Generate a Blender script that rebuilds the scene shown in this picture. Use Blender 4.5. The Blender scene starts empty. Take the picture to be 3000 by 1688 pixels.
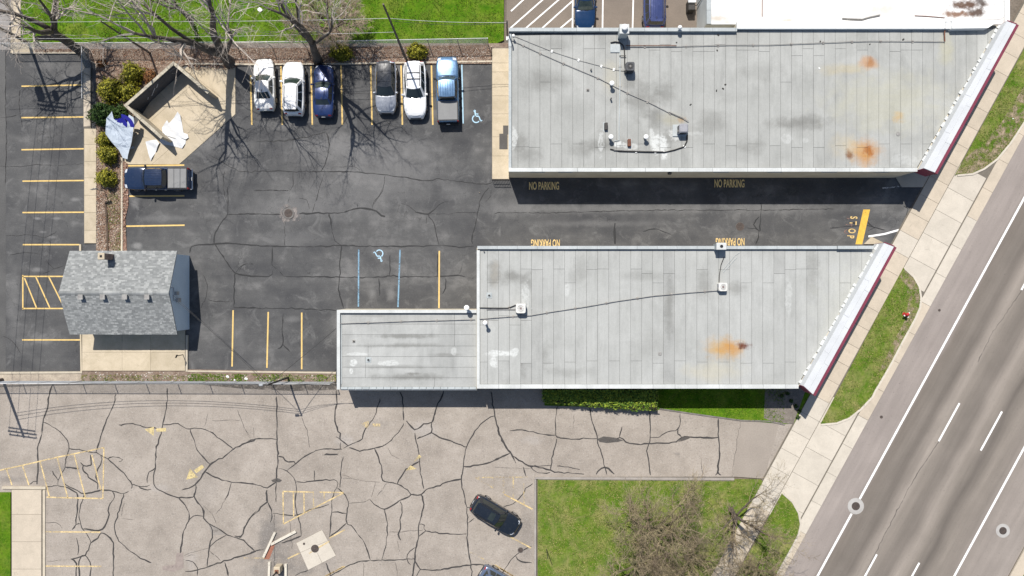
import bpy, bmesh, math, random
from mathutils import Vector, Matrix, noise as mnoise

S = bpy.context.scene
COL = S.collection
R = math.radians

# ------------------------------------------------------------------ camera, sky, sun, exposure
HC = 62.5                      # height of the drone above the lot, metres
cam_d = bpy.data.cameras.new("camera")
cam_d.lens = 24.0; cam_d.sensor_width = 36.0
cam_d.clip_start = 0.5; cam_d.clip_end = 3000
cam = bpy.data.objects.new("camera", cam_d); COL.objects.link(cam)
cam.location = (0, 0, HC); cam.rotation_euler = (0, 0, 0)
S.camera = cam

SUN_EL = math.atan2(1.0, math.hypot(0.236, 0.656))
SUN_AZ = math.atan2(0.236, 0.656)         # west of the picture's "up"
world = bpy.data.worlds.new("World"); S.world = world
world.use_nodes = True
wn = world.node_tree
for n in list(wn.nodes): wn.nodes.remove(n)
sky = wn.nodes.new("ShaderNodeTexSky"); sky.sky_type = 'NISHITA'; sky.sun_disc = False
sky.sun_elevation = SUN_EL; sky.sun_rotation = -SUN_AZ
bg = wn.nodes.new("ShaderNodeBackground"); bg.inputs[1].default_value = 0.074
wo = wn.nodes.new("ShaderNodeOutputWorld")
wn.links.new(sky.outputs[0], bg.inputs[0]); wn.links.new(bg.outputs[0], wo.inputs[0])
sun_d = bpy.data.lights.new("sun", 'SUN'); sun_d.energy = 4.1; sun_d.angle = R(0.5)
sun_d.color = (1.0, 0.96, 0.9)
sun = bpy.data.objects.new("sun", sun_d); COL.objects.link(sun)
sun.rotation_euler = Vector((0.236, -0.656, -1)).to_track_quat('-Z', 'Y').to_euler()
sun.location = (-20, 60, 100)
vs = S.view_settings
vs.view_transform = 'Standard'; vs.look = 'None'; vs.gamma = 1; vs.exposure = 0.5
vs.use_curve_mapping = False

# ------------------------------------------------------------------ helpers
PX = 32.0                      # image scale: 32 pixels to the metre at ground level, image centre under the drone
def P(px, py, h=0.0):
    """plan point: image pixel (px, py) projected through the camera to height h -> metres"""
    s = (HC - h) / HC / PX
    return Vector(((px - 1500) * s, (844 - py) * s, h))
def st(s, t, h=0.0):
    """street coordinates in image pixels: s along the kerb, t across, from the sidewalk's edge"""
    return (3000 - s * .4796 + t * .8775, 137 + s * .8775 + t * .4796)
def zz(x0, y0, pts):  # coordinates in an enlarged image crop -> image pixels
    return [(x0 + a / 2.415, y0 + b / 2.415) for a, b in pts]

def tag(o, label=None, cat=None, group=None, kind=None):
    if label: o["label"] = label
    if cat: o["category"] = cat
    if group: o["group"] = group
    if kind: o["kind"] = kind
    return o

LOCAL = set()
class MB:
    def __init__(s): s.v = []; s.f = []; s.m = []
    def add(s, vs, fs, mi=0):
        b = len(s.v); s.v += [tuple(v) for v in vs]
        for f in fs: s.f.append([b + i for i in f]); s.m.append(mi)
    def box(s, c, d, rz=0.0, mi=0, tz=0.0):
        x, y, z = d[0] / 2, d[1] / 2, d[2] / 2
        M = Matrix.Translation(c) @ Matrix.Rotation(rz, 4, 'Z') @ Matrix.Rotation(tz, 4, 'X')
        vs = [M @ Vector(p) for p in ((-x,-y,-z),(x,-y,-z),(x,y,-z),(-x,y,-z),(-x,-y,z),(x,-y,z),(x,y,z),(-x,y,z))]
        s.add(vs, [(0,3,2,1),(4,5,6,7),(0,1,5,4),(1,2,6,5),(2,3,7,6),(3,0,4,7)], mi)
    def rbox(s, c, d, b=.03, rz=0.0, mi=0):
        """box with chamfered vertical corners and top edge"""
        x, y, z = d[0] / 2, d[1] / 2, d[2] / 2
        M = Matrix.Translation(c) @ Matrix.Rotation(rz, 4, 'Z')
        def ring(i, zz_):
            X, Y = x - i, y - i
            return [(-X+b,-Y,zz_),(X-b,-Y,zz_),(X,-Y+b,zz_),(X,Y-b,zz_),(X-b,Y,zz_),(-X+b,Y,zz_),(-X,Y-b,zz_),(-X,-Y+b,zz_)]
        vs = ring(0,-z) + ring(0,z-b) + ring(b,z)
        fs = [list(range(7,-1,-1)), list(range(16,24))]
        for r in (0, 8):
            for i in range(8): fs.append((r+i, r+(i+1)%8, r+8+(i+1)%8, r+8+i))
        s.add([M @ Vector(p) for p in vs], fs, mi)
    def prism(s, pts, z0, z1, mi=0, bottom=False):
        n = len(pts)
        a = sum(pts[i][0]*pts[(i+1)%n][1]-pts[(i+1)%n][0]*pts[i][1] for i in range(n))
        if a < 0: pts = pts[::-1]
        vs = [(p[0], p[1], z0) for p in pts] + [(p[0], p[1], z1) for p in pts]
        fs = [list(range(n, 2*n))] + [(i, (i+1)%n, n+(i+1)%n, n+i) for i in range(n)]
        if bottom: fs.append(list(range(n-1,-1,-1)))
        s.add(vs, fs, mi)
    def tube(s, pts, r, n=6, mi=0, caps=True):
        pts = [Vector(p) for p in pts]; m = len(pts)
        rr = r if isinstance(r, (list, tuple)) else [r]*m
        b = len(s.v); last = None
        for i, p in enumerate(pts):
            d = (pts[min(i+1,m-1)] - pts[max(i-1,0)])
            if d.length < 1e-9: d = Vector((0,0,1))
            d.normalize()
            if last is None:
                a = d.orthogonal().normalized()
            else:
                a = last - d * last.dot(d)
                a = a.normalized() if a.length > 1e-6 else d.orthogonal().normalized()
            last = a; c = d.cross(a)
            for k in range(n):
                t = 2*math.pi*k/n
                s.v.append(tuple(p + (a*math.cos(t) + c*math.sin(t))*rr[i]))
        for i in range(m-1):
            for k in range(n):
                k2 = (k+1) % n
                s.f.append([b+i*n+k, b+i*n+k2, b+(i+1)*n+k2, b+(i+1)*n+k]); s.m.append(mi)
        if caps:
            s.f.append([b+k for k in range(n-1,-1,-1)]); s.m.append(mi)
            s.f.append([b+(m-1)*n+k for k in range(n)]); s.m.append(mi)
    def cyl(s, c, r, h, n=16, mi=0, r2=None):
        c = Vector(c)
        s.tube([c, c + Vector((0,0,h))], [r, r if r2 is None else r2], n, mi)
    def dome(s, c, r, h, n=14, k=4, mi=0):
        c = Vector(c); b = len(s.v)
        for j in range(k):
            a = j/k*math.pi/2
            for i in range(n):
                t = 2*math.pi*i/n
                s.v.append((c.x+r*math.cos(a)*math.cos(t), c.y+r*math.cos(a)*math.sin(t), c.z+h*math.sin(a)))
        s.v.append((c.x, c.y, c.z+h))
        for j in range(k-1):
            for i in range(n):
                i2=(i+1)%n
                s.f.append([b+j*n+i, b+j*n+i2, b+(j+1)*n+i2, b+(j+1)*n+i]); s.m.append(mi)
        for i in range(n):
            s.f.append([b+(k-1)*n+i, b+(k-1)*n+(i+1)%n, b+k*n]); s.m.append(mi)
    def ribbon(s, pts, w, z, mi=0, closed=False):
        """flat strip along plan points (metres)"""
        pts = [Vector((p[0], p[1])) for p in pts]; n = len(pts)
        ws = w if isinstance(w, (list, tuple)) else [w]*n
        b = len(s.v)
        for i, p in enumerate(pts):
            if closed: a, c = pts[(i-1)%n], pts[(i+1)%n]
            else: a, c = pts[max(i-1,0)], pts[min(i+1,n-1)]
            d = (c - a)
            if d.length < 1e-9: d = Vector((1,0))
            d.normalize(); nn = Vector((-d.y, d.x)) * ws[i] / 2
            s.v.append((p.x+nn.x, p.y+nn.y, z)); s.v.append((p.x-nn.x, p.y-nn.y, z))
        for i in range(n if closed else n-1):
            j = (i+1) % n
            s.f.append([b+2*i+1, b+2*j+1, b+2*j, b+2*i]); s.m.append(mi)
    def curb(s, pts, w, z0, z1, mi=0):
        """raised strip along plan points (metres)"""
        pts = [Vector((p[0], p[1])) for p in pts]; n = len(pts); b = len(s.v)
        for i, p in enumerate(pts):
            a, c = pts[max(i-1,0)], pts[min(i+1,n-1)]
            d1 = (p-a).normalized() if i else (c-p).normalized()
            d2 = (c-p).normalized() if i < n-1 else d1
            m_ = (d1+d2).normalized(); nn = Vector((-m_.y, m_.x)); k = max(.5, m_.dot(d1)); nn = nn*w/2/k
            for q, zq in ((p+nn, z0), (p+nn*.86, z1), (p-nn*.86, z1), (p-nn, z0)): s.v.append((q.x, q.y, zq))
        for i in range(n-1):
            for k in range(3):
                s.f.append([b+4*i+k+1, b+4*i+4+k+1, b+4*i+4+k, b+4*i+k]); s.m.append(mi)
        s.f.append([b, b+1, b+2, b+3]); s.m.append(mi)
        e = b+4*(n-1); s.f.append([e+3, e+2, e+1, e]); s.m.append(mi)
    def mesh(s, name, mats, smooth=False):
        me = bpy.data.meshes.new(name); me.from_pydata(s.v, [], s.f)
        for m in (mats if isinstance(mats, (list, tuple)) else [mats]): me.materials.append(m)
        if any(s.m): me.polygons.foreach_set("material_index", s.m)
        if smooth: me.polygons.foreach_set("use_smooth", [True]*len(s.f))
        me.update(); return me
    def build(s, name, mats, parent=None, smooth=False, label=None, kind=None):
        return link(name, s.mesh(name, mats, smooth), parent, label, kind)

def link(name, me, parent=None, label=None, kind=None, loc=None):
    o = bpy.data.objects.new(name, me); COL.objects.link(o)
    if parent is not None:
        o.parent = parent
        if parent.name not in LOCAL:
            o.matrix_parent_inverse = Matrix.Translation(parent.location).inverted()
    if loc is not None: o.location = loc
    return tag(o, label, None, None, kind)

def thing(name, label, cat, loc=(0,0,0), group=None, rz=0.0, local=False):
    o = bpy.data.objects.new(name, None); COL.objects.link(o)
    o.empty_display_size = .3
    o.location = loc; o.rotation_euler = (0, 0, rz)
    if local: LOCAL.add(o.name)
    return tag(o, label, cat, group)

def dup(root, loc, rz, label=None, group=None):
    r = root.copy(); COL.objects.link(r); r.location = loc; r.rotation_euler = (0,0,rz)
    if label: r["label"] = label
    if group: r["group"] = group
    for ch in list(root.children):
        c = ch.copy(); COL.objects.link(c); c.parent = r
        for g in ch.children:
            d = g.copy(); COL.objects.link(d); d.parent = c
    return r

def inside(p, poly):
    c = False; n = len(poly); x, y = p[0], p[1]
    for i in range(n):
        x1, y1 = poly[i][0], poly[i][1]; x2, y2 = poly[i-1][0], poly[i-1][1]
        if (y1 > y) != (y2 > y) and x < (x2-x1)*(y-y1)/(y2-y1)+x1: c = not c
    return c
def clip(poly, cp):
    """clip polygon by convex polygon cp (any orientation)"""
    a = sum(cp[i][0]*cp[(i+1)%len(cp)][1]-cp[(i+1)%len(cp)][0]*cp[i][1] for i in range(len(cp)))
    if a < 0: cp = cp[::-1]
    out = poly
    for i in range(len(cp)):
        A, B = cp[i], cp[(i+1)%len(cp)]
        def side(p): return (B[0]-A[0])*(p[1]-A[1])-(B[1]-A[1])*(p[0]-A[0])
        inp, out = out, []
        for j in range(len(inp)):
            p, q = inp[j], inp[(j+1)%len(inp)]
            sp, sq = side(p), side(q)
            if sp >= 0: out.append(p)
            if (sp >= 0) != (sq >= 0):
                t = sp/(sp-sq); out.append((p[0]+(q[0]-p[0])*t, p[1]+(q[1]-p[1])*t))
        if not out: return []
    return out
def inset(poly, d):
    """shrink a convex polygon by d"""
    n = len(poly)
    a = sum(poly[i][0]*poly[(i+1)%n][1]-poly[(i+1)%n][0]*poly[i][1] for i in range(n))
    if a < 0: poly = poly[::-1]
    out = [tuple(p[:2]) for p in poly]
    for i in range(n):
        A, B = Vector(poly[i][:2]), Vector(poly[(i+1)%n][:2])
        e = B-A
        if e.length < 1e-6: continue
        nn = Vector((-e.y, e.x)).normalized()*d
        A2, B2 = A+nn, B+nn; big = (B2-A2).normalized()*1000
        nb = nn.normalized()*1000
        out = clip(out, [A2-big, B2+big, B2+big+nb, A2-big+nb])
        if not out: return []
    return out

# ------------------------------------------------------------------ materials
class NT:
    def __init__(s, name):
        s.mat = bpy.data.materials.new(name); s.mat.use_nodes = True
        s.t = s.mat.node_tree; s.b = s.t.nodes["Principled BSDF"]
        s.out = [n for n in s.t.nodes if n.type == 'OUTPUT_MATERIAL'][0]
        s.tc = s.t.nodes.new("ShaderNodeTexCoord"); s.co = s.tc.outputs['Object']
    def n(s, kind, **kw):
        x = s.t.nodes.new(kind)
        for k, v in kw.items(): setattr(x, k, v)
        return x
    def l(s, a, b): s.t.links.new(a, b)
    def put(s, sock, v):
        if isinstance(v, bpy.types.NodeSocket): s.l(v, sock)
        elif isinstance(v, (tuple, list)) and len(v) == 3 and sock.type == 'RGBA': sock.default_value = (*v, 1)
        else: sock.default_value = v
    def noise(s, scale, detail=3, rough=.55, vec=None, dist=0.0):
        x = s.n("ShaderNodeTexNoise"); x.inputs['Scale'].default_value = scale
        x.inputs['Detail'].default_value = detail; x.inputs['Roughness'].default_value = rough
        x.inputs['Distortion'].default_value = dist
        s.l(vec or s.co, x.inputs['Vector']); return x.outputs[0]
    def stretch(s, sx, sy, sz=1, rz=0, loc=(0,0,0)):
        m = s.n("ShaderNodeMapping"); m.inputs['Scale'].default_value = (sx, sy, sz)
        m.inputs['Rotation'].default_value = (0, 0, rz); m.inputs['Location'].default_value = loc
        s.l(s.co, m.inputs['Vector']); return m.outputs[0]
    def ramp(s, v, stops, interp='LINEAR'):
        x = s.n("ShaderNodeValToRGB"); e = x.color_ramp.elements; x.color_ramp.interpolation = interp
        while len(e) < len(stops): e.new(.5)
        for k, (p, c) in enumerate(stops):
            e[k].position = p; e[k].color = (*c, 1) if isinstance(c, (tuple, list)) else (c, c, c, 1)
        s.l(v, x.inputs[0]); return x.outputs[0]
    def mrange(s, v, a, b, c=0.0, d=1.0, smooth=False):
        x = s.n("ShaderNodeMapRange"); x.inputs[1].default_value = a; x.inputs[2].default_value = b
        x.inputs[3].default_value = c; x.inputs[4].default_value = d
        if smooth: x.interpolation_type = 'SMOOTHSTEP'
        s.put(x.inputs[0], v); return x.outputs[0]
    def math(s, op, a, b=0.0):
        x = s.n("ShaderNodeMath", operation=op); s.put(x.inputs[0], a); s.put(x.inputs[1], b); return x.outputs[0]
    def mix(s, f, a, b, mode='MIX'):
        x = s.n("ShaderNodeMix", data_type='RGBA', blend_type=mode)
        s.put(x.inputs[0], f); s.put(x.inputs[6], a); s.put(x.inputs[7], b); return x.outputs[2]
    def gain(s, col, v):
        """multiply a colour by a grey value"""
        x = s.n("ShaderNodeVectorMath", operation='SCALE'); s.put(x.inputs[0], col); s.put(x.inputs[3], v); return x.outputs[0]
    def blob(s, cx, cy, rx, ry, dist=.35, dscale=1.2, edge=.5):
        """0..1 mask of an irregular patch centred at plan point (metres)"""
        m = s.n("ShaderNodeVectorMath", operation='SUBTRACT'); s.l(s.co, m.inputs[0]); m.inputs[1].default_value = (cx, cy, 0)
        d = s.n("ShaderNodeVectorMath", operation='DIVIDE'); s.l(m.outputs[0], d.inputs[0]); d.inputs[1].default_value = (rx, ry, 1e6)
        L = s.n("ShaderNodeVectorMath", operation='LENGTH'); s.l(d.outputs[0], L.inputs[0])
        nz = s.noise(dscale, 5, .65)
        v = s.math('ADD', L.outputs['Value'], s.math('MULTIPLY', s.math('SUBTRACT', nz, .5), dist*4))
        return s.mrange(v, 1.0, 1.0-edge, 0, 1, True)
    def bump(s, h, strength=.3, dist=.02):
        x = s.n("ShaderNodeBump"); x.inputs['Strength'].default_value = strength; x.inputs['Distance'].default_value = dist
        s.l(h, x.inputs['Height']); s.l(x.outputs[0], s.b.inputs['Normal'])
    def done(s, col, rough=.85, metal=0.0, spec=None):
        s.put(s.b.inputs['Base Color'], col); s.put(s.b.inputs['Roughness'], rough); s.put(s.b.inputs['Metallic'], metal)
        if spec is not None: s.b.inputs['Specular IOR Level'].default_value = spec
        return s.mat
    def wear(s, mask):
        """mask 1 = kept, 0 = worn through"""
        tr = s.n("ShaderNodeBsdfTransparent"); mx = s.n("ShaderNodeMixShader")
        s.l(mask, mx.inputs[0]); s.l(tr.outputs[0], mx.inputs[1]); s.l(s.b.outputs[0], mx.inputs[2])
        s.l(mx.outputs[0], s.out.inputs[0])

def simple(name, c1, c2=None, scale=2.0, fine=12.0, famt=.15, rough=.85, metal=0.0, rnd=0.0, isl=0.0, bump=0.0, spec=.3):
    t = NT(name); c2 = c2 or tuple(x*.8 for x in c1)
    col = t.mix(t.mrange(t.noise(scale, 4), .35, .65), c1, c2)
    if fine: col = t.gain(col, t.mrange(t.noise(fine, 3, .7), .25, .75, 1-famt, 1+famt))
    if rnd:
        oi = t.n("ShaderNodeObjectInfo"); col = t.gain(col, t.mrange(oi.outputs['Random'], 0, 1, 1-rnd, 1+rnd))
    if isl:
        g = t.n("ShaderNodeNewGeometry"); col = t.gain(col, t.mrange(g.outputs['Random Per Island'], 0, 1, 1-isl, 1+isl))
    if bump: t.bump(t.noise(fine or 10, 4, .7), bump, .03)
    return t.done(col, rough, metal, spec)

def foliage(name, stops, rough=.6):
    t = NT(name); g = t.n("ShaderNodeNewGeometry")
    v = t.math('ADD', t.math('MULTIPLY', g.outputs['Random Per Island'], .6), t.math('MULTIPLY', t.noise(1.6, 3), .4))
    return t.done(t.ramp(v, stops), rough, 0, .2)

def lot_asphalt():
    t = NT("sealed_asphalt")
    big = t.noise(.16, 6, .6, dist=.6)
    mid = t.noise(.7, 6, .65)
    swp = t.noise(.45, 5, .6, vec=t.stretch(.22, 1.3))
    v = t.math('ADD', t.math('MULTIPLY', big, .5), t.math('ADD', t.math('MULTIPLY', mid, .25), t.math('MULTIPLY', swp, .25)))
    col = t.ramp(v, [(.34, (.044,.044,.047)), (.46, (.066,.066,.067)), (.54, (.091,.090,.089)), (.62, (.155,.151,.147))])
    # scuffed, worn-grey patches
    for (x, y, rx, ry, k) in ((610,410,85,55,.55),(1060,560,330,70,.35),(860,700,160,40,.3),(1340,560,60,40,.35),(1050,440,330,60,.6),(1150,500,260,70,.5),(900,610,300,60,.45),(1500,610,160,30,.5),(1800,612,420,22,.5),
                              (1750,655,260,14,.35),(2250,612,300,25,.45),(1090,860,22,30,.6),(1145,860,20,35,.6),(860,935,40,16,.5),(700,1000,30,80,.2),(400,720,25,14,.9),
                              (110,790,22,10,.7),(110,640,16,6,.9),(220,585,20,8,.8),(165,640,18,5,.7),(155,695,22,7,.6),(125,680,18,5,.6),(40,900,30,160,.3),(1365,300,14,110,.35),
                              (480,640,120,14,.4),(395,595,20,24,.6),(960,420,160,40,.3),(1240,440,90,60,.3)):
        q = P(x, y); m = t.blob(q.x, q.y, rx/PX, ry/PX, .3, .9, .9)
        col = t.mix(t.math('MULTIPLY', m, k), col, (.185,.181,.177))
    col = t.mix(t.math('MULTIPLY', t.mrange(t.noise(.6, 7, .72, dist=1.0), .54, .70), .55), col, (.17,.167,.163))
    col = t.mix(t.mrange(t.noise(7, 3, .8), .62, .72), col, (.13,.13,.127))
    col = t.gain(col, t.mrange(t.noise(14, 3, .75), .25, .75, .78, 1.25))
    vo = t.n("ShaderNodeTexVoronoi", feature='DISTANCE_TO_EDGE'); vo.inputs['Scale'].default_value = .42
    dn = t.n("ShaderNodeTexNoise"); dn.inputs['Scale'].default_value = 1.1; dn.inputs['Detail'].default_value = 5; t.l(t.co, dn.inputs['Vector'])
    vm = t.n("ShaderNodeVectorMath", operation='ADD'); t.l(t.co, vm.inputs[0]); t.l(t.gain(dn.outputs['Color'], 2.0), vm.inputs[1]); t.l(vm.outputs[0], vo.inputs['Vector'])
    hair = t.math('MULTIPLY', t.mrange(vo.outputs['Distance'], .012, .0), t.mrange(t.noise(.25, 3), .50, .62))
    col = t.mix(t.math('MULTIPLY', hair, .6), col, (.022,.022,.022))
    t.bump(t.noise(18, 4, .8), .35, .02)
    return t.done(col, t.mrange(mid, .3, .7, .8, .95), 0, .25)

def old_asphalt():
    t = NT("old_pale_asphalt")
    v = t.math('ADD', t.math('MULTIPLY', t.noise(.22, 6, .6, dist=.4), .6), t.math('MULTIPLY', t.noise(1.1, 5, .65), .4))
    col = t.ramp(v, [(.34, (.242,.210,.178)), (.5, (.308,.269,.230)), (.64, (.368,.324,.280))])
    for (x, y, rx, ry, k) in ((790,1560,50,80,.6),(830,1650,60,40,.5),(960,1640,40,60,.25),(800,1600,70,90,.55),(770,1680,60,40,.5),(880,1670,60,30,.45),(2200,1330,30,24,.35),(170,1375,90,22,.35),(1100,1240,60,20,.25),
                              (1540,1560,30,120,.35),(30,1405,60,14,.5),(600,1420,60,120,.2),(1985,1330,12,8,.5),(812,1405,14,8,.9),(860,1370,40,16,.3)):
        q = P(x, y); m = t.blob(q.x, q.y, rx/PX, ry/PX, .4, 1.3, .8)
        col = t.mix(t.math('MULTIPLY', m, k), col, (.15,.138,.128))
    for (x, y, rx, ry, k) in ((1240,1260,60,35,.5),(1010,1290,40,25,.5),(470,1430,45,18,.4),(560,1640,30,40,.4),(1560,1290,50,20,.4)):
        q = P(x, y); m = t.blob(q.x, q.y, rx/PX, ry/PX, .4, 1.3, .9)
        col = t.mix(t.math('MULTIPLY', m, k), col, (.38,.35,.325))
    col = t.mix(t.mrange(t.noise(6.5, 2, .9), .56, .68, 0, .75), col, (.17,.155,.14))
    col = t.mix(t.mrange(t.noise(8.5, 2, .9), .57, .68, 0, .6), col, (.46,.43,.39))
    col = t.gain(col, t.mrange(t.noise(13, 3, .8), .25, .75, .85, 1.15))
    vo = t.n("ShaderNodeTexVoronoi", feature='DISTANCE_TO_EDGE'); vo.inputs['Scale'].default_value = .55
    dn = t.n("ShaderNodeTexNoise"); dn.inputs['Scale'].default_value = 1.3; dn.inputs['Detail'].default_value = 5; t.l(t.co, dn.inputs['Vector'])
    vm = t.n("ShaderNodeVectorMath", operation='ADD'); t.l(t.co, vm.inputs[0]); t.l(t.gain(dn.outputs['Color'], 1.6), vm.inputs[1]); t.l(vm.outputs[0], vo.inputs['Vector'])
    hair = t.math('MULTIPLY', t.mrange(vo.outputs['Distance'], .012, .0), t.mrange(t.noise(.35, 3), .5, .62))
    col = t.mix(t.math('MULTIPLY', hair, .45), col, (.13,.12,.11))
    t.bump(t.noise(9, 4, .85), .5, .03)
    return t.done(col, .92, 0, .2)

def road_asphalt():
    t = NT("road_asphalt")
    d = t.n("ShaderNodeVectorMath", operation='DOT_PRODUCT'); t.l(t.co, d.inputs[0])
    d.inputs[1].default_value = (.8775, -.4796, 0)
    o = P(3000, 137); off = o.x*.8775 - o.y*.4796
    T = t.math('MULTIPLY', t.math('SUBTRACT', d.outputs['Value'], off), PX)     # street t in image pixels
    T = t.math('ADD', T, t.mrange(t.noise(.12, 2), .3, .7, -7, 7))
    u = t.mrange(T, 120, 720)
    lt, md, dk = (.270,.236,.203), (.220,.192,.164), (.172,.150,.129)
    pos = lambda v: (v-120)/600
    col = t.ramp(u, [(pos(120), (.275,.240,.217)), (pos(205), (.262,.228,.206)), (pos(222), (.165,.142,.121)), (pos(256), dk), (pos(285), (.145,.126,.109)), (pos(318), lt),
                     (pos(338), md), (pos(364), dk), (pos(392), (.17,.148,.128)), (pos(418), lt), (pos(440), md), (pos(470), (.13,.113,.098)), (pos(505), md),
                     (pos(540), (.20,.174,.15)), (pos(600), (.25,.218,.192)), (pos(700), (.27,.237,.21))])
    mp_ = t.n("ShaderNodeMapping", vector_type='TEXTURE'); mp_.inputs['Scale'].default_value = (9, .6, 1); mp_.inputs['Rotation'].default_value = (0, 0, math.atan2(.8775, .4796)); t.l(t.co, mp_.inputs['Vector']); al = mp_.outputs[0]
    col = t.gain(col, t.mrange(t.noise(1.0, 5, .6, vec=al), .3, .7, .90, 1.10))
    col = t.gain(col, t.mrange(t.noise(.25, 5, .6), .3, .7, .92, 1.08))
    col = t.mix(t.mrange(t.noise(5, 2, .9), .64, .72, 0, .6), col, (.10,.09,.082))
    col = t.gain(col, t.mrange(t.noise(12, 3, .8), .25, .75, .88, 1.12))
    t.bump(t.noise(12, 4, .8), .35, .02)
    return t.done(col, .9, 0, .2)

def brown_asphalt():
    return simple("brown_asphalt", (.20,.165,.135), (.165,.137,.112), .4, 10, .16, bump=.3)
def alley_asphalt():
    return simple("alley_asphalt", (.27,.25,.235), (.20,.187,.175), .5, 10, .16, bump=.3)

def concrete(name, c1, c2, rnd=.07, stain=True):
    t = NT(name)
    col = t.mix(t.mrange(t.noise(.8, 6, .65, dist=.5), .38, .64), c1, c2)
    oi = t.n("ShaderNodeObjectInfo"); col = t.gain(col, t.mrange(oi.outputs['Random'], 0, 1, 1-rnd, 1+rnd))
    if stain: col = t.mix(t.mrange(t.noise(2.2, 5, .7, dist=.8), .60, .74, 0, .45), col, tuple(x*.55 for x in c2))
    col = t.gain(col, t.mrange(t.noise(13, 3, .75), .25, .75, .90, 1.10))
    t.bump(t.noise(14, 4, .8), .2, .015)
    return t.done(col, .9, 0, .2)

def grass_ground(name, g1, g2, dry, amt=.5):
    t = NT(name)
    col = t.mix(t.mrange(t.noise(1.1, 5, .7), .35, .65), g1, g2)
    col = t.mix(t.math('MULTIPLY', t.mrange(t.noise(.5, 6, .75, dist=.5), .52-.12*amt, .70), amt), col, dry)
    col = t.gain(col, t.mrange(t.noise(6, 4, .8), .25, .75, .6, 1.35))
    t.bump(t.noise(8, 4, .8), .6, .05)
    return t.done(col, .95, 0, .1)

def worn_paint(name, col, keep=(.30,.42), scale=7, var=.15):
    t = NT(name)
    c = t.gain(col, t.mrange(t.noise(3, 4, .7), .3, .7, 1-var, 1+var))
    t.done(c, .8, 0, .2)
    t.wear(t.mrange(t.math('ADD', t.math('MULTIPLY', t.noise(scale, 5, .8), .6), t.math('MULTIPLY', t.noise(1.1, 3), .4)), keep[0], keep[1]))
    return t.mat

def paint(name, c, rough=.22, metal=.0, flake=0.0):
    t = NT(name); col = t.gain(c, t.mrange(t.noise(1.2, 3), .3, .7, .94, 1.05))
    col = t.mix(t.mrange(t.noise(5, 5, .75), .55, .8, 0, .10), col, (.25,.22,.18))
    t.done(col, t.mrange(t.noise(3, 4, .7), .3, .7, rough*.8, rough*1.4), metal, .5)
    t.b.inputs['Coat Weight'].default_value = .6; t.b.inputs['Coat Roughness'].default_value = .08
    return t.mat

def roof_membrane(name, base, dirt, h, rust, white, grey):
    t = NT(name)
    col = t.mix(t.mrange(t.noise(.28, 6, .62, dist=.5), .36, .66), base, dirt)
    col = t.mix(t.mrange(t.noise(.9, 6, .7, vec=t.stretch(1.0, .28)), .52, .74, 0, .45), col, tuple(x*.72 for x in dirt))
    oi = t.n("ShaderNodeObjectInfo"); col = t.gain(col, t.mrange(oi.outputs['Random'], 0, 1, .975, 1.025))
    streak = t.noise(1.0, 5, .7, vec=t.stretch(2.6, .25)); trail = t.noise(1.0, 5, .7, vec=t.stretch(.35, 2.6)); crumb = t.noise(3.2, 5, .75)
    col = t.gain(col, t.mrange(streak, .3, .7, .93, 1.06))
    for (x, y, rx, ry, k) in grey:
        q = P(x, y, h); col = t.mix(t.math('MULTIPLY', t.blob(q.x, q.y, rx/PX, ry/PX, .38, 1.1, .95), min(1,k*1.35)), col, (.15,.148,.135))
    for (x, y, rx, ry, k) in white:
        q = P(x, y, h); col = t.mix(t.math('MULTIPLY', t.math('MULTIPLY', t.blob(q.x, q.y, rx/PX, ry/PX, .5, 1.3, .35), t.mrange(crumb, .36, .52)), k*.92), col, (.55,.56,.54))
    for (x, y, rx, ry, k, c) in rust:
        q = P(x, y, h); col = t.mix(t.math('MULTIPLY', t.math('MULTIPLY', t.blob(q.x, q.y, rx/PX, ry/PX, .55 if rx < 30 else .34, 1.7 if rx < 30 else .9, .85), t.mrange(crumb if rx < 30 else trail, .30, .60, .68, 1.0)), min(1, k*1.15)), col, c)
    col = t.mix(t.mrange(t.noise(5.5, 3, .9), .68, .74, 0, .5), col, (.12,.12,.115))
    col = t.gain(col, t.mrange(t.noise(11, 4, .8), .25, .75, .90, 1.10))
    t.bump(t.noise(5, 4, .7), .25, .02)
    return t.done(col, .85, 0, .25)

M = {}
M['lot'] = lot_asphalt(); M['old'] = old_asphalt(); M['road'] = road_asphalt()
M['brown_lot'] = brown_asphalt(); M['alley'] = alley_asphalt()
M['earth'] = simple("earth", (.17,.14,.11), (.12,.10,.08), .6, 6, .3, bump=.4)
M['tan'] = concrete("tan_concrete", (.50,.425,.315), (.42,.355,.255), .06)
M['walk'] = concrete("walk_concrete", (.50,.43,.34), (.44,.38,.30), .045)
M['pale'] = concrete("pale_concrete", (.53,.48,.405), (.475,.43,.362), .04)
M['kerb'] = concrete("kerb_concrete", (.50,.44,.345), (.42,.365,.285), .05)
M['joint'] = simple("joint_dirt", (.17,.15,.12), (.13,.115,.095), 2, 8, .2)
M['crack'] = simple("tar", (.018,.018,.019), (.026,.026,.026), 2, 12, .2, rough=.6)
M['crack_old'] = simple("old_tar", (.038,.035,.034), (.055,.051,.048), 1.5, 12, .2, rough=.75)
M['hair'] = worn_paint("hairline_crack", (.06,.055,.052), (.40,.5), 3)
M['hair_dark'] = worn_paint("hairline_crack_dark", (.022,.022,.022), (.40,.5), 3)
M['yellow'] = worn_paint("yellow_line_paint", (.64,.45,.17), (.29,.40))
M['yellow_old'] = worn_paint("old_yellow_paint", (.64,.49,.25), (.40,.54))
M['yellow_arrow'] = worn_paint("arrow_yellow_paint", (.57,.46,.23), (.385,.535))
M['yellow_faint'] = worn_paint("faint_yellow_paint", (.60,.47,.25), (.48,.58))
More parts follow.
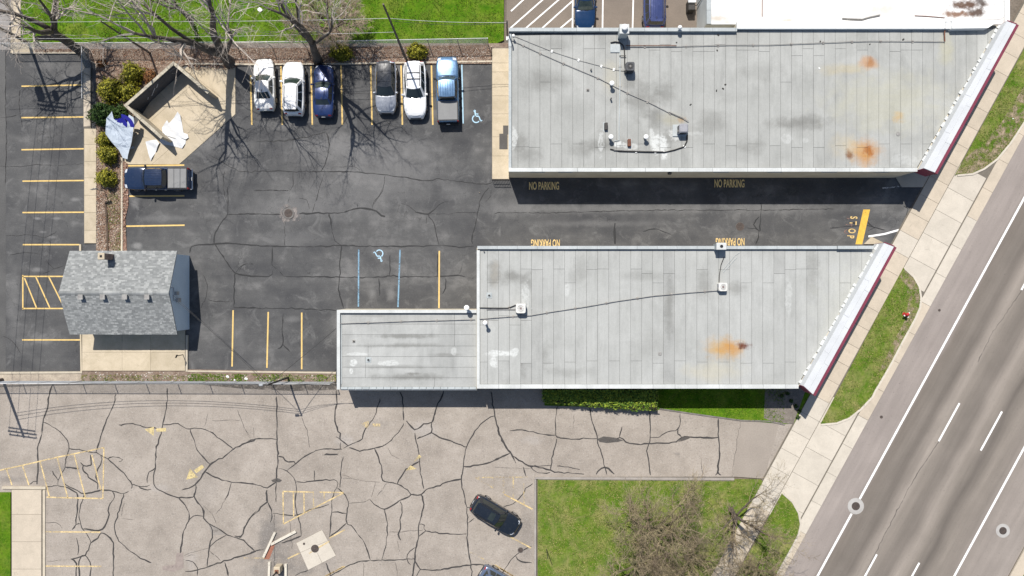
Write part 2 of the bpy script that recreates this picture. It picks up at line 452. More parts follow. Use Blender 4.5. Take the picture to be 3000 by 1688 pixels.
M['orange'] = worn_paint("shade_lifted_lettering_paint", (.82,.62,.28), (.22,.33))  # upper lettering: colour lifted to offset the building's shade on it
M['stopbar'] = worn_paint("stop_bar_paint", (.62,.39,.07), (.30,.42))
M['orange_worn'] = worn_paint("worn_lettering_paint", (.60,.43,.18), (.34,.46), 5)
M['blue'] = worn_paint("blue_line_paint", (.19,.32,.43), (.36,.50))
M['sky_blue'] = worn_paint("pale_blue_paint", (.38,.56,.68), (.30,.42))
M['white_line'] = worn_paint("white_line_paint", (.80,.79,.77), (.20,.30))
M['white_worn'] = worn_paint("worn_white_paint", (.55,.54,.52), (.42,.55))
M['lawn'] = grass_ground("bright_lawn", (.045,.125,.004), (.105,.185,.010), (.22,.21,.05), .45)
M['lawn_dry'] = grass_ground("patchy_lawn", (.062,.130,.010), (.125,.178,.022), (.31,.25,.12), .70)
M['soil'] = simple("mulch_soil", (.165,.115,.085), (.235,.18,.14), 1.2, 6, .4, bump=.6)
M['litter'] = foliage("leaf_litter", [(.2,(.11,.062,.042)),(.45,(.24,.13,.085)),(.62,(.36,.25,.17)),(.8,(.50,.42,.34))], .9)
M['stone'] = foliage("pale_stone", [(.2,(.22,.19,.16)),(.5,(.42,.37,.32)),(.8,(.66,.61,.55))], .9)
M['blade'] = foliage("grass_blade", [(.2,(.036,.095,.005)),(.45,(.085,.165,.010)),(.65,(.16,.24,.020)),(.85,(.30,.33,.05))])
M['blade_dry'] = foliage("dry_grass_blade", [(.2,(.045,.090,.009)),(.42,(.110,.160,.020)),(.6,(.22,.235,.06)),(.8,(.42,.34,.16))])
M['shrub'] = foliage("golden_shrub_leaf", [(.15,(.040,.048,.007)),(.4,(.13,.13,.012)),(.62,(.28,.265,.022)),(.82,(.44,.39,.05))])
M['shrub_dark'] = foliage("dark_shrub_leaf", [(.15,(.012,.030,.008)),(.5,(.03,.065,.013)),(.85,(.075,.115,.02))])
M['shrub_rust'] = foliage("rusty_shrub_leaf", [(.15,(.08,.03,.015)),(.5,(.22,.09,.035)),(.85,(.36,.20,.08))])
M['hedge'] = foliage("hedge_leaf", [(.15,(.04,.09,.015)),(.45,(.10,.18,.022)),(.8,(.28,.33,.035))])
M['twig_core'] = simple("twig_core", (.02,.018,.010), None, 4, 10, .2)
M['bark'] = simple("grey_bark", (.14,.115,.095), (.085,.07,.058), 1.5, 9, .4, bump=.8)
M['twig'] = simple("pale_grey_twig", (.52,.455,.395), (.36,.31,.265), .9, 6, .3, isl=.25)
M['twig_brown'] = simple("brown_twig", (.44,.345,.26), (.30,.225,.165), .9, 6, .3, isl=.25)
M['twig_moss'] = simple("mossy_twig", (.30,.245,.145), (.18,.138,.10), .9, 6, .3, isl=.35)
M['bark_moss'] = simple("mossy_bark", (.27,.245,.115), (.15,.128,.085), 1.2, 9, .4, bump=.8)
M['metal_grey'] = simple("galvanised_steel", (.45,.46,.47), (.36,.37,.38), 2, 10, .1, rough=.5, metal=.4)
M['steel_dark'] = simple("dark_steel", (.035,.033,.032), (.05,.045,.04), 2, 10, .2, rough=.6)
M['black'] = simple("black_rubber", (.016,.016,.017), None, 3, 10, .2, rough=.7)
M['white_metal'] = simple("white_metal", (.72,.73,.73), (.64,.65,.65), 1, 8, .06, rough=.5)
M['coping_white'] = simple("white_coping", (.55,.56,.545), (.47,.48,.465), .9, 8, .10, rough=.7, rnd=.05)
M['coping_grey'] = simple("grey_coping", (.42,.445,.445), (.35,.375,.375), .9, 8, .12, rough=.7, rnd=.05)
M['canopy_white'] = simple("canopy_sheet", (.56,.572,.58), (.50,.512,.52), .5, 7, .05, rough=.6)
M['burgundy'] = simple("burgundy_trim", (.19,.036,.062), (.15,.030,.05), .8, 8, .12, rough=.6)
M['burgundy_dark'] = simple("burgundy_siding", (.20,.03,.07), (.16,.025,.055), 1.2, 8, .15, rough=.6)
M['cream'] = simple("cream_painted_block", (.62,.56,.44), (.54,.485,.375), .7, 8, .10, bump=.15)
M['deck'] = simple("roof_seam_tar", (.12,.12,.115), (.08,.08,.078), 1, 7, .25)
M['ac_white'] = simple("condenser_white", (.66,.65,.61), (.58,.57,.53), 2, 8, .08, rough=.5)
M['ac_grey'] = simple("condenser_grey", (.30,.30,.32), (.25,.25,.27), 2, 8, .1, rough=.5)
M['ac_dark'] = simple("condenser_dark", (.075,.078,.085), (.055,.057,.06), 2, 8, .1, rough=.5)
M['fan'] = simple("fan_blade", (.48,.47,.45), (.34,.33,.31), 4, 8, .2, rough=.4, metal=.6)
M['rust'] = simple("rusty_pipe", (.20,.085,.05), (.13,.06,.04), 3, 10, .3)
M['pipe_grey'] = simple("grey_conduit", (.33,.32,.30), (.22,.21,.20), 2, 10, .2)
M['pipe_black'] = simple("black_insulation", (.03,.028,.027), None, 2, 10, .2)
M['block'] = simple("support_block", (.36,.34,.31), (.25,.23,.21), 4, 10, .2)
M['cap_white'] = simple("white_vent_cap", (.82,.82,.80), (.76,.76,.74), 4, 8, .04, rough=.4)
M['siding'] = simple("grey_blue_siding", (.62,.70,.76), (.57,.645,.70), .6, 8, .08)
M['shingle'] = NT("asphalt_shingle")
def _sh():
    t = M['shingle']; g = t.n("ShaderNodeNewGeometry")
    oi = t.n("ShaderNodeObjectInfo"); cx = t.n("ShaderNodeCombineXYZ"); t.l(g.outputs['Random Per Island'], cx.inputs[0]); t.l(oi.outputs['Random'], cx.inputs[1])
    wn_ = t.n("ShaderNodeTexWhiteNoise"); wn_.noise_dimensions = '2D'; t.l(cx.outputs[0], wn_.inputs['Vector'])
    v = t.math('ADD', t.math('MULTIPLY', wn_.outputs['Value'], .80), t.math('MULTIPLY', t.noise(.7, 4, .7), .20))
    col = t.ramp(v, [(.12,(.185,.192,.19)),(.42,(.225,.232,.228)),(.66,(.265,.272,.267)),(.9,(.335,.342,.332))])
    col = t.gain(col, t.mrange(t.noise(14, 3, .8), .25, .75, .85, 1.15))
    t.bump(t.noise(16, 3, .8), .4, .02); return t.done(col, .95, 0, .15)
M['shingle'] = _sh()
M['brickwork'] = simple("old_brick", (.33,.24,.19), (.24,.17,.135), 2.5, 9, .3, bump=.4)
M['enclosure'] = simple("enclosure_block", (.45,.39,.29), (.33,.285,.21), 1.2, 7, .25, bump=.4, rnd=.10)
M['enclosure_cap'] = simple("enclosure_cap", (.47,.42,.33), (.31,.28,.215), 1.6, 7, .25, bump=.3, rnd=.1)
M['wood_pole'] = simple("weathered_pole_wood", (.16,.13,.11), (.10,.082,.07), 1.5, 9, .3, bump=.4)
M['timber'] = simple("old_timber", (.10,.07,.05), (.06,.042,.03), 1.5, 9, .3)
M['banner'] = simple("shade_tinted_banner", (.56,.62,.68), (.48,.54,.61), .8, 6, .05, rough=.5)  # white panel; the blue-grey of its shade is put into the colour
M['inner_grey'] = simple("charcoal_wall_face", (.085,.085,.092), (.06,.06,.065), .9, 7, .2)  # dark grey for the back wall's inner face
M['pave_kerb'] = simple("asphalt_grey_kerb", (.33,.30,.27), (.26,.235,.21), .8, 8, .15)
M['sheet_white'] = simple("white_sign_sheet", (.60,.61,.62), (.55,.56,.57), .6, 6, .03, rough=.5)
M['sheet_blue'] = simple("blue_print", (.022,.022,.26), (.018,.018,.22), .6, 6, .05, rough=.4)
M['red_paint'] = simple("hydrant_red", (.50,.035,.04), (.40,.03,.035), 3, 10, .12, rough=.4)
M['iron'] = simple("cast_iron", (.085,.065,.055), (.055,.045,.04), 5, 12, .3, rough=.7, bump=.4)
M['plate'] = simple("dark_rectangle_grey", (.095,.09,.085), (.08,.075,.07), 1, 9, .1)
M['glass_store'] = simple("storefront_glass", (.03,.035,.04), None, 1, 0, 0, rough=.05, spec=.8)
M['wire'] = simple("wire_white", (.62,.61,.60), None, 2, 8, .1, rough=.5)
M['wire_dark'] = simple("wire_dark", (.03,.03,.03), None, 2, 8, .1, rough=.6)
M['bumper'] = concrete("wheel_stop_concrete", (.60,.555,.47), (.50,.46,.385), .05)
M['red_clay'] = simple("red_clay", (.30,.125,.08), (.24,.11,.075), 1.5, 7, .3)
M['patch'] = simple("asphalt_patch", (.12,.112,.105), (.16,.15,.14), 1.2, 9, .25)
# cars
M['car_white'] = paint("car_paint_white", (.80,.80,.79))
M['car_pearl'] = paint("car_paint_pearl", (.76,.75,.72))
M['car_blue'] = paint("car_paint_deep_blue", (.014,.032,.11), .2, .2)
M['car_silver'] = paint("car_paint_silver_grey", (.34,.36,.40), .28, .45)
M['car_steel'] = paint("car_paint_steel_blue", (.10,.19,.32), .25, .4)
M['car_navy'] = paint("car_paint_navy", (.012,.026,.065), .2, .2)
M['car_black'] = paint("car_paint_black", (.012,.016,.023), .18)
M['car_slate'] = paint("car_paint_slate_blue", (.12,.16,.24), .25, .4)
M['car_teal'] = paint("car_paint_dark_blue", (.008,.035,.10), .18, .2)
M['car_royal'] = paint("car_paint_royal", (.045,.062,.17), .22, .3)
M['glass'] = simple("car_glass", (.018,.024,.024), (.028,.036,.034), 1.2, 0, 0, rough=.04, spec=.75)
M['glass_green'] = simple("windscreen_glass", (.05,.068,.062), (.02,.03,.03), 1.7, 0, 0, rough=.05, spec=.75)
M['tyre'] = simple("tyre_rubber", (.02,.02,.02), None, 3, 9, .2, rough=.8)
M['rim'] = simple("alloy_rim", (.45,.45,.46), (.36,.36,.37), 4, 0, 0, rough=.35, metal=.8)
M['trim'] = simple("black_trim", (.018,.018,.019), None, 3, 0, 0, rough=.45)
M['lamp'] = simple("headlamp_lens", (.62,.64,.66), (.45,.47,.5), 6, 0, 0, rough=.15, spec=.7)
M['tail'] = simple("tail_lamp_lens", (.30,.012,.015), (.22,.01,.012), 6, 0, 0, rough=.2, spec=.6)
M['chrome'] = simple("chrome", (.7,.7,.7), None, 3, 0, 0, rough=.15, metal=1)
M['tonneau'] = simple("grey_bed_cover", (.235,.235,.232), (.21,.21,.208), .9, 9, .06, rough=.8)

# ================================================================== THE SETTING
def plan(pts, h=0.0): return [tuple(P(x, y, h)[:2]) for x, y in pts]
def gpts(pts): return [tuple(P(x, y, 0)[:2]) for x, y in pts]
def sheet(name, pts, z, m, parent=None):
    b = MB(); q = gpts(pts); n = len(q)
    a = sum(q[i][0]*q[(i+1)%n][1]-q[(i+1)%n][0]*q[i][1] for i in range(n))
    if a < 0: q = q[::-1]
    b.add([(x, y, z) for x, y in q], [list(range(n))])
    return b.build(name, m, parent, kind=None if parent else 'structure')
def raised(name, pts, z0, z1, m, parent=None):
    b = MB(); b.prism(gpts(pts), z0, z1)
    return b.build(name, m, parent, kind=None if parent else 'structure')

b = MB(); b.add([(-900,-900,-.12),(900,-900,-.12),(900,900,-.12),(-900,900,-.12)], [(0,1,2,3)])
b.build("ground", M['earth'], kind='structure')

lot = sheet("parking_lot", [(-700,146),(1480,146),(1480,141),(2918,141),(2412,1122),(-700,1122)], 0.0, M['lot'])
old = sheet("old_parking_lot", [(-700,1122),(2412,1122),(2262,1397),(1570,1397),(1570,2200),(-700,2200)], 0.0, M['old'])
north_lot = sheet("north_parking_lot", [(1484,-500),(2060,-500),(2060,141),(1484,141)], 0.0, M['brown_lot'])
alley = sheet("alley", [(-700,-500),(44,-500),(44,146),(-700,146)], 0.0, M['alley'])
sheet("alley_apron", [(-700,146),(17,146),(17,1085),(-700,1085)], 0.004, M['patch'] and simple("worn_alley_asphalt", (.105,.103,.10), (.075,.074,.073), .4, 10, .2, bump=.3))
road = sheet("road", [st(-800,111),st(-800,700),st(2400,704),st(2400,111)], 0.0, M['road'])
sheet("drive_end", zz(1450,1088,[(1735,355),(1932,360),(2010,370),(1905,760),(1690,745),(1690,650),(1715,480)]), 0.004, simple("newer_grey_asphalt", (.305,.266,.228), (.275,.24,.205), .5, 9, .12, bump=.3))

# street-side concrete: sidewalk, aprons, gutter, kerbs
band = MB()
band.add([(*P(*st(s, t))[:2], .045) for s, t in ((-800,-66),(2400,-66),(2400,89),(-800,89))], [(0,1,2,3)])
apron_base = band.build("driveway_apron", M['joint'], kind='structure')
def slab(parent, name, pts, z0, z1, m, gap=.012):
    q = inset(gpts(pts), gap)
    if len(q) < 3: return
    b = MB(); b.prism(q, z0, z1); return b.build(name, m, parent)
sw_base = MB(); sw_base.prism([tuple(P(*st(s,t))[:2]) for s,t in ((-800,-63),(2400,-63),(2400,-.5),(-800,-.5))], -.1, .07)
sidewalk = sw_base.build("sidewalk", M['joint'], kind='structure')
s = -140.0; k = 0
for i in range(36):
    L = 60.5
    slab(sidewalk, "paving_slab", [st(s,-62),st(s+L,-62),st(s+L,-1),st(s,-1)], .075, .105, M['pale'] if 640 < s < 700 or 1180 < s < 1500 else M['walk'])
    s += L
def apron(ss):
    for a, c in zip(ss[:-1], ss[1:]):
        slab(apron_base, "apron_slab", [st(a,.5),st(c,.5),st(c,87),st(a,87)], .046, .066, M['pale'], .014)
apron([392, 470, 543, 620, 700, 772])
apron([1168, 1252, 1335, 1418, 1510, 1560])
gut_b = MB(); gut_b.prism([tuple(P(*st(s,t))[:2]) for s,t in ((-800,88),(2400,88),(2400,124),(-800,124))], -.1, .012)
gutter = gut_b.build("gutter", M['joint'], kind='structure')
s = -150.0
for i in range(27):
    slab(gutter, "gutter_slab", [st(s,90.5),st(s+95,90.5),st(s+95,123.5),st(s,123.5)], .014, .052, M['pale'] if 430<s<760 or 1160<s<1500 else M['walk'], .012)
    s += 95
# storefront walks under the canopies
sheet("storefront_walk", [(2849,110),(2942,110),(2704,549),(2641,549),(2620,516)], .06, M['walk'])
sheet("storefront_walk", [(2510,722),(2601,722),(2385,1117),(2290,1117)], .06, M['walk'])
raised("concrete_wedge", zz(2200,550,[(850,348),(930,388),(930,400),(796,400)]), -.02, .12, M['tan'])

def lawn(name, pts, m, z=.09, z0=-.05): return raised(name, pts, z0, z, m)
g1 = zz(2200,0,[(2050,120),(2050,560),(1985,760),(1932,870),(1830,1020),(1740,1130),(1640,1200),(1560,1232),(1437,1240)]) 
g1 = [st(-160,2), st(-160,84)] + zz(2200,0,[(1985,745),(1932,850),(1830,1005),(1735,1120),(1640,1190),(1560,1226),(1450,1236)]) + [st(430,2)]
g2 = [st(735,2)] + zz(2200,550,[(1080,575),(1140,630),(1180,700),(1192,780),(1185,850),(1150,930),(1065,1085),(965,1275),(868,1440)]) + zz(2200,1088,[(850,180),(770,265),(690,325),(600,360),(490,370)])
g2[0] = (2645,783)
g3 = zz(2200,1088,[(217,862),(285,922),(328,1000),(343,1080),(328,1150),(283,1240),(193,1400),(90,1610)]) + [st(1820,2)]
lawn("tree_lawn", g1, M['lawn_dry']); lawn("tree_lawn", g2, M['lawn_dry']); lawn("tree_lawn", g3, M['lawn_dry'])
def kerb(pts, w=.2, z1=.13, m=None, z0=-.08):
    b = MB(); b.curb(gpts(pts), w, z0, z1); return b.build("kerb", m or M['kerb'], kind='structure')
kerb([st(-300,88), st(-160,87)] + [(x+2,y+3) for x,y in g1[2:-1]], .2, .125, M['pale'])
kerb([(x+3,y) for x,y in g2[:-3]] + [(x+1,y+3) for x,y in g2[-3:]], .2, .125, M['pale'])
kerb([(x+3,y) for x,y in g3[:-1]], .2, .125, M['pale'])

bare = lambda nm: worn_paint(nm, (.30,.235,.165), (.44,.60), 2.2, .25)
for org_, pp_ in (((2200,0), [(2000,640),(1932,840),(1825,1002),(1735,1115),(1640,1185),(1560,1222),(1450,1232),(1500,1130),(1640,1010),(1760,880),(1870,700),(1960,560)]),
                  ((2200,550), [(1082,580),(1138,632),(1176,700),(1188,780),(1180,850),(1145,930),(1060,1085),(960,1275),(900,1300),(1010,1080),(1090,930),(1110,800),(1090,690),(1050,630)])):
    q_ = [P(x_, y_) for x_, y_ in zz(org_[0], org_[1], pp_)]; b_ = MB(); a_ = sum(q_[i].x*q_[(i+1)%len(q_)].y-q_[(i+1)%len(q_)].x*q_[i].y for i in range(len(q_)))
    if a_ < 0: q_ = q_[::-1]
    b_.add([(p_.x, p_.y, .098) for p_ in q_], [list(range(len(q_)))]); b_.build("bare_soil", bare("bare_verge_soil"), kind='structure')
lawnN = lawn("lawn", [(62,-400),(1476,-400),(1476,118),(1440,135),(64,146)], M['lawn'], .06)
lawnS = lawn("lawn", [(1575,1404),(2226,1404),(2240,1414),(1985,1880),(1575,1880)], M['lawn_dry'], .08)
stripS = lawn("grass_strip", [(1595,1125),(2392,1125),(2345,1212),(2325,1240),(2299,1242),(2170,1231),(2030,1210),(1932,1198),(1595,1188)], M['lawn'], .06)
raised("bare_soil", zz(2200,1088,[(100,60),(300,60),(400,90),(300,370),(180,365),(90,330)]), .0, .068, simple("grey_soil", (.20,.175,.15), (.15,.13,.11), 1.5, 7, .3, bump=.5))
kerb(zz(1450,1088,[(1165,265),(1400,300),(1740,347),(1932,352),(2010,368),(2050,378)]), .14, .07, simple("dark_worn_kerb", (.20,.18,.165), (.14,.125,.115), 1.5, 7, .25))
kerb([(1568,1760),(1568,1404)], .22, .12, M['pave_kerb']); kerb([(1566,1400),(2150,1403)], .22, .12, M['pave_kerb'])
kerb([(1577,1404),(2150,1408)], .10, .09, M['joint'])
lawnW = lawn("lawn", [(-300,1442),(33,1442),(33,2000),(-300,2000)], M['lawn'], .10)
# far side of the road
raised("far_kerb", [st(-600,702),st(2300,707),st(2300,740),st(-600,735)], -.05, .10, M['walk'])
lawn("far_lawn", [st(-600,737),st(2300,742),st(2300,900),st(-600,900)], M['lawn'], .08)

# concrete walk at the lower left corner
wb = MB(); wb.prism(gpts([(36,1432),(126,1432),(126,1950),(36,1950)]), -.05, .09)
walkW = wb.build("corner_walk", M['joint'], kind='structure')
for y0, y1 in ((1434,1506),(1506,1586),(1586,1666),(1666,1746),(1746,1826)):
    slab(walkW, "paving_slab", [(37,y0),(124,y0),(124,y1),(37,y1)], .095, .12, M['walk'], .014)
kerb([(130,1436),(130,1950)], .26, .07, M['kerb']); kerb([(8,1428),(136,1429)], .26, .13, M['kerb'])
# top left concrete corner, strip along the alley
raised("corner_pad", [(36,-300),(62,-300),(62,125),(120,127),(100,156),(33,156)], -.05, .08, M['tan'])
raised("worn_path", [(158,-300),(178,-300),(172,60),(160,60)], .02, .066, M['earth'])

# planting beds
bedN = raised("planting_bed", [(105,128),(1488,128),(1488,141),(1440,141),(1440,188),(540,192),(500,220),(430,300),(283,300),(283,190),(245,157),(100,157)], -.04, .10, M['soil'])
bedW = raised("planting_bed", [(283,296),(432,296),(350,380),(357,460),(357,742),(283,742)], -.04, .085, M['soil'])
bedM = raised("mulch_strip", [(361,470),(375,480),(377,600),(368,640),(372,735),(361,740)], -.04, .05, simple("red_mulch", (.27,.155,.115), (.19,.115,.085), 1.5, 6, .4, bump=.6))
bedS = raised("planting_bed", [(240,1088),(545,1088),(545,1082),(985,1090),(985,1120),(240,1120)], -.04, .09, M['soil'])
sheet("dirt_strip", [(-300,1098),(245,1092),(245,1122),(-300,1122)], .05, simple("pale_dirt", (.42,.36,.28), (.30,.25,.20), 1, 7, .25, bump=.4))
sheet("damp_soil", [(560,1124),(990,1124),(985,1142),(860,1146),(700,1138)], .006, worn_paint("damp_soil_stain", (.11,.098,.086), (.40,.60), 3))
kerb([(545,190),(556,188),(740,190),(1000,188),(1442,181)], .17, .14)
kerb([(38,156),(246,156)], .17, .13)
kerb([(359,462),(359,742)], .17, .14)
kerb([(-300,1094),(243,1091)], .2, .13); kerb([(549,1087),(985,1092)], .17, .14)
kerb([(549,982),(549,1088)], .2, .16); kerb([(238,975),(240,1092)], .16, .10, M['tan'])
# walk on the left island
wl = MB(); wl.prism(gpts([(246,200),(268,200),(268,378),(285,392),(285,714),(248,714)]), -.05, .09)
walkL = wl.build("island_walk", M['joint'], kind='structure')
for y0, y1 in ((201,290),(290,372)): slab(walkL, "paving_slab", [(247,y0),(267,y0),(267,y1),(247,y1)], .095, .118, M['walk'], .008)
for y0, y1 in ((378,424),(424,474),(474,522),(522,573),(573,623),(623,675),(675,713)): slab(walkL, "paving_slab", [(249,y0),(284,y0),(284,y1),(249,y1)], .095, .118, M['tan'], .01)
kerb([(237,716),(237,748)], .2, .12, M['tan'])
# walk west of the long building
wm = MB(); wm.prism(gpts([(1441,150),(1448,141),(1492,141),(1492,527),(1441,527)]), -.05, .10)
walkM = wm.build("side_walk", M['joint'], kind='structure')
yy = [143,186,212,282,335,402,458,527]
for y0, y1 in zip(yy[:-1], yy[1:]): slab(walkM, "paving_slab", [(1442,y0),(1491,y0),(1491,y1),(1442,y1)], .105, .13, M['tan'], .010)
# patio of the shed
pm = MB(); pm.prism(gpts([(242,960),(545,960),(545,1087),(242,1087)]), -.05, .085)
patio = pm.build("patio", M['joint'], kind='structure')
for x0, x1 in ((243,360),(360,443),(443,544)):
    for y0, y1 in ((961,1032),(1032,1086)): slab(patio, "patio_slab", [(x0,y0),(x1,y0),(x1,y1),(x0,y1)], .09, .12, M['tan'], .008)
# pad under the bin enclosure
padpts = [(548,197),(690,200),(690,335),(525,482),(366,482),(366,446),(395,370),(440,300)]
padb = sheet("enclosure_pad", padpts, .006, M['joint'])
def padslab(cp):
    q = clip(gpts(padpts), gpts(cp)); q = inset(q, .008)
    if len(q) > 2:
        b = MB(); b.prism(q, .0, .035); b.build("pad_slab", M['tan'], padb)
# joints run along the back wall's direction
u = Vector((.753,-.658)); v = Vector((.658,.753)); o = Vector((440,330))
for a0, a1 in ((-400,20),(20,400)):
    for c0, c1 in ((-300,10),(10,88),(88,400)):
        pass
def G2(a, c): return (o.x+u.x*a+v.x*c, o.y+u.y*a+v.y*c)
for c0, c1 in ((-300,20),(20,118),(118,400)):
    for a0, a1 in ((-400,60),(60,400)):
        padslab([G2(a0,c0),G2(a1,c0),G2(a1,c1),G2(a0,c1)])
# small square pad in the old lot
q = gpts([(944,1552),(985,1628),(903,1670),(868,1591)])
pb = MB(); pb.prism(inset(q, -.0) or q, -.02, .01); sqpad = pb.build("concrete_pad", M['joint'], kind='structure')
A, B_, C_, D_ = [Vector(p) for p in ((944,1552),(985,1628),(903,1670),(868,1591))]
h1, h2 = (A+D_)/2*.0 + D_.lerp(C_, .35), A.lerp(B_, .42)
top = [A, h2, h1.lerp(D_,.0), D_]; botL = [h1, h1.lerp(h2,.5), C_.lerp(B_,.5), C_]; botR = [h1.lerp(h2,.5), h2, B_, C_.lerp(B_,.5)]
for qd in (top, botL, botR): slab(sqpad, "pad_slab", [tuple(p) for p in qd], .0, .03, M['pale'], .012)

# ---------------------------------------------------------------- cracks (children of the lots)
def cracks(parent, org, lines, w, m, z=.004, name="crack_seal", seed=1, jit=.03):
    rg = random.Random(seed)
    for ln in lines:
        pts = [P(*p) for p in zz(org[0], org[1], ln)]
        fine = []
        for j, (a, c) in enumerate(zip(pts[:-1], pts[1:])):
            n = max(2, int((c-a).length/.30)); p0, p3 = pts[max(0,j-1)], pts[min(len(pts)-1,j+2)]
            for i in range(n):
                u_ = i/n; q = .5*((2*a) + (c-p0)*u_ + (2*p0-5*a+4*c-p3)*u_**2 + (3*a-p0-3*c+p3)*u_**3); fine.append(Vector((q.x+rg.gauss(0, jit), q.y+rg.gauss(0, jit))))
        fine.append(Vector(pts[-1][:2]))
        w1 = w*rg.uniform(.62,1.05); ph = rg.uniform(0,6); ws = [w1*max(.35, rg.gauss(1, .22)+.18*math.sin(ph+k_*.35)) for k_ in range(len(fine))]; ws[0] *= .5; ws[-1] *= .5
        b = MB(); b.ribbon(fine, ws, z + rg.random()*.0015); b.build(name, m, parent)
C3 = [[(375,95),(345,170),(335,260),(305,360),(295,440),(275,520),(265,600),(272,690),(262,800)],
[(305,360),(370,390),(430,435),(475,485),(490,550),(460,640),(460,680),(410,770),(410,810)],
[(490,548),(560,555),(640,572),(680,575),(760,620),(830,680),(890,740),(935,800),(930,830)],
[(818,160),(800,260),(755,340),(720,440),(680,570)],[(765,620),(800,605),(840,612),(865,625),(840,640)],[(460,680),(500,685),(560,690)],
[(640,590),(645,640),(640,665),(590,668),(570,645)],[(590,668),(590,700),(620,730),(640,760),(690,790),(690,835)],[(715,600),(715,660),(680,720),(690,780)],
[(300,815),(360,815),(410,810),(480,825),(540,860),(550,900),(545,1000),(535,1080),(510,1120)],[(450,790),(500,820),(600,865),(720,840),(800,850),(880,865),(910,850)],
[(600,865),(575,940),(562,1010),(570,1090),(610,1150),(640,1215),(600,1300),(500,1330)],[(795,850),(810,890),(770,960),(765,1040),(740,1100),(700,1125),(590,1115)],
[(880,865),(850,960),(830,1030),(808,1110),(830,1180),(880,1240),(970,1305),(1070,1355)],[(535,1085),(570,1080)],
[(1185,120),(1180,230),(1155,360),(1135,440),(1105,560),(1100,660),(1085,770),(1100,820),(1180,865),(1260,895),(1340,895),(1375,880)],
[(840,380),(940,370),(1040,395),(1140,405)],[(1155,375),(1200,378),(1240,365),(1280,385),(1320,408),(1400,403),(1480,425),(1560,480),(1650,550)],
[(1345,410),(1370,490),(1400,560),(1440,610),(1488,660)],[(1811,480),(1740,510),(1650,550),(1590,600),(1490,660),(1450,710),(1385,800),(1290,838)],
[(1450,708),(1500,740),(1570,765),(1640,785),(1720,790),(1811,800)],[(1635,790),(1620,850),(1590,915)],
[(1385,800),(1385,850),(1370,880),(1400,930),(1440,990),(1440,1040),(1480,1080),(1540,1110),(1610,1160),(1700,1185),(1760,1230),(1800,1270)],
[(1100,680),(1045,730),(1042,790)],[(1260,895),(1310,950),(1335,1000),(1335,1060),(1300,1130),(1285,1220),(1275,1290)],[(1335,1060),(1370,1020),(1440,1025)],
[(1480,1080),(1505,1130),(1485,1230),(1470,1330),(1465,1385)],[(1490,1245),(1520,1210),(1600,1160)],[(1811,990),(1770,1040),(1730,1110),(1705,1170),(1660,1165)],
[(1811,1275),(1700,1310),(1560,1350),(1400,1405),(1310,1415)],[(1310,1340),(1360,1345),(1395,1390),(1395,1449)],[(1590,1350),(1615,1449)],[(540,1180),(555,1240),(550,1300)],
[(715,1145),(760,1160),(800,1210),(800,1290),(800,1490)],[(600,1300),(640,1350),(640,1490)],[(600,1300),(565,1330),(560,1490)],[(500,1330),(540,1360),(535,1490)],
[(640,1215),(690,1180),(715,1145)],[(930,800),(1000,815),(1060,805)],[(980,815),(1010,835),(1070,835)],[(370,710),(410,770)],[(205,805),(240,780),(265,780)]]
cracks(old, (0,1088), C3, .122, M['crack_old'], seed=3)
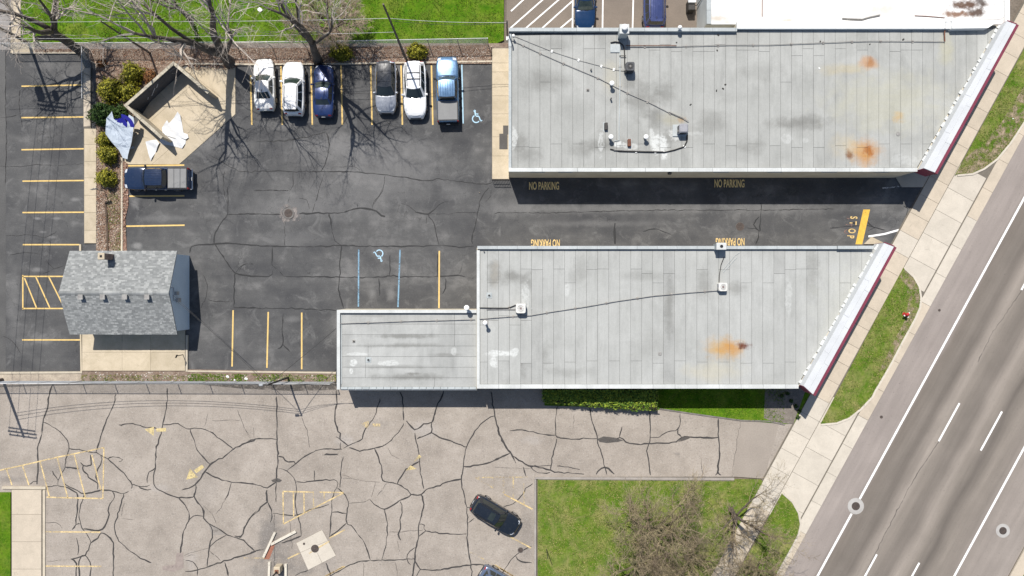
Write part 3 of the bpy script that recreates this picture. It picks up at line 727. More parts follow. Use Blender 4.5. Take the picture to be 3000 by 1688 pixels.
C4 = [[(265,180),(268,330),(270,480),(275,600),(270,690),(262,800),(263,925)],[(0,530),(60,500),(110,482),(200,478),(270,482)],
[(690,135),(690,230),(680,300),(690,400),(715,440),(718,490)],[(690,465),(720,490),(770,525)],[(718,500),(720,550)],
[(1000,190),(970,290),(930,360),(890,420),(870,480),(800,515),(740,545)],[(1140,140),(1160,220),(1165,345)],
[(1165,370),(1110,450),(1040,515),(960,542),(860,560),(780,540)],[(1450,140),(1400,250),(1380,320),(1360,360),(1310,375),(1245,412),(1185,350)],
[(1360,360),(1360,430),(1300,460),(1260,480)],[(1360,430),(1420,465),(1500,495),(1610,535)],[(1245,440),(1262,530),(1280,620),(1285,720),(1300,790),(1310,835)],
[(1780,145),(1800,260),(1810,320),(1830,400),(1850,470),(1900,550),(1932,590),(1960,650)],
[(1810,315),(1750,340),(1690,400),(1640,470),(1610,540),(1590,640),(1580,720),(1575,800),(1590,870),(1610,960),(1618,1060),(1618,1200),(1630,1310),(1655,1490)],
[(1590,675),(1690,665),(1800,635),(1915,580)],[(1575,760),(1470,785),(1400,815),(1320,835),(1290,870),(1215,870)],
[(960,545),(990,620),(1010,690),(1018,770),(1120,797),(1215,870),(1140,915),(1030,975),(960,940),(925,905)],[(1120,797),(1150,740),(1180,695),(1280,635)],
[(740,600),(720,700),(715,820)],[(275,600),(310,610),(345,640),(390,640),(400,655)],[(525,570),(470,600),(400,655),(340,705)],[(525,570),(600,548),(730,552)],
[(600,588),(700,588)],[(275,685),(340,705),(400,775),(405,850),(400,920),(410,1000),(435,1080),(440,1165)],
[(400,780),(460,785),(540,772),(640,768),(690,775),(695,820),(660,880),(655,960),(650,1080),(640,1170)],[(535,705),(538,775)],
[(695,822),(740,860),(775,930),(765,1000),(760,1070),(790,1090),(840,1150),(890,1220),(930,1335)],[(640,940),(560,965),(480,990),(410,1020),(330,1015),(240,1005)],
[(655,998),(700,998),(760,1005)],[(640,1170),(700,1130),(760,1075)],[(0,790),(120,800),(200,820),(265,785)],[(195,840),(200,910),(235,1000),(220,1070)],
[(205,910),(120,1000),(60,1070),(15,1170),(0,1165)],[(0,1310),(90,1280),(180,1255)],[(1030,975),(1050,1080),(1045,1200),(1030,1270),(1010,1335)],
[(1145,925),(1155,980),(1140,1050),(1145,1110),(1125,1155),(1145,1195)],[(1290,870),(1305,940),(1290,1020),(1275,1080),(1270,1170),(1250,1290),(1225,1490)],
[(1280,1080),(1310,1090),(1325,1128),(1420,1145),(1520,1152),(1610,1150)],[(1325,1128),(1270,1170)],[(1010,1335),(1100,1340),(1190,1328),(1240,1325)],[(930,1338),(1010,1338)],
[(1250,1245),(1210,1275),(1190,1325),(1215,1370)],[(1240,1325),(1285,1400),(1400,1405),(1560,1380),(1680,1365),(1800,1375)],[(1285,1400),(1230,1490)],
[(925,1338),(840,1350),(760,1385),(640,1449)],[(615,1355),(670,1490)],[(390,1449),(490,1405)],[(1610,960),(1650,970)],[(1620,1075),(1665,1040)],[(440,1165),(370,1195),(300,1215)]]
cracks(old, (700,1088), C4, .122, M['crack_old'], seed=4)
C5 = [[(20,380),(30,440),(70,520),(110,580),(150,650)],[(0,630),(105,580)],[(130,600),(190,640),(240,670),(340,685),(420,710),(520,720),(630,728)],[(240,670),(310,670),(400,665)],
[(445,240),(430,330),(432,450),(445,470)],[(440,480),(425,540),(400,640),(395,705)],[(105,422),(190,415),(270,432),(350,450),(430,452)],[(445,465),(520,480),(620,475),(720,475)],
[(670,255),(685,340),(715,430),(730,510),(760,600),(790,730)],[(720,728),(775,680),(845,728)],[(720,480),(800,500),(880,470),(930,500),(1010,520),(1085,510),(1200,508),(1280,500),(1320,465),(1380,465),(1500,470),(1580,467)],
[(900,390),(880,465)],[(1095,285),(1100,400),(1098,470),(1080,560),(1090,660),(1100,735)],[(1098,465),(1160,465),(1220,430),(1300,402),(1310,300)],[(1300,405),(1295,440),(1320,465)],
[(1580,335),(1580,470),(1590,560),(1575,710),(1600,735)],[(1575,710),(1560,735)],[(270,795),(220,830),(155,920),(60,960)],[(260,1235),(160,1290),(100,1350),(50,1430)],
[(145,1310),(190,1350),(260,1355)],[(440,668),(520,680),(600,695)],[(200,680),(220,745)],[(250,675),(300,720),(390,715)]]
cracks(old, (1450,1088), C5, .122, M['crack_old'], seed=5)
H5 = [[(560,300),(555,400)],[(1740,355),(1715,480),(1690,650),(1680,745)],[(1450,600),(1470,735)],[(0,680),(270,690)]]
cracks(old, (1450,1088), H5, .04, M['hair'], .0075, "hairline_crack", 6)
H3 = [[(1680,270),(1720,380),(1770,470)],[(1450,390),(1470,300)],[(1500,350),(1700,345)],[(320,1075),(400,1070),(440,1110)],[(330,1345),(500,1330)],[(1440,950),(1500,1010),(1530,1080)],[(1530,1010),(1590,915)],
      [(1300,1305),(1400,1270),(1490,1250)],[(1480,1270),(1560,1340)],[(860,1040),(940,1050)],[(880,920),(860,1020)],[(1320,1310),(1380,1300)],[(0,900),(90,905)]]
cracks(old, (0,1088), H3, .04, M['hair'], .0075, "hairline_crack", 7)
H4 = [[(0,310),(40,400),(80,470)],[(440,310),(480,420),(500,540)],[(730,730),(850,770),(1000,785)],[(730,755),(800,760)],[(780,935),(860,930),(925,905)],[(940,890),(965,785)],[(980,880),(1050,790)],[(1050,540),(1080,590),(1135,620)],
      [(1060,1140),(1300,1125)],[(1120,1200),(1140,1280)],[(880,1350),(880,1449)],[(1110,1350),(1120,1449)],[(250,1010),(250,1449)],[(360,1050),(375,1260)],[(100,400),(110,480)]]
cracks(old, (700,1088), H4, .04, M['hair'], .0075, "hairline_crack", 8)
K6 = [[(0,185),(150,188),(310,190)],[(430,185),(540,178),(700,178),(780,165),(840,145),(940,155),(1010,195),(1035,205)],[(635,180),(660,305)],
[(0,400),(150,410),(320,415),(500,415),(620,413),(725,408),(860,415),(1000,415),(1200,415),(1420,410),(1560,420),(1660,415)],
[(725,408),(715,520),(715,630),(705,720),(720,790),(740,850)],[(235,420),(235,550)],[(235,590),(215,628),(100,625),(0,615)],
[(320,630),(450,630),(620,632),(715,632),(900,635),(1010,632),(1080,625),(1200,630),(1400,628),(1560,622),(1600,630)],[(1070,475),(1065,625)],[(990,640),(995,765)],
[(1340,190),(1380,260),(1400,340),(1415,405)],[(1250,170),(1340,190),(1390,150)],[(1765,0),(1710,80),(1690,180),(1670,270),(1650,350),(1655,400)],[(1405,470),(1405,625)],[(0,845),(120,855),(300,855),(500,860),(695,868)],
[(312,895),(305,1000),(310,1110),(275,1140)],[(310,1110),(360,1160)],[(1465,640),(1460,710),(1440,750)]]
cracks(lot, (700,550), K6, .12, M['crack'], seed=11)
K6h = [[(840,110),(840,145)],[(1020,0),(990,60),(955,100),(945,150)],[(570,0),(550,80),(520,175)],[(660,305),(680,375),(725,408)],[(330,240),(322,410)],[(235,550),(280,580),(320,630)],
[(0,590),(30,545),(80,535),(105,545)],[(1140,105),(1200,130),(1250,170)],[(1390,150),(1430,110),(1480,100)],[(1330,195),(1325,260)],[(1785,10),(1780,60),(1740,105)],[(1340,185),(1480,185),(1600,175),(1700,180)],
[(1580,540),(1565,590),(1550,615)],[(350,0),(360,60),(345,110)],[(110,20),(350,20)],[(430,75),(480,90),(500,150)]]
cracks(lot, (700,550), K6h, .04, M['hair_dark'], .004, "hairline_crack", 12)
K5 = [[(1610,0),(1610,180),(1560,250),(1525,320),(1515,400)],[(1610,190),(1811,185)],[(1345,460),(1350,430),(1385,410),(1515,400),(1600,395),(1811,410)],[(1515,400),(1580,490),(1665,605),(1740,622),(1811,625)],
[(1665,605),(1655,750),(1655,850)],[(1655,850),(1811,850)]]
cracks(lot, (0,550), K5, .12, M['crack'], seed=13)
K5h = [[(1665,605),(1720,545),(1790,545)],[(40,340),(200,335),(330,350),(400,310)],[(70,475),(180,460),(290,470)],[(300,610),(380,575),(460,545)],[(0,1060),(60,1065),(120,1130),(145,1170)],[(330,520),(380,575)],[(340,370),(360,395)],
       [(1440,620),(1465,690),(1460,770),(1425,850)],[(1470,790),(1560,805),(1650,800)]]
cracks(lot, (0,550), K5h, .045, M['hair_dark'], .0065, "hairline_crack", 14)
K2 = [[(0,1215),(250,1210),(450,1215),(600,1215),(780,1215),(870,1220),(1050,1240),(1200,1260),(1340,1280),(1400,1270),(1480,1275),(1600,1290),(1750,1305),(1790,1290)],[(130,1000),(300,998),(450,975),(610,935)],[(615,940),(640,1000),(635,1080),(600,1180),(580,1210)]]
cracks(lot, (700,0), K2, .085, M['crack'], seed=15)
K2h = [[(385,1215),(382,1310),(360,1350)],[(110,1345),(350,1350)],[(605,1230),(570,1330)],[(1035,1240),(1015,1350),(950,1449)],[(1040,850),(1070,890),(1150,900),(1205,965)],[(700,660),(960,665)],[(1350,660),(1395,645)],[(660,1185),(820,1180),(860,1220)],[(-200,1100),(0,1215)],[(-100,1215),(-110,1330),(-80,1449)]]
cracks(lot, (700,0), K2h, .04, M['hair_dark'], .004, "hairline_crack", 16)
KD = [[(1885,110),(1880,200),(1870,320),(1845,400)],[(1870,205),(1830,260),(1870,310)],[(1780,285),(1840,290),(1870,310)],[(1050,310),(1120,292),(1190,305),(1250,335)]]
cracks(lot, (1450,550), KD, .10, M['crack'], seed=17)
cracks(lot, (1450,550), [[(848,255),(850,400)]], .24, M['crack'], seed=18)
cracks(lot, (1450,550), [[(0,180),(300,178),(700,170),(1100,160),(1880,160),(2400,150)]], .05, M['hair_dark'], .004, "hairline_crack", 19)
cracks(lot, (2200,550), [[(820,230),(850,270),(880,285)],[(560,285),(800,270),(950,300)],[(830,300),(880,285)],[(1110,150),(1090,230)],[(1110,150),(1080,130)]], .08, M['crack'], .0045, seed=20)
cracks(alley, (0,0), [[(40,360),(38,700),(45,1000),(40,1300)]], .06, M['hair_dark'], .008, "hairline_crack", 21)
cracks(lot, (0,0), [[(0,835),(80,825),(150,800)],[(0,1175),(150,1180),(260,1165),(420,1170),(590,1160)],[(145,640),(135,760),(160,900)]], .045, M['hair_dark'], .0075, "hairline_crack", 22)
cracks(road, (2200,1088), [[(1475,225),(1330,495),(1150,770),(960,1130),(800,1449)]], .04, M['hair'], .004, "hairline_crack", 23)
cracks(road, (2200,550), [[(1932,700),(1800,900),(1700,1040),(1605,1235)]], .04, M['hair'], .004, "hairline_crack", 24)
def patchpoly(parent, pts, m, z, name="tar_patch"):
    b = MB(); q = gpts(pts); n = len(q); a = sum(q[i][0]*q[(i+1)%n][1]-q[(i+1)%n][0]*q[i][1] for i in range(n))
    if a < 0: q = q[::-1]
    b.add([(x,y,z) for x,y in q], [list(range(n))]); return b.build(name, m, parent)
pm_ = worn_paint("thin_tar_patch", (.085,.078,.072), (.34,.52), 3)
patchpoly(old, zz(1450,1088,[(725,478),(770,460),(850,470),(910,488),(870,500),(790,508),(740,500)]), pm_, .0085)
patchpoly(old, zz(1450,1088,[(1325,462),(1395,460),(1370,478),(1320,495),(1295,498)]), pm_, .0085)
patchpoly(old, zz(700,1088,[(228,770),(270,755),(305,770),(290,785),(240,785)]), pm_, .0085)
patchpoly(old, zz(0,1088,[(1250,1285),(1295,1285),(1300,1390),(1230,1420),(1150,1405),(1150,1380),(1240,1365)]), worn_paint("pinkish_patch", (.27,.225,.20), (.25,.45), 3), .009)
patchpoly(old, zz(0,1088,[(1475,1080),(1540,1105),(1590,1155),(1500,1160)]), worn_paint("pale_patch", (.25,.225,.20), (.3,.45), 3), .0035)
for (rr0, rr1, sd, mm) in ((.5,.95,1,'pale_ring'),(.35,.62,2,'dark_ring'),(.3,1.3,3,'pale_ring2')):
    rg_ = random.Random(sd); c_ = P(845,625); bb = MB(); n_ = 18
    vs_ = []
    for k_ in range(n_):
        a_ = k_*2*math.pi/n_; r_ = rg_.uniform(rr0+(rr1-rr0)*.55, rr1); vs_.append((c_.x+math.cos(a_)*r_, c_.y+math.sin(a_)*r_, .0062+.0006*sd))
    bb.add(vs_, [list(range(n_))]); bb.build("broken_asphalt", worn_paint(mm, (.24,.215,.20) if 'pale' in mm else (.03,.03,.03), (.46,.54) if sd<3 else (.53,.60), 2.6), lot)
patchpoly(old, zz(700,1088,[(235,1200),(265,1205),(230,1290),(215,1330),(178,1330),(190,1300)]), M['red_clay'], .009, "clay_stain")
patchpoly(lot, zz(2200,0,[(250,1340),(300,1300),(350,1340),(320,1385),(265,1380)]), simple("round_patch", (.07,.07,.068), None, 2, 9, .3), .009, "round_patch")

# ---------------------------------------------------------------- painted lines and lettering
def line(parent, pts, w, m, z=.009, name="painted_line"):
    b = MB(); b.ribbon([P(*p) for p in pts], w, z); return b.build(name, m, parent)
for x0, y0, x1, y1 in ((63,253,242,249),(63,345,245,343),(63,439,246,436),(66,531,247,529),(66,623,248,622),(67,717,233,717),(65,996,237,996)):
    line(lot, [(x0,y0),(x1,y1)], .125, M['yellow'])
for a, c in (((66,810),(200,810)),((67,806),(67,907)),((66,904),(200,904)),((72,815),(107,902)),((105,811),(146,902)),((143,811),(190,905))):
    line(lot, [a,c], .12, M['yellow'], .0092)
for x, y0 in ((735,222),(824,194),(912,194),(1000,192),(1087,192),(1176,192),(1265,192)): line(lot, [(x-1,y0),(x+3,366)], .14, M['yellow'])
line(lot, [(1353,190),(1357,362)], .11, M['sky_blue'])
for p in ([(365,486),(540,484)],[(379,575),(540,574)],[(370,663),(541,660)],[(683,909),(680,1074)],[(786,914),(782,1078)],[(884,916),(884,1082)],[(1287,735),(1286,903)]): line(lot, p, .135, M['yellow'])
line(lot, [(1051,731),(1050,899)], .13, M['blue']); line(lot, [(1172,732),(1166,900)], .13, M['blue'])
patchpoly(lot, [(2529,614),(2549,614),(2526,716),(2506,716)], M['stopbar'], .009, "stop_bar")
line(lot, [(2544,693),(2590,686),(2640,672)], .17, M['white_line']); line(lot, zz(2200,0,[(930,1332),(1030,1322),(1080,1310),(1135,1303)]), .12, M['white_worn'])
for a, c in (([(1492,32),(1556,-20)],)*1 and [((1497,33),(1560,-25)),((1496,82),(1612,-20)),((1537,86),(1664,-24)),((1585,86),(1676,4)),((1638,86),(1676,54)),((1677,90),(1679,-60)),((1765,86),(1767,-60)),((1853,86),(1857,-60))]):
    s_ = (HC)/HC
    line(north_lot, [(1500+(a[0]-1500),a[1]),(c[0],c[1])], .13, M['white_line'])
for p in ([(0,700),(160,665),(405,608),(640,560)],[(640,560),(735,540)],[(735,540),(732,720),(728,900)],[(330,890),(480,895),(728,900)],[(45,690),(85,805)],[(160,670),(205,805)],[(285,640),(350,890)],[(405,610),(480,895)],[(525,590),(605,895)],[(650,590),(715,840)],[(315,1135),(710,1138)],[(315,1378),(720,1380)]):
    line(old, zz(0,1088,p), .12, M['yellow_old'], .0098)
for p in ([(310,850),(530,855)],[(570,855),(740,858)],[(312,850),(315,1080)],[(315,1080),(740,860)],[(385,855),(388,1030)],[(460,858),(462,1000)],[(640,1180),(750,1120)],[(345,1325),(430,1285)],[(610,1449),(750,1380)],[(1850,1395),(1960,1460)],[(740,1349+31),(560,1480)]):
    line(old, zz(700,1088,p), .12, M['yellow_old'], .0098)
for p in ([(528,860),(528,965)],[(603,860),(605,920)],[(672,860),(672,885)],[(30,1320),(180,1322)],[(1675,752),(1932,748)],[(1675,752),(1800,825)],[(1800,755),(1800,825)],[(1872,755),(1872,865)],[(1872,865),(1920,895)],[(1640,1280),(1750,1340)],[(1750,1340),(1860,1400)]):
    line(old, zz(700,1088,p), .12, M['yellow_faint'], .0098)
for p in ([(65,870),(265,975)],[(90,1160),(255,1250)],[(0,1370),(130,1449)]): line(old, zz(1450,1088,p), .13, M['yellow_old'], .0098)
for p in ([(0,752),(235,748)],[(65,755),(65,870)],[(130,755),(130,900)],[(205,790),(205,945)]): line(old, zz(1450,1088,p), .12, M['yellow_faint'], .0098)
def arrow(org, head, shaft, m):
    b = MB()
    for pts in [head] + shaft:
        q = gpts(zz(org[0], org[1], pts)); n=len(q); a = sum(q[i][0]*q[(i+1)%n][1]-q[(i+1)%n][0]*q[i][1] for i in range(n))
        if a < 0: q = q[::-1]
        b.add([(x,y,.0102) for x,y in q], [list(range(n))])
    b.build("painted_arrow", m, old)
arrow((0,1088), [(1022,410),(1090,393),(1088,457)], [[(1105,405),(1175,400),(1175,425),(1105,428)]], M['yellow_arrow'])
arrow((0,1088), [(1345,688),(1318,766),(1400,750)], [[(1372,700),(1430,660),(1445,680),(1390,722)]], M['yellow_arrow'])
arrow((700,1088), [(1275,588),(1292,605),(1235,642)], [[(1215,665),(1257,690),(1180,702)]], M['yellow_arrow'])
arrow((700,1088), [(860,370),(920,350),(915,410)], [[(940,370),(1000,370),(1000,390),(940,390)]], M['yellow_faint'])
line(road, [st(-600,213),st(1394,213)], .19, M['white_line'], .006); line(road, [st(1443,213),st(2400,213)], .19, M['white_line'], .006)
for t_, s0 in ((335,-10),(456,-45)):
    for k in range(-1, 5): line(road, [st(s0+7+505*k+ (0 if t_==335 else -3),t_),st(s0+134+505*k,t_)], .17, M['white_line'], .006)
line(road, [st(-600,561),st(2300,566)], .19, M['white_line'], .006)

def lettering(text, parent, px, py, size, sx, rz, m, z=.0095, sp=1.0, name="painted_lettering"):
    cu = bpy.data.curves.new("t", 'FONT'); cu.body = text; cu.size = size; cu.align_x = 'CENTER'; cu.align_y = 'CENTER'
    cu.space_character = sp; cu.offset = .022*size
    t = bpy.data.objects.new("t", cu); COL.objects.link(t)
    bpy.context.view_layer.update()
    me = bpy.data.meshes.new_from_object(t.evaluated_get(bpy.context.evaluated_depsgraph_get()))
    bpy.data.objects.remove(t); bpy.data.curves.remove(cu)
    q = P(px, py); me.transform(Matrix.Translation((q.x, q.y, z)) @ Matrix.Rotation(rz, 4, 'Z') @ Matrix.Diagonal((sx, 1, 1, 1)))
    me.name = name; me.materials.clear(); me.materials.append(m)
    return link(name, me, parent)
lettering("NO PARKING", lot, 1594, 546, .98, .46, 0, M['orange'], sp=1.02)
lettering("NO PARKING", lot, 2137, 539, .98, .46, 0, M['orange'], sp=1.02)
lettering("NO PARKING", lot, 1598, 711.5, .94, .46, math.pi, M['orange_worn'], sp=1.02)
lettering("NO PARKING", lot, 2139, 707.5, .94, .46, math.pi, M['orange_worn'], sp=1.02)
for ch, dx, dy in (("S",725,212),("T",720,250),("O",712,306),("P",703,347)):
    lettering(ch, lot, 2200+dx/2.415, 550+dy/2.415, .90, .60, -math.pi/2-.05, M['orange_worn'])
for ch, dx, dy in (("S",697,214),("T",690,262),("O",680,312)):
    lettering(ch, lot, 2200+dx/2.415, 550+dy/2.415, .85, .62, -math.pi/2, worn_paint("ghost_lettering_paint", (.20,.13,.11), (.44,.58)), .0085)

line(old, [(905,1621),(966,1585)], .13, M['yellow_old'], .036)
def wheelchair(px, py, rot, sc=1.0):
    b = MB(); o = P(px, py)
    def T(x, y):
        x, y = x*sc, y*sc; c, s_ = math.cos(rot), math.sin(rot); return (o.x+x*c-y*s_, o.y+x*s_+y*c)
    b.ribbon([T(-.13+.07*math.cos(a), .52+.07*math.sin(a)) for a in [k*math.pi/5 for k in range(10)]], .07*sc, .0095, closed=True)
    b.ribbon([T(-.10,.42),T(-.06,.08)], .12*sc, .0095)
    b.ribbon([T(-.02,.25),T(.20,.23)], .10*sc, .0095)
    b.ribbon([T(-.02,.05),T(.26,.03)], .11*sc, .0095)
    b.ribbon([T(.26,.0),T(.40,-.38)], .10*sc, .0095); b.ribbon([T(.40,-.40),T(.55,-.33)], .09*sc, .0095)
    arc = [R(k) for k in range(120, 340, 20)]
    b.ribbon([T(.0+.34*math.cos(a), -.20+.34*math.sin(a)) for a in arc], .10*sc, .0095)
    b.build("accessible_parking_symbol", M['sky_blue'], lot)
wheelchair(1395, 342, 0); wheelchair(1112, 749, math.pi+.1, .95)

# ================================================================== BUILDINGS
def xy(p): return (p[0], p[1])
def roof_sheets(parent, name, deck_poly, x_edges, ycuts, z, m, vertical=True, dark=None, dark_idx=(), gap=.016, seed=1):
    """membrane strips laid side by side, each piece its own part"""
    rg = random.Random(seed)
    for i, (a, c) in enumerate(zip(x_edges[:-1], x_edges[1:])):
        cuts = ycuts(i, rg)
        for j, (y0, y1) in enumerate(zip(cuts[:-1], cuts[1:])):
            r = [(a,y0),(c,y0),(c,y1),(a,y1)] if vertical else [(y0,a),(y1,a),(y1,c),(y0,c)]
            q = clip(r, deck_poly); q = inset(q, gap*.7) if len(q) > 2 else []
            if len(q) < 3: continue
            b = MB(); zz_ = z + .016 + rg.random()*.010
            b.prism(q, z, zz_)
            b.build(name, dark if (dark and (i, j) in dark_idx) else m, parent)

# ---------------------------------------------------------------- long building at the top
H1 = 3.45
roof1 = roof_membrane("grey_roof_membrane", (.368,.370,.350), (.300,.302,.284), H1,
    rust=[(2475,205,90,24,.42,(.42,.35,.20)),(2549,184,19,17,1.0,(.10,.026,.008)),(2545,186,34,26,.7,(.42,.22,.10)),(2535,445,62,52,.85,(.42,.22,.075)),(2488,453,16,18,1,(.13,.035,.01)),(2545,443,20,22,.95,(.30,.11,.025)),
          (2480,430,60,50,.35,(.47,.38,.22)),(2630,343,22,22,.75,(.42,.26,.10)),(2600,300,240,120,.35,(.43,.41,.29)),(1790,225,40,60,.4,(.40,.37,.28)),(1965,350,50,30,.55,(.30,.28,.20)),(2770,150,30,70,.5,(.40,.38,.26)),(1995,352,20,10,.7,(.33,.22,.12))],
    white=[(1935,425,26,34,1.0),(1945,455,12,16,1),(1812,425,16,12,1),(2305,405,16,16,.35),(1505,405,12,34,.7),(1975,395,16,22,.7),(1760,420,9,40,.6),(1845,430,30,10,.6),(1910,405,8,30,.6),(1990,390,60,12,.3),(2650,470,40,18,.25),(2360,412,12,8,.3)],
    grey=[(1880,290,60,80,.42),(1950,270,40,60,.38),(1780,425,110,26,.45),(1540,450,60,40,.35),(1600,240,90,40,.35),(1525,420,30,40,.4),(2350,360,130,30,.5),(2200,430,70,26,.35),(2080,360,60,60,.3),(1700,440,60,30,.3),(1620,130,80,30,.25),(1920,350,40,40,.4),(1960,400,40,40,.35),(2220,210,100,40,.2),(1840,240,30,70,.3)])
B1 = thing("shop_building", "flat-roofed commercial building with rust-stained grey sheets, nearest the white-roofed neighbour", "building", P(2050, 300, 0))
S1 = P(1490,502,H1).y; N1 = P(1490,92,H1).y; W1 = P(1490,502,H1).x
fN = P(2947,62,4.2); fS = P(2703,493,4.2)           # facade line under the canopy
SE1 = (fS.x + (S1-fS.y)*(fN.x-fS.x)/(fN.y-fS.y), S1); NE1 = (fS.x + (N1+.55-fS.y)*(fN.x-fS.x)/(fN.y-fS.y), N1+.55)
body1 = [(W1,S1), SE1, NE1, (P(2165,0,4.3).x, N1+.55), (P(2165,0,4.3).x, N1), (W1,N1)]
b = MB(); b.prism(body1, 0, H1); b.build("wall", M['cream'], B1)
deck1 = [(W1,S1), SE1, NE1, (W1,N1+.0)]
b = MB(); b.prism([(W1+.05,S1+.05),(SE1[0]-.05,S1+.05),(NE1[0]-.25,NE1[1]-.1),(P(2165,0,4.3).x,NE1[1]-.1),(P(2165,0,4.3).x,N1-.05),(W1+.05,N1-.05)], H1+.001, H1+.03); b.build("roof_deck", M['deck'], B1)
xe = [W1+.28]; x = P(1450+163/2.415,0,H1).x; xe.append(x)
dx = P(1450+240.3/2.415,0,H1).x - x
while xe[-1] < NE1[0]: xe.append(xe[-1]+dx*random.Random(len(xe)).uniform(.985,1.015))
yN, yS = N1-.02, S1+.30
def cut1(i, rg):
    c = [yS-.0]
    if i < 2: c += [yS+1.8]
    elif i % 2 == 0: c += [yS + rg.choice((1.75,1.9,2.05))]
    else: c += [yS + 7.4] if rg.random() < .06 else []
    if rg.random() < .6: c += [yN - rg.choice((1.15,1.5,1.62,1.75,2.1))]
    return sorted(c) + [yN+.6]
cl1 = [(W1+.25,yS),(SE1[0]+.05,yS),(NE1[0]-.35,N1+.25),(W1+.25,N1-.16)]
cl1 = [(W1+.25,yS),(SE1[0]+.0,yS),(fN.x-.12,N1+.45),(P(2165,0,4.3).x,N1+.0),(W1+.25,N1-.18)]
roof_sheets(B1, "roof_sheet", cl1, xe, cut1, H1+.032, roof1, seed=5)
b = MB(); b.box(((W1+.125), (S1+N1)/2, H1+.09), (.25, N1-S1-.4, .12)); b.build("edge_strip", M['coping_grey'], B1)
# low gravel stop on the south edge, in lengths
xs = W1
rg = random.Random(8)
while xs < SE1[0]-.2:
    L = min(2.95+rg.uniform(-.1,.1), SE1[0]-xs-.02); b = MB(); b.box((xs+L/2, S1+.105, H1+.10), (L-.025, .33, .17)); b.build("coping", M['coping_white'], B1); xs += L
# parapet along the north edge: grey cap on the west half, white on the east
xm = P(2165,0,4.3).x; xs = W1
while xs < xm-.1:
    L = min(1.95, xm-xs); b = MB(); b.box((xs+L/2, N1+.02, H1+.19), (L-.02, .30, .38)); b.build("parapet", M['coping_grey'], B1); xs += L
xe2 = P(2795,0,4.3).x; xs = xm
while xs < xe2-.1:
    L = min(3.2, xe2-xs); b = MB(); b.box((xs+L/2, N1+.40, H1+.20), (L-.012, .62, .40)); b.build("parapet", M['cap_white'], B1); xs += L
b = MB(); b.prism([(xe2,N1+.01),(P(2905,0,4.5).x,N1+.06),(P(2940,0,4.5).x,N1+.72),(xe2,N1+.72)], H1, H1+.62); b.build("parapet", M['cap_white'], B1)
# wall fittings on the south face
for zx in (302, 500, 1602, 1980, 2367, 2739):
    q = P(1450+zx/2.415, 514, 3.3)
    b = MB(); b.box((q.x, S1-.03, 3.25), (1.25, .06, .28)); b.box((q.x, S1-.065, 3.34), (1.3, .03, .03)); b.build("wall_vent", M['coping_grey'], B1)
q = P(1450+1240/2.415, 511, 3.5); b = MB(); b.rbox((q.x, S1-.13, 3.3), (.32,.26,.24), .04); b.build("wall_lamp", M['steel_dark'], B1)

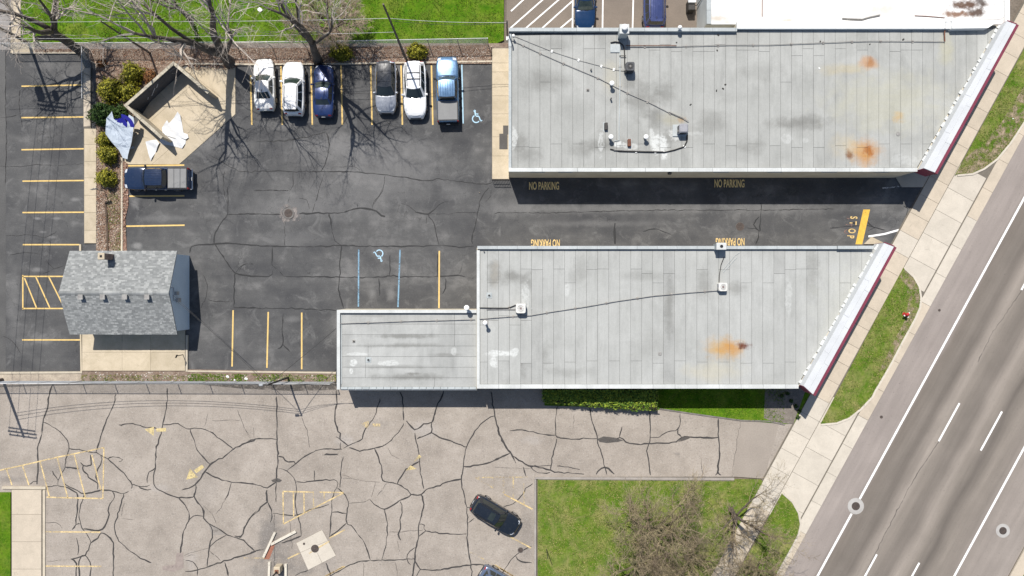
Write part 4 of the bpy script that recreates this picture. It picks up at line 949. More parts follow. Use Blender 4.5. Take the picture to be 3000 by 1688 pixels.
def canopy(Bp, inn_n, inn_s, out_n, out_s, z1, z0, tw=.22):
    """boxed canopy over the sidewalk: pale sheet top, red trim, red sides"""
    A, Bq, C, D = [Vector(xy(p)) for p in (inn_n, inn_s, out_s, out_n)]
    e = (C-D).normalized(); nn = Vector((-e.y, e.x));  nn = nn if nn.dot(C-Bq) > 0 else -nn
    b = MB(); b.prism([A, Bq, C, D], z0+.02, z1-.01); cp = b.build("canopy", M['canopy_white'], Bp)
    n = 4; L = (Bq-A).length
    for i in range(n):
        for j in range(2):
            f0, f1 = i/n+(.06 if j and i else 0), (i+1)/n+(.06 if j and i<n-1 else 0)
            def X(f, g): return A.lerp(Bq, f).lerp(D.lerp(C, f), g)
            g0, g1 = (.0,.52) if j == 0 else (.52,1.0)
            qd = inset([tuple(X(f0,g0)), tuple(X(f1,g0)), tuple(X(f1,g1)), tuple(X(f0,g1))], .010)
            b = MB(); b.prism(qd, z1-.008, z1+.012+.006*((i+j)%2)); b.build("canopy_sheet", M['canopy_white'], cp)
    b = MB(); b.prism([D-e*.03, C+e*.03, C+e*.03+nn*tw, D-e*.03+nn*tw], z1-.32, z1+.05); b.build("canopy_trim", M['burgundy'], cp)
    b = MB(); b.prism([D+nn*.01-e*.0, C+nn*.01, C+nn*(tw-.06), D+nn*(tw-.06)], z0, z1-.325, bottom=True); b.build("canopy_fascia", M['burgundy_dark'], cp)
    for (p, q_) in ((A, D), (Bq, C)):                 # seamed end boards
        k = 6; d = (q_-p)/k; o = -e*.03 if p is A else e*.03
        for i in range(k):
            a0 = p+d*i+o*.2; c0 = p+d*(i+.86)+o*.2
            b = MB(); b.prism([a0, c0, c0+o, a0+o], z0+.03, z1-.06, bottom=True); b.build("end_board", M['burgundy_dark'], cp)
        b = MB(); b.prism([p+o*.2, q_+o*.2, q_+o*3.0, p+o*3.0], z1-.055, z1+.03, bottom=True); 
        if p is A: b.build("canopy_trim", M['burgundy'], cp)
    # ragged flashing along the back edge
    b = MB(); rg = random.Random(int(z1*10)+int(A.x)); s = .1
    while s < L-.4:
        l = rg.uniform(.3,.75); w = rg.uniform(.10,.26)
        p0 = A + (Bq-A).normalized()*s; p1 = A + (Bq-A).normalized()*(s+l*.8)
        b.prism([p0-nn*.0, p1-nn*.0, p1-nn*w, p0-nn*w*rg.uniform(.6,1)], H1+.03, H1+.05+rg.uniform(.02,.09))
        s += l*rg.choice((1.0,1.0,1.35,1.7))
    b.build("flashing", M['coping_white'], Bp, kind='stuff')
    # shop windows below
    for i in range(5):
        f0, f1 = (i+.12)/5, (i+.88)/5; p0, p1 = A.lerp(Bq, f0), A.lerp(Bq, f1)
        for zlo, zhi, nm in ((.5, 2.3, "shop_window"),):
            b = MB(); b.prism([p0+nn*.0, p1+nn*.0, p1+nn*.06, p0+nn*.06], zlo, zhi, bottom=True); wnd = b.build(nm, M['steel_dark'], Bp)
            g0, g1 = A.lerp(Bq, f0+.01), A.lerp(Bq, f1-.01)
            b = MB(); b.prism([g0+nn*.05, g1+nn*.05, g1+nn*.068, g0+nn*.068], zlo+.08, zhi-.08, bottom=True); b.build("pane", M['glass_store'], wnd)
    return cp
canopy(B1, P(2950,62,4.3), P(2706,493,4.3), P(2977,72,4.3), P(2739,506,4.3), 4.3, 2.7)

# ---------------------------------------------------------------- long building in the middle
H2 = 3.45
roof2 = roof_membrane("pale_roof_membrane", (.385,.388,.370), (.335,.338,.32), H2,
    rust=[(2120,1020,75,40,.75,(.44,.27,.09)),(2140,1018,45,30,.65,(.42,.20,.05)),(2178,1014,24,14,1.0,(.11,.025,.008)),(2090,1090,110,40,.35,(.48,.43,.30)),(1450,800,18,50,.5,(.30,.28,.24)),(2500,900,160,200,.2,(.45,.45,.38))],
    white=[(1462,1035,40,9,1),(1445,1062,14,14,.9),(1507,1030,16,14,.8),(1540,870,14,40,.5),(1660,850,8,20,.5),(2310,870,10,60,.35)],
    grey=[(1500,810,60,30,.5),(1560,830,45,40,.35),(1445,800,26,60,.45),(1590,1040,30,60,.3),(2160,850,40,30,.35),(1900,810,120,20,.2),(1700,800,40,60,.25),(2060,830,30,60,.3),(2380,800,26,120,.3),(1650,1090,120,20,.22),(1940,1010,120,60,.15)])
roof2d = roof_membrane("weathered_roof_membrane", (.355,.357,.340), (.29,.292,.278), H2,
    rust=[], white=[], grey=[(1520,1060,30,60,.5),(1700,900,20,90,.4),(1960,900,20,120,.4),(2395,850,16,120,.5)])
B2 = thing("shop_building", "flat-roofed commercial building with pale sheets and a lower annex on its left", "building", P(1900, 930, 0))
S2 = P(0,1136,H2).y; N2 = P(0,726,H2).y; W2 = P(1397,0,H2).x
f2N = P(2590,714,4.2); f2S = P(2353,1132,4.2)
def on2(y): return (f2S.x + (y-f2S.y)*(f2N.x-f2S.x)/(f2N.y-f2S.y), y)
SE2, NE2 = on2(S2), on2(N2)
b = MB(); b.prism([(W2,S2),SE2,NE2,(W2,N2)], 0, H2); b.build("wall", M['cream'], B2)
b = MB(); b.prism([(W2+.05,S2+.05),(SE2[0]-.05,S2+.05),(NE2[0]-.25,N2-.05),(W2+.05,N2-.05)], H2+.001, H2+.03); b.build("roof_deck", M['deck'], B2)
x = P(1450+25/2.415,0,H2).x; dx = P(1450+102.9/2.415,0,H2).x - x; xe = [x-2*dx+.0, x-dx, x]
xe = [W2+.28] + [e for e in (x-dx,) if e > W2+.5] + [x]
while xe[-1] < NE2[0]: xe.append(xe[-1]+dx*random.Random(50+len(xe)).uniform(.985,1.015))
yS2, yN2 = S2+.32, N2-.14
def cut2(i, rg):
    c = [yS2]
    if i % 2 == 0: c.append(yS2 + rg.choice((1.8,1.9,2.0)))
    if rg.random() < .45: c.append(yN2 - rg.choice((1.7,1.75,2.1,2.9)))
    if i < 5: c.append(yS2 + 5.1 + (i%3)*.4)
    return sorted(c) + [yN2+.02]
darks = {(9,1),(17,0),(17,1),(4,0),(5,0),(2,0),(27,1),(32,0)}
roof_sheets(B2, "roof_sheet", [(W2+.25,yS2),(SE2[0]+.0,yS2),(NE2[0]-.10,yN2),(W2+.25,yN2)], xe, cut2, H2+.032, roof2, dark=roof2d, dark_idx=darks, seed=9)
b = MB(); b.box((W2+.13, (S2+N2)/2, H2+.10), (.26, N2-S2-.45, .14)); b.build("edge_strip", M['coping_white'], B2)
xs = W2
while xs < SE2[0]-.25:
    L = min(1.9, SE2[0]-xs-.02); b = MB(); b.box((xs+L/2, S2+.13, H2+.10), (L-.02, .36, .18)); b.build("coping", M['coping_white'], B2); xs += L
xs = W2+.05; x2e = P(2450,0,H2).x
while xs < NE2[0]-.7:
    big = xs > x2e-1; hh = .44 if big else .30
    L = min(1.72, NE2[0]-.55-xs); b = MB(); b.box((xs+L/2, N2+.0, H2+hh/2), (L-.018, .27, hh)); b.build("parapet", M['coping_grey'], B2); xs += L
canopy(B2, P(2590,712,4.3), P(2354,1131,4.3), P(2619,723,4.3), P(2382,1156,4.3), 4.3, 2.7)
# annex
H3 = 3.1
W3 = P(989,0,H3).x; N3 = P(0,908,H3).y; S3 = P(0,1140,H3).y; E3 = W2-.02
AX = B2
b = MB(); b.prism([(W3,S3),(E3,S3),(E3,N3),(W3,N3)], 0, H3); b.build("annex_wall", M['cream'], AX)
b = MB(); b.prism([(W3+.05,S3+.05),(E3-.03,S3+.05),(E3-.03,N3-.05),(W3+.05,N3-.05)], H3+.001, H3+.03); b.build("annex_roof_deck", M['deck'], AX)
roof3 = roof_membrane("annex_roof_membrane", (.385,.388,.372), (.30,.303,.29), H3,
    rust=[], white=[(1037,1063,13,12,1.0),(1030,1087,6,9,1),(1140,1064,36,8,.7),(1330,1030,10,14,.5),(1045,1037,40,4,.7)], grey=[(1180,985,150,9,.5),(1180,1012,150,9,.4),(1300,1040,80,8,.35),(1150,1075,160,9,.35),(1200,1105,160,14,.5),(1100,925,90,6,.25),(1215,1095,30,6,.5)])
ye = [P(0,550+zv/2.415,H3).y for zv in (888,965,1040,1120,1195,1270,1345,1410)][::-1]
def cut3(i, rg): return sorted([W3+.3, P(700+rg.choice((915,1385,1525,895,1105))/2.415,0,H3).x, E3])
roof_sheets(AX, "annex_roof_sheet", [(W3+.3,S3+.2),(E3-.02,S3+.2),(E3-.02,N3-.2),(W3+.3,N3-.2)], ye, cut3, H3+.032, roof3, vertical=False, seed=4)
for (c, d) in (((W3+.14,(S3+N3)/2,H3+.13),(.28,N3-S3,.26)), (((W3+E3)/2+.14,N3-.13,H3+.16),(E3-W3-.3,.26,.32))):
    b = MB(); b.box(c, d); b.build("annex_parapet", M['coping_white'], AX)
b = MB(); b.box((W3+.36,(S3+N3)/2,H3+.06),(.07,N3-S3-.9,.05)); b.build("annex_cant_strip", M['coping_grey'], AX)
xs = W3+.3
while xs < E3-.3:
    L = min(.62, E3-xs); b = MB(); b.box((xs+L/2, S3+.10, H3+.08), (L-.03, .20, .12)); b.build("annex_coping", M['coping_grey'], AX); xs += L
b = MB(); b.tube([(W3+.3,S3-.06,H3-.02),(E3,S3-.06,H3-.02)], .05, 6); b.build("gutter_pipe", M['coping_white'], AX)

# ---------------------------------------------------------------- neighbour with the white roof
H4 = 3.0
whiteroof = NT("white_membrane")
def _wr():
    t = whiteroof
    col = t.mix(t.mrange(t.noise(.45, 6, .65), .4, .7), (.70,.695,.68), (.58,.56,.53))
    for (x, y, rx, ry, k, c) in ((2830,15,75,17,1,(.11,.065,.045)),(2858,38,40,20,1,(.10,.07,.055)),(2800,42,50,12,.9,(.16,.07,.03)),(2872,6,20,24,.9,(.08,.06,.05)),(2580,30,60,18,.5,(.50,.45,.38)),(2440,35,50,25,.3,(.62,.57,.48)),(2100,55,30,10,.8,(.50,.44,.36)),
                             (2300,60,25,5,.7,(.45,.36,.29)),(2660,20,80,30,.22,(.55,.52,.48)),(2500,10,60,30,.25,(.6,.55,.48)),(2240,20,40,30,.2,(.6,.56,.5))):
        q = P(x, y, H4); col = t.mix(t.math('MULTIPLY', t.blob(q.x, q.y, rx/PX, ry/PX, .5, 1.6, .8), k), col, c)
    col = t.mix(t.mrange(t.noise(1.4, 6, .75, vec=t.stretch(.4, 1.4)), .56, .76, 0, .6), col, (.40,.35,.29))
    return t.done(col, .7, 0, .3)
whiteroof = _wr()
B4 = thing("neighbour_building", "flat white-roofed building behind the upper shop block, stained brown at one end", "building", P(2500, 40, 0))
x0, x1 = P(2041,0,0).x, P(2952,0,H4).x; y0, y1 = N1+.74, P(0,-420,0).y
b = MB(); b.prism([(x0,y0),(x1,y0),(x1,y1),(x0,y1)], 0, H4); b.build("wall", simple("pale_grey_wall", (.52,.545,.54), (.46,.48,.475), .8, 8, .08), B4)
b = MB(); b.prism([(x0+.45,y0+.02),(x1-.4,y0+.02),(x1-.4,y1),(x0+.45,y1)], H4+.002, H4+.05); b.build("roof_membrane", whiteroof, B4)
ys = y0
while ys < y1-.5:
    b = MB(); b.box((x0+.20, ys+.6, H4+.10), (.40, 1.18, .2)); b.build("coping", M['coping_grey'], B4); ys += 1.2
b = MB(); b.box((x1-.2, (y0+y1)/2, H4+.14), (.38, y1-y0, .28)); b.build("parapet", M['cap_white'], B4)
q = P(2232, 0, H4); b = MB(); b.tube([(q.x, P(0,50,H4).y, H4+.08),(q.x+.02,q.y+3,H4+.08)], .035, 6, 0); b.build("roof_cable", M['rust'], B4)
b = MB(); b.tube([P(2680,46,H4+.1),P(2720,48,H4+.1),P(2768,52,H4+.1)], .03, 5); b.build("roof_cable", M['rust'], B4)
hb = MB(); hb.tube([P(2468,54,H4+.12),P(2500,56,H4+.12),P(2525,57,H4+.12),P(2545,51,H4+.12),P(2578,44,H4+.12)], .07, 6); tag(hb.build("loose_pipe", M['pipe_grey']), "bent grey pipe lying loose on the white roof", "pipe")
q = P(2034, 12, 1.2); t = thing("wall_condenser", "dark box unit with white top beside the pale wall of the white-roofed building", "cooling unit", (q.x-.15, q.y, 0))
b = MB(); b.rbox((q.x-.15, q.y+.05, .5), (.62,.95,.9), .04); b.build("cabinet", M['steel_dark'], t)
b = MB(); b.rbox((q.x-.15, q.y+.42, 1.05), (.7,.5,.2), .04); b.build("top_cover", M['white_metal'], t)
b = MB(); b.tube([(q.x+.2,q.y+.2,.4),(q.x+.45,q.y+.2,.4),(q.x+.5,q.y+.2,2.2)], .03, 5); b.build("hose", M['wire_dark'], t)

# ---------------------------------------------------------------- roof fittings
def vent_pipe(px, py, h, hgt, r, parent, capped=True, m='pipe_grey', base=False):
    q = P(px, py, h+hgt)
    b = MB()
    if base: b.rbox((q.x,q.y,h+.05), (.55,.55,.05), .05); b.tube([(q.x,q.y,h+.07),(q.x,q.y,h+.09)], [.2,.16], 12)
    b.cyl((q.x,q.y,h), r, hgt, 10)
    o = b.build("vent_pipe", M[m], parent)
    c = MB()
    if capped: c.cyl((q.x,q.y,h+hgt-.04), r*1.9, .06, 12); c.dome((q.x,q.y,h+hgt+.02), r*1.9, r*.8, 12, 3); c.build("vent_cap", M['cap_white'], o)
    else: c.cyl((q.x,q.y,h+hgt-.01), r*.72, .012, 10); c.build("vent_mouth", M['black'], o)
    return o
vent_pipe(1793,244,H1,.75,.11,B1); vent_pipe(1790,401,H1,.75,.11,B1); vent_pipe(1893,401,H1,.70,.11,B1)
vent_pipe(1791,288,H1,.45,.07,B1,False); vent_pipe(1732,203,H1,.3,.07,B1,False); vent_pipe(1504,104,H1+.3,.35,.06,B1)
vent_pipe(1367,902,H3,1.1,.12,B2); vent_pipe(1421,946,H2,1.15,.10,B2,True,'pipe_grey',True)
vent_pipe(1433,866,H2,.14,.12,B2,False,'coping_grey',True); vent_pipe(1079,1055,H3,.14,.13,B2,False,'coping_grey',True); vent_pipe(1418,737,H2,.25,.05,B2,False)
def curb_box(px, py, h, parent, m='steel_dark', d=(.28,.62,.3)):
    q = P(px, py, h+d[2]/2); b = MB(); b.rbox((q.x,q.y,h+.03), (d[0]+.3,d[1]+.25,.05), .04, mi=0); b.rbox((q.x,q.y,h+.05+d[2]/2), d, .03, mi=1)
    b.build("curb_box", [M['coping_grey'], M[m]], parent)
curb_box(1775,371,H1,B1); curb_box(1843,419,H1,B1,'rust')
def plate(px, py, h, parent, w=.33, round_=False, m='pipe_grey'):
    q = P(px, py, h); b = MB()
    if round_: b.cyl((q.x,q.y,h), w/2, .09, 14)
    else: b.rbox((q.x,q.y,h+.05), (w,w,.08), .05)
    b.build("roof_hatch_plate", M[m], parent)
plate(1722,265,H1,B1); plate(2630,393,H1,B1,.36,True); plate(1037,1000,H3,B2); plate(1933,1037,H2,B2)
plate(1722,265,H1+.06,B1,.14,True,'steel_dark'); plate(1037,1000,H3+.06,B2,.14,True,'steel_dark')
def conduit(parent, pts, h, r, m, up=.13, supports=(), name="roof_conduit", bm='block', sd=(.22,.16,.1)):
    q = [P(x, y, h+up) for x, y in pts]
    b = MB(); b.tube(q, r, 6); o = b.build(name, M[m], parent)
    n = len(q)
    tot = sum((q[i+1]-q[i]).length for i in range(n-1))
    for f in supports:
        d = f*tot
        for i in range(n-1):
            L = (q[i+1]-q[i]).length
            if d <= L:
                p = q[i].lerp(q[i+1], d/L); dr = q[i+1]-q[i]; ang = math.atan2(dr.y, dr.x)
                c = MB(); c.box((p.x,p.y,h+.02+sd[2]/2), sd, ang+math.pi/2); c.build("support_block", M[bm], o); break
            d -= L
    return o
Z3 = lambda pts: zz(1450,0,pts)
ev = lambda n: [(i+.5)/n for i in range(n)]
conduit(B1, Z3([(105,280),(200,322),(330,382),(490,452),(735,555),(950,665),(1080,720),(1230,797),(1330,840),(1365,862)]), H1, .028, 'pipe_grey', .13, [.075,.17,.30,.49,.66,.77,.90])
conduit(B1, Z3([(1230,792),(1340,838),(1372,858)]), H1, .025, 'pipe_grey', .2)
conduit(B1, Z3([(125,252),(415,368),(605,430),(765,472),(850,495),(915,503)]), H1, .020, 'pipe_grey', .11, [.01,.36,.60,.80,.91], bm='cap_white')
conduit(B1, Z3([(925,323),(1100,322),(1285,322)]), H1, .035, 'rust', .15)
conduit(B1, Z3([(925,330),(1285,328),(1660,318),(1932,318),(2640,290),(2925,292)]) + [(2768,122)], H1, .030, 'pipe_grey', .15, [.06,.19,.29,.40,.52,.62,.71,.80,.90])
conduit(B1, [(2768,122),(2767,96),(2769,88)], H1, .05, 'rust', .18)
conduit(B1, [(2769,86),(2770,62),(2930,57),(2940,52)], H1, .02, 'pipe_grey', .50)
conduit(B1, Z3([(885,370),(885,600),(880,760),(878,880),(878,995),(845,998)]), H1, .05, 'coping_grey', .10, [.15,.36])
conduit(B1, Z3([(815,1055),(880,1070),(1040,1075),(1200,1078),(1270,1062),(1340,1038),(1358,1000),(1362,955)]), H1, .055, 'pipe_black', .12, [.3,.52,.86], name="insulated_line", bm='cap_white')
conduit(B1, Z3([(840,1062),(1060,1068),(1190,1072)]), H1, .03, 'pipe_grey', .2)
conduit(B1, Z3([(818,302),(850,296),(880,300),(905,318),(915,345),(918,400),(918,470),(925,490)]), H1, .05, 'pipe_black', .14, [], name="insulated_line")
conduit(B1, Z3([(880,396),(928,396)]), H1, .04, 'steel_dark', .22)
b = MB(); q = P(1450+850/2.415, 345/2.415, H1+.05); b.rbox((q.x,q.y,H1+.09),(.85,.72,.12),.03); b.build("equipment_curb", M['coping_grey'], B1)
Z6 = lambda pts: zz(700,550,pts)
conduit(B2, Z6([(700,962),(920,955),(1170,946),(1415,940),(1670,932)]), H3, .032, 'pipe_grey', .16, [.22,.46,.72,.97])
conduit(B2, Z6([(1700,930),(1920,912)]) + zz(1450,550,[(250,905),(405,878),(625,845),(870,802),(1130,765),(1385,742),(1545,730),(1590,728)]), H2, .032, 'pipe_grey', .16, [.14,.28,.40,.53,.66,.80,.94])
conduit(B2, Z6([(1700,850),(1830,852),(1910,852)]) + zz(1450,550,[(95,852),(150,830)]), H2, .04, 'pipe_black', .14, [.8], name="insulated_line")
conduit(B2, zz(1450,550,[(-60,862),(0,861),(150,862)]), H2, .03, 'pipe_grey', .14)
conduit(B2, zz(1450,550,[(1585,690),(1588,620),(1600,545),(1622,490)]), H2, .035, 'pipe_black', .12, [], name="insulated_line")
for lx in ([(1605,590),(1700,480),(1730,460)],[(1615,600),(1715,490)],[(220,805),(222,860)],[(240,815),(262,860)]):
    conduit(B2, zz(1450,550,lx), H2, .022, 'coping_grey', .08)
# chimneys
def chimney(parent, px, py, h, hh, w, d, m, flue='black', cap='coping_white', round_cap=False):
    q = P(px, py, h+hh); b = MB(); b.prism([(q.x-w/2,q.y-d/2),(q.x+w/2,q.y-d/2),(q.x+w/2,q.y+d/2),(q.x-w/2,q.y+d/2)], h, h+hh)
    o = b.build("chimney", M[m], parent)
    b = MB(); b.rbox((q.x,q.y,h+hh+.05), (w+.1,d+.1,.1), .03); b.build("chimney_cap", M[cap], o)
    b = MB()
    if round_cap: b.cyl((q.x-.02,q.y+.05,h+hh+.1), .17, .25, 14); b.dome((q.x-.02,q.y+.05,h+hh+.35), .27, .14, 14, 4); b.build("flue_cap", M['cap_white'], o)
    else: b.cyl((q.x,q.y,h+hh+.1), .14, .015, 12); b.build("flue", M[flue], o)
    return o
chimney(B1, 1829, 86, H1, 1.35, .72, .72, 'coping_grey', round_cap=True)
chimney(B2, 2113, 722, H2, 1.0, .75, .5, 'coping_grey')
q = P(1997, 73, 4.75); b = MB(); b.cyl((q.x,q.y,H1+.35), .05, .3, 8, 1); b.dome((q.x,q.y,H1+.72), .19, .19, 14, 4); b.dome((q.x,q.y,H1+.72), .19, -.10, 14, 3)
b.build("globe_lamp", [M['cap_white'], M['steel_dark']], B1)
# service mast at the north west corner
q = P(1480, 92, 5.0); t = B1
b = MB(); b.tube([(W1-.12,N1+.05,2.2),(W1-.12,N1+.05,5.6),(W1-.12,N1-.1,5.75),(W1-.12,N1-.25,5.66)], .06, 7); b.build("service_mast", M['steel_dark'], t)
b = MB(); b.box((W1-.12,N1-.02,1.6),(.2,.35,.6)); b.build("meter_box", M['metal_grey'], t)

def condenser(px, py, h, w, hh, m, label, pad=False, rz=0.0, rusty=False):
    q = P(px, py, h+hh)
    t = thing("condenser_unit", label, "air conditioner", (q.x,q.y,h), "condenser units on the roofs")
    if pad: b = MB(); b.box((q.x-.22,q.y-.02,h+.09),(w+.34,w+.25,.12)); b.build("base_pad", M['coping_grey'], t)
    z0 = h+.05 + (.10 if pad else .0)
    b = MB(); b.rbox((q.x,q.y,z0+(hh-.06)/2),(w,w,hh-.06),.08); b.build("cabinet", M[m], t)
    for sx, sy in ((1,0),(-1,0),(0,1),(0,-1)):
        b = MB()
        for k in range(7): b.box((q.x+sx*(w/2+.006),q.y+sy*(w/2+.006),z0+.12+k*(hh-.25)/7),((.02 if sx else w-.22),(.02 if sy else w-.22),.035))
        b.build("side_grille", M['ac_dark'] if m!='ac_white' else M['ac_grey'], t)
    zt = h+hh
    n = 24; ring = []
    vs = []; fs = []
    for k in range(n):
        a = 2*math.pi*k/n; ca, sa = math.cos(a), math.sin(a)
        s_ = 1/max(abs(ca), abs(sa)); s_ = min(s_, 1.28)
        vs += [(q.x+ca*w*.36,q.y+sa*w*.36,zt),(q.x+ca*w*.49*s_,q.y+sa*w*.49*s_,zt),(q.x+ca*w*.49*s_,q.y+sa*w*.49*s_,zt-.06)]
    for k in range(n):
        j = (k+1)%n; fs += [(3*k,3*k+1,3*j+1,3*j),(3*k+1,3*k+2,3*j+2,3*j+1)]
    b = MB(); b.add(vs, [f[::-1] for f in fs]); b.build("top_panel", M[m], t)
    b = MB(); b.cyl((q.x,q.y,zt-.058), w*.37, .004, 20); b.build("fan_well", M['black'], t)
    b = MB()
    for k in range(4):
        a = k*math.pi/2+.5
        for da in (0,):
            c, s_ = math.cos(a), math.sin(a); c2, s2 = math.cos(a+.75), math.sin(a+.75)
            b.add([(q.x+c*.07,q.y+s_*.07,zt-.05),(q.x+c*w*.33,q.y+s_*w*.33,zt-.045),(q.x+c2*w*.33,q.y+s2*w*.33,zt-.025),(q.x+c2*.07,q.y+s2*.07,zt-.03)], [(0,1,2,3)])
    b.cyl((q.x,q.y,zt-.05),.08,.05,10); b.build("fan", M['rust'] if rusty else M['fan'], t)
    b = MB()
    for rr in (.13,.2,.27,.34):
        b.tube([(q.x+math.cos(2*math.pi*k/16)*rr*w,q.y+math.sin(2*math.pi*k/16)*rr*w,zt+.006) for k in range(17)], .006, 4, caps=False)
    for k in range(4): 
        a = k*math.pi/4; b.tube([(q.x-math.cos(a)*w*.36,q.y-math.sin(a)*w*.36,zt+.008),(q.x+math.cos(a)*w*.36,q.y+math.sin(a)*w*.36,zt+.008)], .006, 4)
    b.build("fan_guard", M['ac_grey'] if m!='ac_dark' else M['steel_dark'], t)
    b = MB(); b.box((q.x-w/2-.03,q.y-w*.2,z0+.35),(.08,.16,.22)); b.build("service_box", M['pipe_grey'], t)
    return t
condenser(1847,194,H1,.74,.98,'ac_dark',"charcoal condenser unit near the chimney on the upper roof")
condenser(2003,376,H1,.76,.85,'ac_grey',"light grey condenser unit on a pad beside curved black lines on the upper roof", True)
condenser(1526,904,H2,.82,.80,'ac_white',"white condenser unit near the annex corner on the lower roof", rusty=True)
condenser(2119,841,H2,.72,.62,'ac_white',"small white condenser unit with a brown fan in the middle of the lower roof", rusty=True)
# bits of grit and loose pieces on the roofs
rg = random.Random(77)
for (px, py, h) in ((2023,307,H1),(2099,266,H1),(2125,248,H1),(2118,260,H1),(2101,148,H1),(2104,103,H1),(1982,125,H1),(2646,116,H1),(2548,130,H1),(2400,201,H1),(2403,122,H1)):
    q = P(px, py, h+.05); b = MB(); b.rbox((q.x,q.y,h+.07),(rg.uniform(.1,.22),rg.uniform(.08,.16),.06),.02,rg.uniform(0,3)); tag(b.build("roof_debris", M['cap_white'] if py in (201,) else M['steel_dark']), "small dark scrap lying on the grey sheets of the upper roof" if py!=201 else "small white scrap lying on the grey sheets of the upper roof", "debris", "scraps lying on the upper roof" if py!=201 else None)

# ---------------------------------------------------------------- shed
HE, HR = 2.55, 4.0
SX0, SX1, SY0, SY1 = P(257,0).x, P(559,0).x, P(0,974).y, P(0,740).y
WX0, WX1, WY0, WY1 = P(269,0).x, P(555,0).x, P(0,965).y, P(0,749).y
YM = (SY0+SY1)/2
SH = thing("gabled_shed", "small gabled building with grey shingle roof beside the striped left lot", "shed", ((WX0+WX1)/2, YM, 0))
slope = (HR-HE)/(SY1-YM)
zw = HE + slope*(SY1-WY1) - .06
b = MB(); b.prism([(WX0,WY0),(WX1,WY0),(WX1,WY1),(WX0,WY1)], 0, zw)
zr = HR-.08
for x in (WX0, WX1):
    b.add([(x,WY0,zw),(x,WY1,zw),(x,YM,zr)], [(0,1,2) if x==WX1 else (2,1,0)])
b.build("wall", M['siding'], SH)
# clapboards on the east gable, door and window on the south side
zc = .2; 
while zc < zr-.2:
    hw = (WY1-WY0)/2 if zc < zw else (WY1-WY0)/2*(zr-zc)/(zr-zw)
    b = MB(); b.box((WX1+.012, YM, zc), (.024, 2*hw, .17), 0); b.build("clapboard", M['siding'], SH); zc += .18
b = MB(); b.box(((WX0+WX1)/2+2.2, WY0-.03, 1.05), (.95,.06,2.05)); dr = b.build("door", M['white_metal'], SH)
b = MB(); b.tube([((WX0+WX1)/2+2.55, WY0-.1, 1.0),((WX0+WX1)/2+2.55, WY0-.1, 1.15)], .02, 5); b.build("handle", M['steel_dark'], dr)
b = MB(); b.box(((WX0+WX1)/2-1, WY0-.03, 1.5), (1.3,.06,1.1)); wn_ = b.build("window", M['white_metal'], SH)
b = MB(); b.box(((WX0+WX1)/2-1, WY0-.05, 1.5), (1.15,.05,.95)); b.build("pane", M['glass_store'], wn_)
b = MB()
for sg in (1, -1):
    ye = SY1 if sg > 0 else SY0
    nn = Vector((0, sg*slope, 1)).normalized()*.07
    b.add([(SX0,YM,HR),(SX1,YM,HR),(SX1,ye,HE),(SX0,ye,HE),(SX0,YM,HR-.09),(SX1,YM,HR-.09),(SX1,ye,HE-.09),(SX0,ye,HE-.09)],
          [(0,1,2,3) if sg<0 else (3,2,1,0),(4,7,6,5) if sg<0 else (5,6,7,4),(0,3,7,4) if sg<0 else (4,7,3,0),(1,5,6,2) if sg<0 else (2,6,5,1),(3,2,6,7) if sg<0 else (7,6,2,3)])
roof_s = b.build("roof", M['shingle'], SH)
rg = random.Random(12); NC = 27
for sg in (1, -1):
    ye = SY1 if sg > 0 else SY0; dirv = Vector((0, ye-YM, HE-HR)); L = dirv.length; dirv /= L; up = Vector((0, sg*slope, 1)).normalized()
    for r in range(NC):
        b = MB(); s0 = L*r/NC; s1 = L*(r+1)/NC + .02
        x = SX0 - rg.uniform(0,.3)
        while x < SX1:
            w = rg.uniform(.17,.36); xa, xb = max(x, SX0), min(x+w-.012, SX1)
            if xb - xa > .03:
                th = rg.uniform(.014,.030); lo = s1 + (rg.uniform(-.02,.0))
                p = [Vector((xa,YM,HR))+dirv*s0+up*.004, Vector((xb,YM,HR))+dirv*s0+up*.004, Vector((xb,YM,HR))+dirv*lo+up*th, Vector((xa,YM,HR))+dirv*lo+up*th]
                d_ = [v - up*th for v in p[2:]]
                fs = [(3,2,1,0),(3,5,4,2)] if sg > 0 else [(0,1,2,3),(2,4,5,3)]
                b.add(p + [d_[0], d_[1]], fs)
            x += w
        b.build("shingle_course", M['shingle'], SH)
b = MB(); n = 27
for k in range(n):
    xa = SX0+(SX1-SX0)*k/n; xb = SX0+(SX1-SX0)*(k+1)/n
    b.add([(xa,YM-.17,HR+.0),(xb,YM-.17,HR+.0),(xb,YM,HR+.055),(xa,YM,HR+.055),(xb,YM+.17,HR+.0),(xa,YM+.17,HR+.0)], [(0,1,2,3),(3,2,4,5)])
b.build("ridge_cap", M['shingle'], SH)
for zx in (580, 736, 892, 1049):
    q = P(zx/2.415, 550+772/2.415, 3.85); b = MB(); zb = HR - slope*abs(q.y-YM)
    b.box((q.x,q.y,zb+.10),(.36,.36,.24)); b.box((q.x,q.y-.02,zb+.235),(.42,.42,.03)); b.build("roof_vent", M['pipe_grey'], SH)
q = P(296, 751, 4.2); zb = HR - slope*abs(q.y-YM) - .3
b = MB(); b.prism([(q.x-.24,q.y-.24),(q.x+.24,q.y-.24),(q.x+.24,q.y+.24),(q.x-.24,q.y+.24)], zb, 4.12); ch = b.build("chimney", M['brickwork'], SH)
z_ = zb+.5
while z_ < 4.05:
    for (ox, oy, sx, sy) in ((.245,.11,.02,.2),(.245,-.11,.02,.2),(-.245,.11,.02,.2),(-.245,-.11,.02,.2),(.11,.245,.2,.02),(-.11,.245,.2,.02),(.11,-.245,.2,.02),(-.11,-.245,.2,.02)):
        b = MB(); b.box((q.x+ox,q.y+oy,z_),(sx,sy,.065)); b.build("brick", M['brickwork'], ch)
    z_ += .08
